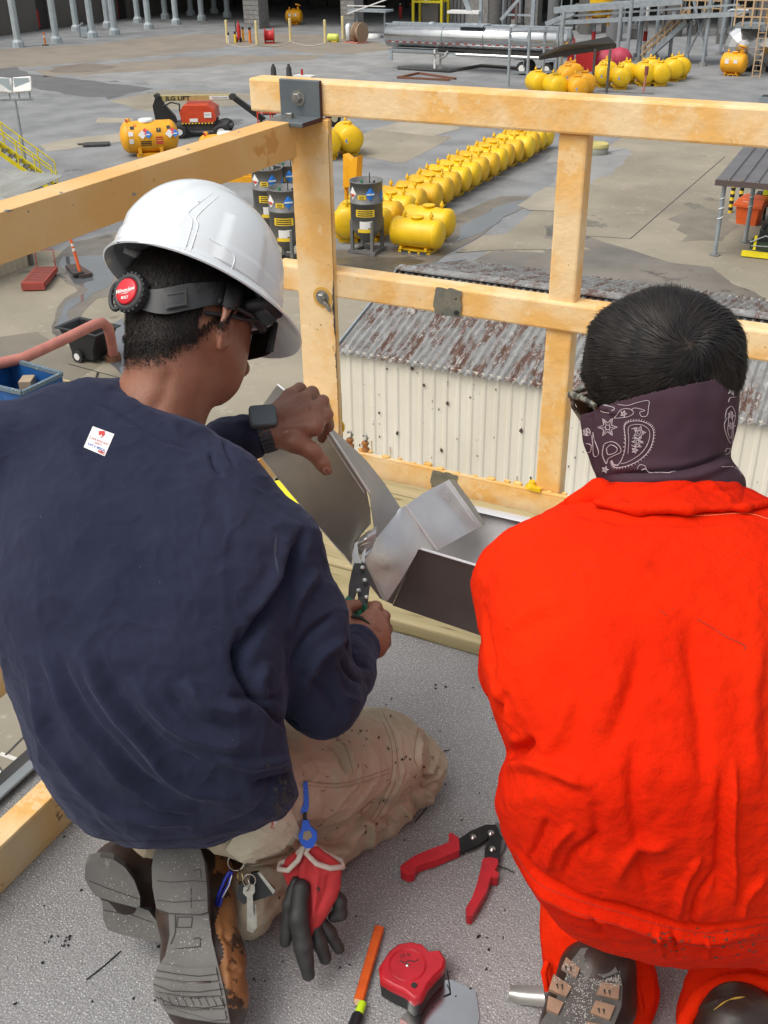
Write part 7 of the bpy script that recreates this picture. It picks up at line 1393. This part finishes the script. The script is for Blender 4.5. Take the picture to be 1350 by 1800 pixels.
# boots of the orange worker
TRD = M('tan_tread', (.36, .22, .14), (.24, .15, .10), 40, rough=.8)
S = SDF(.004, .02); S.chain(pk([(1042, 1712, 1.525), (1020, 1790, 1.50), (990, 1850, 1.48)]), [.050, .048, .045]); S.chain(pk([(1062, 1700, 1.535), (1068, 1765, 1.52)]), [.046, .042]); V, Q = S.mesh(2); b1 = mesh_of(V, Q, 'boot', [LEAB], None, 0); adopt(b1, wk); b1['label'] = 'left boot with tan tread blocks packed with grit'
zf3 = plane_z(1660, 1.515, 1800, 1.435); b = MB()
out = [(994, 1718), (1003, 1690), (1022, 1671), (1046, 1667), (1070, 1678), (1088, 1700), (1094, 1735), (1092, 1770), (1080, 1800), (1066, 1840), (1020, 1860), (940, 1850), (945, 1805), (962, 1780), (978, 1755)]
solid_px(b, out, zf3, .022, M('tread_base', (.07, .065, .06), (.10, .095, .09), 30, rough=.8), raise_=.002)
for pl in ([(1002, 1694), (1020, 1670), (1046, 1668), (1072, 1684), (1085, 1712), (1060, 1722), (1040, 1708), (1032, 1730), (1018, 1704)],): solid_px(b, pl, zf3, .008, SOLE, raise_=.006)
for pl in ([(988, 1686), (1012, 1706), (1006, 1722), (980, 1704)], [(966, 1716), (998, 1738), (988, 1756), (958, 1742)], [(1056, 1730), (1088, 1734), (1086, 1760), (1046, 1752)], [(1046, 1762), (1080, 1772), (1070, 1796), (1036, 1784)], [(957, 1754), (984, 1766), (974, 1786), (954, 1778)], [(1030, 1800), (1062, 1806), (1060, 1830), (1030, 1820)]):
    pl = [(x+6 if x < 1020 else x, y) for x, y in pl]; solid_px(b, pl, zf3, .008, TRD, raise_=.0075)
so_ = b.build('sole', bevel=.0012); so_.parent = b1; D = Decal(so_); grit_on(D, 900, [(1016, 1755, 11, 28), (1030, 1735, 12, 16), (1000, 1700, 16, 14), (1060, 1724, 18, 5), (1020, 1780, 14, 16), (1080, 1725, 8, 6), (990, 1712, 8, 8)], rg, .0008, GRIT, (.6, 1.8))
for x, y in ((1000, 1704), (985, 1735), (1068, 1745), (1058, 1778)): D.line([(x-6, y-6), (x-4, y+3)], [4, 1], GRV, .001); D.line([(x+3, y-5), (x+4, y+5)], [4, 1], GRV, .001)
D.done()
S = SDF(.004, .02); S.chain(pk([(1290, 1795, 1.465), (1270, 1860, 1.45)]), [.052, .05]); S.chain(pk([(1312, 1795, 1.47), (1330, 1860, 1.46)]), [.045, .045]); V, Q = S.mesh(2); b2 = mesh_of(V, Q, 'boot', [LEAB], None, 0, folds([([(1210, 1790), (1240, 1765), (1290, 1750), (1330, 1765)], 3, .002)], None)); adopt(b2, wk); b2['label'] = 'dark right boot with yellow stitching cut by the bottom edge'
D = Decal(b2); D.line(smooth_line([(1255, 1775), (1280, 1758), (1310, 1752)], 4), [1, 3, 1, 4, 1], M('yellow_stitching', (.5, .32, .05)), .001); D.done()
# stitched hems where the trouser legs end
b = MB(); b.tube(pk([(962, 1690, 1.545), (956, 1710, 1.54), (962, 1740, 1.545)]), .005, ORC, 8); b.tube(pk([(1196, 1830, 1.47), (1206, 1790, 1.468), (1226, 1752, 1.475), (1262, 1730, 1.482), (1310, 1722, 1.484), (1352, 1730, 1.48), (1400, 1760, 1.475)]), .011, ORC, 12)
cu = b.build('cuff'); adopt(cu, wk)
# ================================================================ sheet metal, tools and small things
SSD = M('stainless_sheet', (.50, .485, .455), (.38, .37, .345), 7, 6, rough=.30, metal=.8, rough2=.45, bump=.2, bscale=9, bdist=.004, bump2=(.1, 60, .001))  # grey-brown reflection of the worker put into the metal colour
SSL = M('galvanised_sheet', (.50, .53, .55), (.43, .455, .475), 9, 6, rough=.42, metal=.85, rough2=.55, bump=.3, bscale=9, bdist=.004, chips=((.42, .44, .46), .66, 30))  # same stainless, the back face's brighter reflection put into its colour
SSB = M('bright_sheet', (.72, .71, .71), (.58, .57, .575), 9, 6, rough=.26, metal=.85, rough2=.46, bump=.4, bscale=9, bdist=.006)
SDK = M('filmed_sheet', (.20, .165, .16), (.15, .12, .118), 5, 6, rough=.34, metal=.35, rough2=.42, bump=.2, bscale=8, bdist=.004)  # dark reflection on the tray wall painted into the base colour
RIM = M('bright_sheet_edge', (.84, .84, .85), rough=.34, metal=.45)  # pale half-matte colour paints the glint along edges and folds
def poly3(b, pts, m): b.add([P(*p) for p in pts], [tuple(range(len(pts)))], m)
def coons(b, A, Bt, m, n=10, bend=0., nrm=None):
    """surface between two px polylines (x, y, z)"""
    A = smooth_line(A, 1) if False else np.array(A, float); Bt = np.array(Bt, float); rows = []
    def res(L_, t): d = np.r_[0, np.cumsum(np.linalg.norm(np.diff(L_[:, :2], axis=0), axis=1))]; d /= d[-1]; return np.array([np.interp(t, d, L_[:, k]) for k in range(3)])
    for j in range(7):
        s_ = j/6; rows.append([P(*(res(A, i/n)*(1-s_)+res(Bt, i/n)*s_+np.array([0, 0, bend*math.sin(math.pi*s_)]))) for i in range(n+1)])
    b.sheet(rows, m, True)
# A: the channel piece held in the left hand
t = thing('sheet_metal_channel', 'bent stainless channel held up in the left hand while it is being cut', 'sheet metal', P(600, 900, 1.85))
b = MB(); coons(b, [(488, 676, 1.80), (575, 752, 1.752), (648, 865, 1.80), (647, 884, 1.81), (653, 905, 1.82), (652, 920, 1.825), (634, 940, 1.83), (622, 952, 1.835)], [(440, 742, 1.84), (456, 800, 1.845), (500, 855, 1.85), (545, 908, 1.855), (560, 925, 1.855), (585, 955, 1.858), (605, 975, 1.86), (618, 993, 1.86)], SSD, 16, .004); adopt(b.build('front_panel', None, solid=.0009), t)
b = MB(); coons(b, [(573, 744, 1.765), (604, 772, 1.86), (641, 806, 1.90), (676, 850, 1.93), (704, 893, 1.95)], [(578, 756, 1.757), (615, 812, 1.78), (649, 866, 1.80), (657, 925, 1.85), (662, 945, 1.885)], SSL, 12); adopt(b.build('back_panel', None, solid=.0009), t)
b = MB(); b.tube(pk([(488, 676, 1.799), (532, 712, 1.774), (575, 752, 1.750), (612, 809, 1.774), (649, 866, 1.798)]), .0021, RIM, 6); b.tube(pk([(562, 744, 1.752), (590, 790, 1.767), (640, 866, 1.797)]), .0008, RIM, 6); b.tube(pk([(440, 742, 1.838), (456, 800, 1.843), (545, 908, 1.853), (618, 993, 1.858)]), .0007, RIM, 6); adopt(b.build('hem', None), t)
b = MB(); coons(b, [(630, 948, 1.825), (645, 935, 1.82), (662, 925, 1.83)], [(628, 962, 1.815), (640, 955, 1.80), (660, 950, 1.82)], SSB, 8, -.012); coons(b, [(628, 962, 1.815), (640, 957, 1.80), (659, 950, 1.82)], [(634, 990, 1.83), (640, 985, 1.825), (652, 970, 1.835)], SSB, 8, .015); adopt(b.build('curled_offcut', None, solid=.0008), t)
# C: big bright tongue with a folded edge
t = thing('sheet_metal_flap', 'bright creased sheet metal flap with sharp tip next to the snips', 'sheet metal', P(750, 950, 1.95))
b = MB(); coons(b, [(703, 893, 1.945), (690, 908, 1.935), (668, 936, 1.915), (645, 965, 1.87), (640, 985, 1.86)], [(713, 889, 1.955), (740, 932, 1.955), (736, 966, 1.945), (706, 1018, 1.925), (681, 1056, 1.92)], SSB, 14, -.004); b.add(pk([(713, 889, 1.955), (768, 967, 1.975), (736, 966, 1.945), (733, 934, 1.954)]), [(0, 1, 2, 3)], SSB)
b.add(pk([(640, 985, 1.86), (681, 1056, 1.92), (672, 1053, 1.93), (655, 1012, 1.90)]), [(0, 1, 2, 3)], SSB); adopt(b.build('tongue', None, solid=.0009), t)
b = MB(); coons(b, [(714, 888, 1.956), (745, 866, 1.985), (784, 846, 2.02)], [(769, 967, 1.976), (800, 950, 1.99), (843, 926, 2.01)], SSB, 10, -.003); adopt(b.build('side_panel', None, solid=.0009), t)
b = MB(); coons(b, [(782, 847, 2.018), (812, 889, 2.010), (841, 929, 2.006)], [(789, 843, 1.985), (819, 885, 1.980), (847, 925, 1.978)], RIM, 8); coons(b, [(789, 843, 1.985), (819, 885, 1.980), (847, 925, 1.978)], [(799, 843, 2.01), (828, 882, 2.005), (853, 921, 2.0)], SSD, 8); b.tube(pk([(713, 889, 1.952), (768, 967, 1.972)]), .0017, RIM, 6); adopt(b.build('folded_edge', None, solid=.0012), t)
# D: the tray lying on the planks
t = thing('sheet_metal_tray', 'dark stainless tray lying on the pine planks in front of the worker in orange', 'sheet metal', P(850, 1000, 1.98))
b = MB(); coons(b, [(735, 963, 1.955), (845, 996, 1.94), (1010, 1046, 1.915)], [(690, 1064, 2.10), (842, 1116, 2.06), (1010, 1172, 2.02)], SDK, 12); b.add(pk([(622, 992, 1.90), (735, 963, 1.975), (690, 1062, 2.10), (668, 1052, 2.05)]), [(0, 1, 2, 3)], SDK); adopt(b.build('front_wall', None, solid=.001), t)
b = MB(); b.tube(pk([(735, 963, 1.952), (845, 996, 1.937), (1010, 1046, 1.912)]), .0021, RIM, 6); coons(b, [(834, 889, 2.12), (914, 906, 2.11), (1080, 942, 2.09)], [(838, 900, 2.10), (916, 918, 2.09), (1080, 955, 2.07)], RIM, 8, -.004); adopt(b.build('rolled_rim', None, solid=.001), t)
b = MB(); coons(b, [(838, 899, 2.12), (914, 916, 2.11), (1080, 952, 2.09)], [(742, 968, 2.135), (845, 1000, 2.10), (1080, 1060, 2.06)], M('grey_sheet', (.34, .33, .33), (.27, .265, .265), 5, rough=.32, metal=.85, rough2=.5, bump=.3, bscale=8, bdist=.004), 12); adopt(b.build('tray_floor', None, solid=.001), t)
# ---------------------------------------------------------------- snips in use
TB = M('snip_black', (.018, .016, .017), (.03, .028, .028), 60, rough=.38, metal=.4); GRN = M('green_grip', (.01, .13, .07), rough=.5); REDG = M('red_grip', (.52, .012, .022), (.40, .010, .018), 30, rough=.42, chips=((.12, .02, .02), .74, 60))
RIV = M('rivet_steel', (.6, .6, .58), rough=.3, metal=1)
t = thing('tin_snips', 'black headed snips with green grips held in the right hand', 'snips', P(632, 1030, 1.80))
def slab(b, pts, z, th, m, bulge=0):
    w_ = [P(x, y, z if np.isscalar(z) else z(x, y)) for x, y in pts]; b.prism(w_, cam2w((0, 0, 1))*th, m)
b = MB(); slab(b, [(618, 1004), (624, 988), (634, 986), (642, 992), (650, 1008), (650, 1030), (646, 1064), (630, 1064), (628, 1040), (620, 1064), (611, 1062), (613, 1030)], lambda x, y: 1.815-(y-985)*.0006, .012, TB); adopt(b.build('head', None, bevel=.0015), t)
b = MB(); slab(b, [(620, 1002), (619, 975), (624, 954), (628, 952), (630, 975), (636, 990)], 1.812, .004, RIV); slab(b, [(634, 990), (637, 972), (645, 958), (642, 975), (640, 994)], 1.822, .004, RIV); adopt(b.build('blade', None, bevel=.0008), t)
b = MB()
for x, y in ((637, 998), (641, 1020), (630, 1038), (644, 1050)): c = P(x, y, 1.797-(y-998)*.0006); b.lathe(c, cam2w((0, 0, -1)), [(0, .0042), (.002, .004), (.0028, .002)], RIV, 12)
adopt(b.build('rivet', None), t)
b = MB(); b.tube(pk([(608, 1052, 1.765), (620, 1062, 1.762), (634, 1085, 1.765), (632, 1140, 1.762)]), [.006, .008, .009, .009], GRN, 10); b.tube(pk([(642, 1062, 1.77), (648, 1090, 1.775), (642, 1140, 1.772)]), [.006, .008, .008], GRN, 10); adopt(b.build('handle', None), t)
# ---------------------------------------------------------------- snips on the deck
t = thing('tin_snips', 'red handled tin snips lying open on the grey deck', 'snips', PZ(840, 1520, 0)); sz = lambda pts: [(580+x/3.214, 1400+y/3.214) for x, y in pts]
def onfloor(b, pts, h0, h1, m):
    w_ = [PZ(x, y, (h0+h1)/2) for x, y in pts]; c = sum(w_)/len(w_); ar = sum((w_[i][0]*w_[(i+1) % len(w_)][1]-w_[(i+1) % len(w_)][0]*w_[i][1]) for i in range(len(w_))); w_ = w_ if ar > 0 else w_[::-1]
    w_ = [np.array([p[0], p[1], h0]) for p in w_]; b.prism(w_, (0, 0, h1-h0), m)
b = MB(); onfloor(b, sz([(396, 415), (415, 398), (480, 352), (560, 318), (640, 290), (672, 275), (670, 228), (690, 224), (708, 240), (728, 252), (733, 322), (700, 335), (600, 378), (520, 402), (492, 415), (474, 458), (440, 464), (402, 442)]), .004, .021, REDG); adopt(b.build('handle', None, bevel=.004), t)
b = MB(); onfloor(b, sz([(862, 372), (900, 364), (946, 374), (950, 396), (930, 436), (955, 456), (945, 482), (908, 478), (885, 555), (835, 640), (800, 700), (772, 696), (765, 655), (800, 595), (828, 520), (848, 440)]), .003, .022, REDG); adopt(b.build('handle', None, bevel=.004), t)
b = MB(); onfloor(b, sz([(722, 250), (800, 198), (878, 166), (935, 166), (952, 190), (940, 222), (900, 236), (830, 284), (745, 316), (728, 318)]), .010, .016, TB); onfloor(b, sz([(895, 205), (952, 192), (966, 250), (956, 366), (872, 366), (874, 300), (898, 244)]), .016, .021, TB); onfloor(b, sz([(925, 170), (945, 150), (985, 190), (1000, 230), (985, 290), (960, 330), (955, 300), (975, 240), (955, 215)]), .008, .013, M('snip_jaw', (.22, .21, .2), rough=.35, metal=.9)); adopt(b.build('jaw', None, bevel=.001), t)
b = MB()
for x, y, h in ((808, 230, .016), (908, 208, .021), (916, 298, .021)): q = PZ(*sz([(x, y)])[0], h); b.lathe(q, (0, 0, 1), [(0, .0062), (.002, .006), (.003, .003), (.004, .002)], RIV, 14)
b.tube([PZ(*p, .006) for p in sz([(955, 396), (1000, 410), (1040, 430)])], .0014, TB, 5); adopt(b.build('rivet', None), t)
# ---------------------------------------------------------------- pencil and marker
a = PZ(667, 1630, .009); c = PZ(627, 1772, .009); d = (c-a)/np.linalg.norm(c-a); t = thing('carpenter_pencil', 'flat orange carpenter pencil lying on the deck', 'pencil', a)
b = MB(); Lp = np.linalg.norm(c-a); sd_ = np.cross((0, 0, 1), d); pf = [(-.0085, 0), (-.006, .004), (.006, .004), (.0085, 0), (.006, -.004), (-.006, -.004)]; ORP = M('pencil_orange', (.72, .12, .01), (.6, .09, .01), 40, rough=.5)
b.prism([a+sd_*x+np.array([0, 0, y]) for x, y in pf], d*(Lp*.92), ORP); adopt(b.build('shaft', None, bevel=.0008), t)
b = MB(); e = a+d*Lp*.92; b.add([e+sd_*x+np.array([0, 0, y]) for x, y in pf]+[e+d*.012], [(i, (i+1) % 6, 6) for i in range(6)], M('cedar', (.5, .33, .2), rough=.7)); b.add([e+d*.0085+sd_*x*.28+np.array([0, 0, y*.3]) for x, y in pf]+[e+d*.016], [(i, (i+1) % 6, 6) for i in range(6)], INK); adopt(b.build('tip', None), t)
a = PZ(638, 1762, .012); c = PZ(612, 1830, .010); d = (c-a)/np.linalg.norm(c-a); t = thing('marker_pen', 'black marker with a lime green cap tip at the bottom edge', 'pen', a); b = MB(); b.lathe(a, d, [(0, .0055), (.002, .0065), (.022, .0068)], M('lime_cap', (.55, .8, .02), rough=.4), 16); adopt(b.build('cap', None), t); b = MB(); b.lathe(a+d*.020, d, [(0, .0075), (.004, .0095), (.09, .0095)], BLKP, 16); adopt(b.build('barrel', None), t)
# ---------------------------------------------------------------- tape measure
TR_ = M('tape_red_shell', (.50, .012, .022), (.42, .010, .02), 40, rough=.38, coat=.2, chips=((.05, .01, .01), .70, 90)); t = thing('tape_measure', 'scuffed red and black tape measure beside the orange pencil', 'tape measure', PZ(722, 1710, 0))
top = [(684, 1672), (700, 1659), (722, 1655), (742, 1659), (754, 1672), (774, 1670), (783, 1686), (780, 1700), (764, 1716), (752, 1730), (742, 1750), (728, 1756), (712, 1742), (690, 1732), (670, 1720), (667, 1698)]
hT = .046; w_ = [PZ(x, y, hT) for x, y in top]; cc = sum(w_)/len(w_); b = MB()
def ringat(h, s_): return [np.array([cc[0]+(p[0]-cc[0])*s_, cc[1]+(p[1]-cc[1])*s_, h]) for p in w_]
loft(b, [ringat(.030, 1.02), ringat(.040, 1.03), ringat(.0455, .99), ringat(.0475, .93)][::1], TR_, False, True, True); ar = sum((w_[i][0]*w_[(i+1) % len(w_)][1]-w_[(i+1) % len(w_)][0]*w_[i][1]) for i in range(len(w_)))
adopt(b.build('shell', None), t); b = MB(); loft(b, [ringat(.001, .96), ringat(.006, 1.0), ringat(.028, 1.0), ringat(.032, 1.0)], BLKP, True, True, True)
for p_ in ((752, 1730), (760, 1720), (768, 1711), (775, 1703)): q = PZ(p_[0], p_[1]+4, .036); b.box(q, (.004, .004, .018), BLK, rotz(.8))
adopt(b.build('rubber_side', None), t); b = MB(); c2 = PZ(716, 1696, .0475)
for r in (.027, .0285): b.tube([c2+np.array([math.cos(a)*r, math.sin(a)*r, .0002]) for a in np.linspace(0, 2*math.pi, 40)], .0009, TR_, 6)
b.lathe(c2, (0, 0, 1), [(0, .0035), (.001, .003), (.0014, .001)], RIV, 10); 
ux_ = PZ(760, 1690, .0475)-PZ(700, 1700, .0475); ux_ /= np.linalg.norm(ux_); uy_ = np.cross((0, 0, 1), ux_); b.tube([c2+ux_*x+uy_*y for x, y in ((-.010, .010), (-.004, .004), (.004, .007), (.012, .003), (.018, .006))], .0009, INK, 5); text_poly(b, '25 ft', .009, c2+uy_*.017+np.array([0, 0, .0004]), ux_, uy_, INK)
q = PZ(728, 1732, .048); b.lathe(q, (0, 0, 1), [(0, .005), (.002, .004)], BLK, 8); adopt(b.build('face_detail', None), t)
b = MB(); q = PZ(732, 1762, .012); b.box(q, (.010, .004, .022), RIV); adopt(b.build('hook', None), t); b = MB(); q2 = PZ(786, 1706, .02); b.tube([q2, PZ(790, 1730, .008), PZ(792, 1746, .004), PZ(780, 1752, .003)], .0012, TB, 5); adopt(b.build('lanyard', None), t)
# sheet offcuts on the deck
b = MB(); onfloor(b, [(760, 1728), (792, 1722), (836, 1742), (843, 1788), (834, 1830), (690, 1860), (704, 1790), (738, 1756)], .0015, .0028, M('mirror_sheet', (.62, .61, .60), (.55, .54, .53), 9, rough=.10, metal=1, rough2=.22)); o = b.build('sheet_offcut'); tag(o, 'flat mirror bright sheet offcut lying under the tape measure', 'sheet metal')
b = MB(); coons(b, [(897, 1732, 1.62), (915, 1731, 1.615), (955, 1735, 1.60)], [(893, 1758, 1.61), (915, 1766, 1.60), (960, 1770, 1.585)], SSD, 10, -.008); b.add(pk([(915, 1731, 1.615), (960, 1742, 1.60), (958, 1752, 1.60), (935, 1748, 1.60)]), [(0, 1, 2, 3)], RIM); o = b.build('metal_curl', None, solid=.0009); tag(o, 'curled shiny metal strip beside the orange clad boot', 'sheet metal')
# black crumbs and scratches on the grit
b = MB(); rg = random.Random(77); CR = M('tar_crumb', (.015, .014, .014), rough=.9)
for k in range(112):
    if k < 90: x, y = rg.uniform(0, 980), rg.uniform(1180, 1790)
    else: cx_, cy_ = rg.choice(((108, 1650), (845, 1652), (690, 1705), (455, 1720), (602, 1700), (120, 1655), (868, 1650))); x, y = cx_+rg.gauss(0, 9), cy_+rg.gauss(0, 5)
    q = PZ(x, y, .002)
    if q[0] < -1.3 or q[1] > 1.77: continue
    b.sphere(q, (rg.uniform(.001, .003), rg.uniform(.001, .004), .0012), CR, 6)
for p_ in ([(152, 1722), (180, 1700), (212, 1672)], [(1000, 1440), (1010, 1420), (1020, 1405)], [(720, 1345), (760, 1325), (790, 1318)], [(730, 1445), (750, 1420)]): b.tube([PZ(x, y, .0015) for x, y in p_], .0012, CR, 4)
tag(b.build('tar_crumbs'), kind='stuff')
# ---------------------------------------------------------------- gloves hung on a blue clip
BC = M('clip_blue', (.008, .10, .62), rough=.35); GR = M('glove_red_knit', (.50, .035, .04), (.42, .028, .03), 30, rough=.9, bump=.5, bscale=400, bdist=.0006, chips=((.07, .03, .03), .68, 35)); GB = M('glove_black_rubber', (.022, .021, .022), (.04, .038, .038), 40, rough=.55, bump=.4, bscale=200, bdist=.0008, chips=((.5, .5, .46), .76, 60)); GW = M('glove_cuff', (.60, .52, .45), (.5, .42, .36), 60, rough=.9)
t = thing('glove_clip', 'bright blue plastic glove clip hanging from the khaki pocket', 'clip', P(538, 1430, 1.60)); b = MB(); zc_ = 1.585
slab(b, [(533, 1376), (540, 1374), (542, 1395), (543, 1415), (541, 1426), (528, 1430), (520, 1412), (524, 1410), (530, 1418), (534, 1414)], zc_, .006, BC); adopt(b.build('upper_clip', None, bevel=.0012), t)
b = MB(); b.tube(pk([(536, 1422, zc_+.003), (536, 1448, zc_+.003)]), .0028, BLK, 8); adopt(b.build('swivel', None), t)
b = MB(); slab(b, [(532, 1442), (542, 1442), (545, 1452), (556, 1462), (558, 1474), (550, 1490), (538, 1492), (528, 1482), (524, 1470), (529, 1460)], zc_, .0065, BC); slab(b, [(534, 1462), (545, 1460), (549, 1470), (540, 1478), (532, 1474)], zc_-.0006, .0004, M('clip_hole', (.3, .23, .16))); adopt(b.build('lower_clip', None, bevel=.0012), t)
t = thing('work_gloves', 'pair of red knit gloves with black rubber fingers hanging from the blue clip', 'gloves', P(550, 1560, 1.62))
def sdf_obj(ch, name, mats, h=.003, k=.006, sub=0, nz=.0012):
    S = SDF(h, k)
    for pts, rs in ch: S.chain(pk(pts), rs)
    V, Q = S.mesh(1); o = mesh_of(V, Q, name, mats, None, sub, folds([], [(nz, 45, (1, 1, 1))])); adopt(o, t); return o
def flat_glove(rows, k=.006):
    S = SDF(.0028, k); S.loft(rows); V, Q = S.mesh(2); o = mesh_of(V, Q, 'palm', [GR], None, 1, folds([([(545, 1500), (540, 1560), (545, 1610)], 6, -.005), ([(560, 1515), (556, 1570), (548, 1620)], 5, .004), ([(580, 1530), (572, 1570), (556, 1605)], 6, -.004), ([(505, 1530), (515, 1560), (522, 1580)], 4, -.003)], [(.0022, 30, (1, 1, 1)), (.001, 80, (1, 1, 1))])); adopt(o, t); return o
flat_glove([(1486, 540, 556, 1.592, .008), (1500, 532, 575, 1.590, .011), (1522, 524, 602, 1.590, .013), (1550, 524, 600, 1.590, .015), (1580, 526, 594, 1.594, .014), (1606, 532, 578, 1.598, .012), (1630, 538, 562, 1.602, .010), (1648, 542, 554, 1.606, .007)])
flat_glove([(1492, 522, 536, 1.600, .007), (1512, 500, 534, 1.600, .009), (1535, 496, 532, 1.602, .010), (1560, 506, 532, 1.604, .009), (1575, 512, 530, 1.606, .007)])
for pts, rs in (([(530, 1560, 1.592), (524, 1610, 1.588), (532, 1660, 1.590), (542, 1712, 1.60)], [.015, .0165, .0165, .0125]), ([(520, 1550, 1.60), (508, 1590, 1.60), (502, 1655, 1.605)], [.010, .0115, .011]), ([(552, 1620, 1.612), (560, 1655, 1.615), (572, 1684, 1.625)], [.010, .013, .0115]), ([(560, 1612, 1.62), (580, 1640, 1.63), (596, 1668, 1.64)], [.009, .0115, .010]), ([(578, 1560, 1.62), (597, 1585, 1.625), (598, 1606, 1.63), (586, 1612, 1.63)], [.010, .013, .012, .010])):
    sdf_obj([(pts, [q_*.88 for q_ in rs])], 'finger', [GB], .0028, .006)
b = MB(); b.tube(pk([(546, 1484, 1.592), (538, 1500, 1.585), (556, 1518, 1.580), (580, 1526, 1.585), (603, 1524, 1.60), (600, 1514, 1.615), (570, 1500, 1.612), (548, 1484, 1.594)]), .0042, GW, 8); b.tube(pk([(534, 1488, 1.592), (524, 1512, 1.588), (506, 1530, 1.592), (490, 1528, 1.60), (492, 1518, 1.61), (515, 1508, 1.61), (532, 1490, 1.598)]), .0042, GW, 8); adopt(b.build('cuff', None), t)
b = MB(); b.add(pk([(546, 1488, 1.598), (542, 1500, 1.597), (558, 1515, 1.595), (580, 1522, 1.598), (600, 1520, 1.605), (570, 1502, 1.608)]), [(0, 1, 2, 3, 4, 5)], M('glove_inside', (.35, .012, .02), rough=.9)); b.add(pk([(532, 1492, 1.598), (522, 1510, 1.598), (506, 1526, 1.600), (494, 1524, 1.604), (515, 1510, 1.606)]), [(0, 1, 2, 3, 4)], MATS['glove_inside']); adopt(b.build('lining', None), t)
# ---------------------------------------------------------------- keys
t = thing('key_ring', 'bunch of keys with blue carabiner and black fobs hanging from the belt', 'keys', P(425, 1550, 1.60)); KY = M('key_steel', (.55, .53, .48), (.4, .38, .34), 90, rough=.3, metal=1)
def ring(b, px, py, z, r, rt, m, n_=(0, 0, 1), ax=(1, 0, 0)):
    c = P(px, py, z); u = cam2w(ax); v = np.cross(cam2w(n_), u); v /= np.linalg.norm(v); b.tube([c+u*math.cos(a)*r+v*math.sin(a)*r for a in np.linspace(0, 2*math.pi, 25)], rt, m, 6)
b = MB(); ring(b, 415, 1516, 1.595, .0125, .0011, KY); ring(b, 422, 1540, 1.59, .009, .0010, M('brass', (.6, .45, .2), rough=.3, metal=1), (1, 0, .6), (0, 1, 0)); ring(b, 432, 1552, 1.585, .011, .0011, KY, (.8, 0, .6), (0, 1, 0)); ring(b, 438, 1548, 1.583, .0095, .0010, KY); adopt(b.build('ring', None), t)
b = MB(); NB = M('carabiner_blue', (.015, .03, .30), rough=.35, metal=.4); b.tube(pk([(404, 1532, 1.59), (396, 1545, 1.588), (384, 1572, 1.586), (380, 1590, 1.588), (386, 1592, 1.588), (390, 1576, 1.586), (402, 1556, 1.586), (408, 1534, 1.59), (404, 1532, 1.59)]), .0028, NB, 8); b.tube(pk([(408, 1538, 1.586), (403, 1556, 1.583), (391, 1577, 1.583)]), .0012, KY, 6); adopt(b.build('carabiner', None), t)
b = MB(); slab(b, [(418, 1556), (428, 1550), (436, 1566), (438, 1584), (428, 1590), (416, 1580)], 1.588, .007, BLKP); slab(b, [(440, 1536), (452, 1534), (482, 1565), (482, 1572), (466, 1578), (440, 1586), (436, 1560)], 1.60, .010, BLKP); slab(b, [(452, 1534), (458, 1534), (484, 1566), (480, 1572)], 1.597, .002, KY); adopt(b.build('fob', None, bevel=.002), t)
b = MB(); slab(b, [(428, 1560), (440, 1553), (448, 1558), (448, 1568), (444, 1574), (446, 1612), (440, 1620), (434, 1612), (434, 1577), (427, 1570)], 1.583, .0022, KY); adopt(b.build('key', None, bevel=.0006), t)
b = MB(); slab(b, [(434, 1596), (450, 1588), (452, 1630), (444, 1640), (434, 1636)], 1.592, .002, KY); adopt(b.build('key', None, bevel=.0006), t)
# paint worn to grey metal on the left rail
for o_ in [c for c in bpy.data.objects if c.name.startswith('top_rail') and c.parent and c.parent.name.startswith('left_railing')]:
    D = Decal(o_); rg = random.Random(31); BG = M('bare_spots', (.27, .29, .30), (.20, .21, .22), 60, rough=.5, metal=.3)
    for x, y, r, ex, ey in ((60, 336, 7, 3.4, .7), (40, 341, 4, 3, .6), (175, 297, 6, 2, .6), (168, 299, 3, 1.6, .8), (235, 281, 3, 2.2, .5), (236, 341, 4, 1.1, .8), (14, 370, 4, 2, .6), (108, 338, 1.6, 2, 1), (50, 372, 1.8, 1, 1), (128, 360, 1.5, 1, 1), (330, 262, 2, 2, .8), (420, 232, 1.6, 2, .8)): D.blot(x, y, r, BG, .0012, (ex, ey), 14, rg)
    for k in range(26): D.blot(rg.uniform(0, 500), rg.uniform(230, 440), rg.uniform(.5, 1.1), M('rail_nick', (.12, .08, .04), rough=.8), .0012, rg=rg)
    D.done()
D = Decal(shirt); CF = M('cuff_rib', (.007, .009, .022), rough=.95)
for k in range(9): D.line([(424+k*.3, 750+k*5.5), (449, 744+k*5.6)], .9, CF, .0008)
for k in range(9): D.line([(604+k*5, 1136-k*1+k*k*.5), (614+k*4.5, 1112+k*4)], .9, CF, .0008)
D.done()
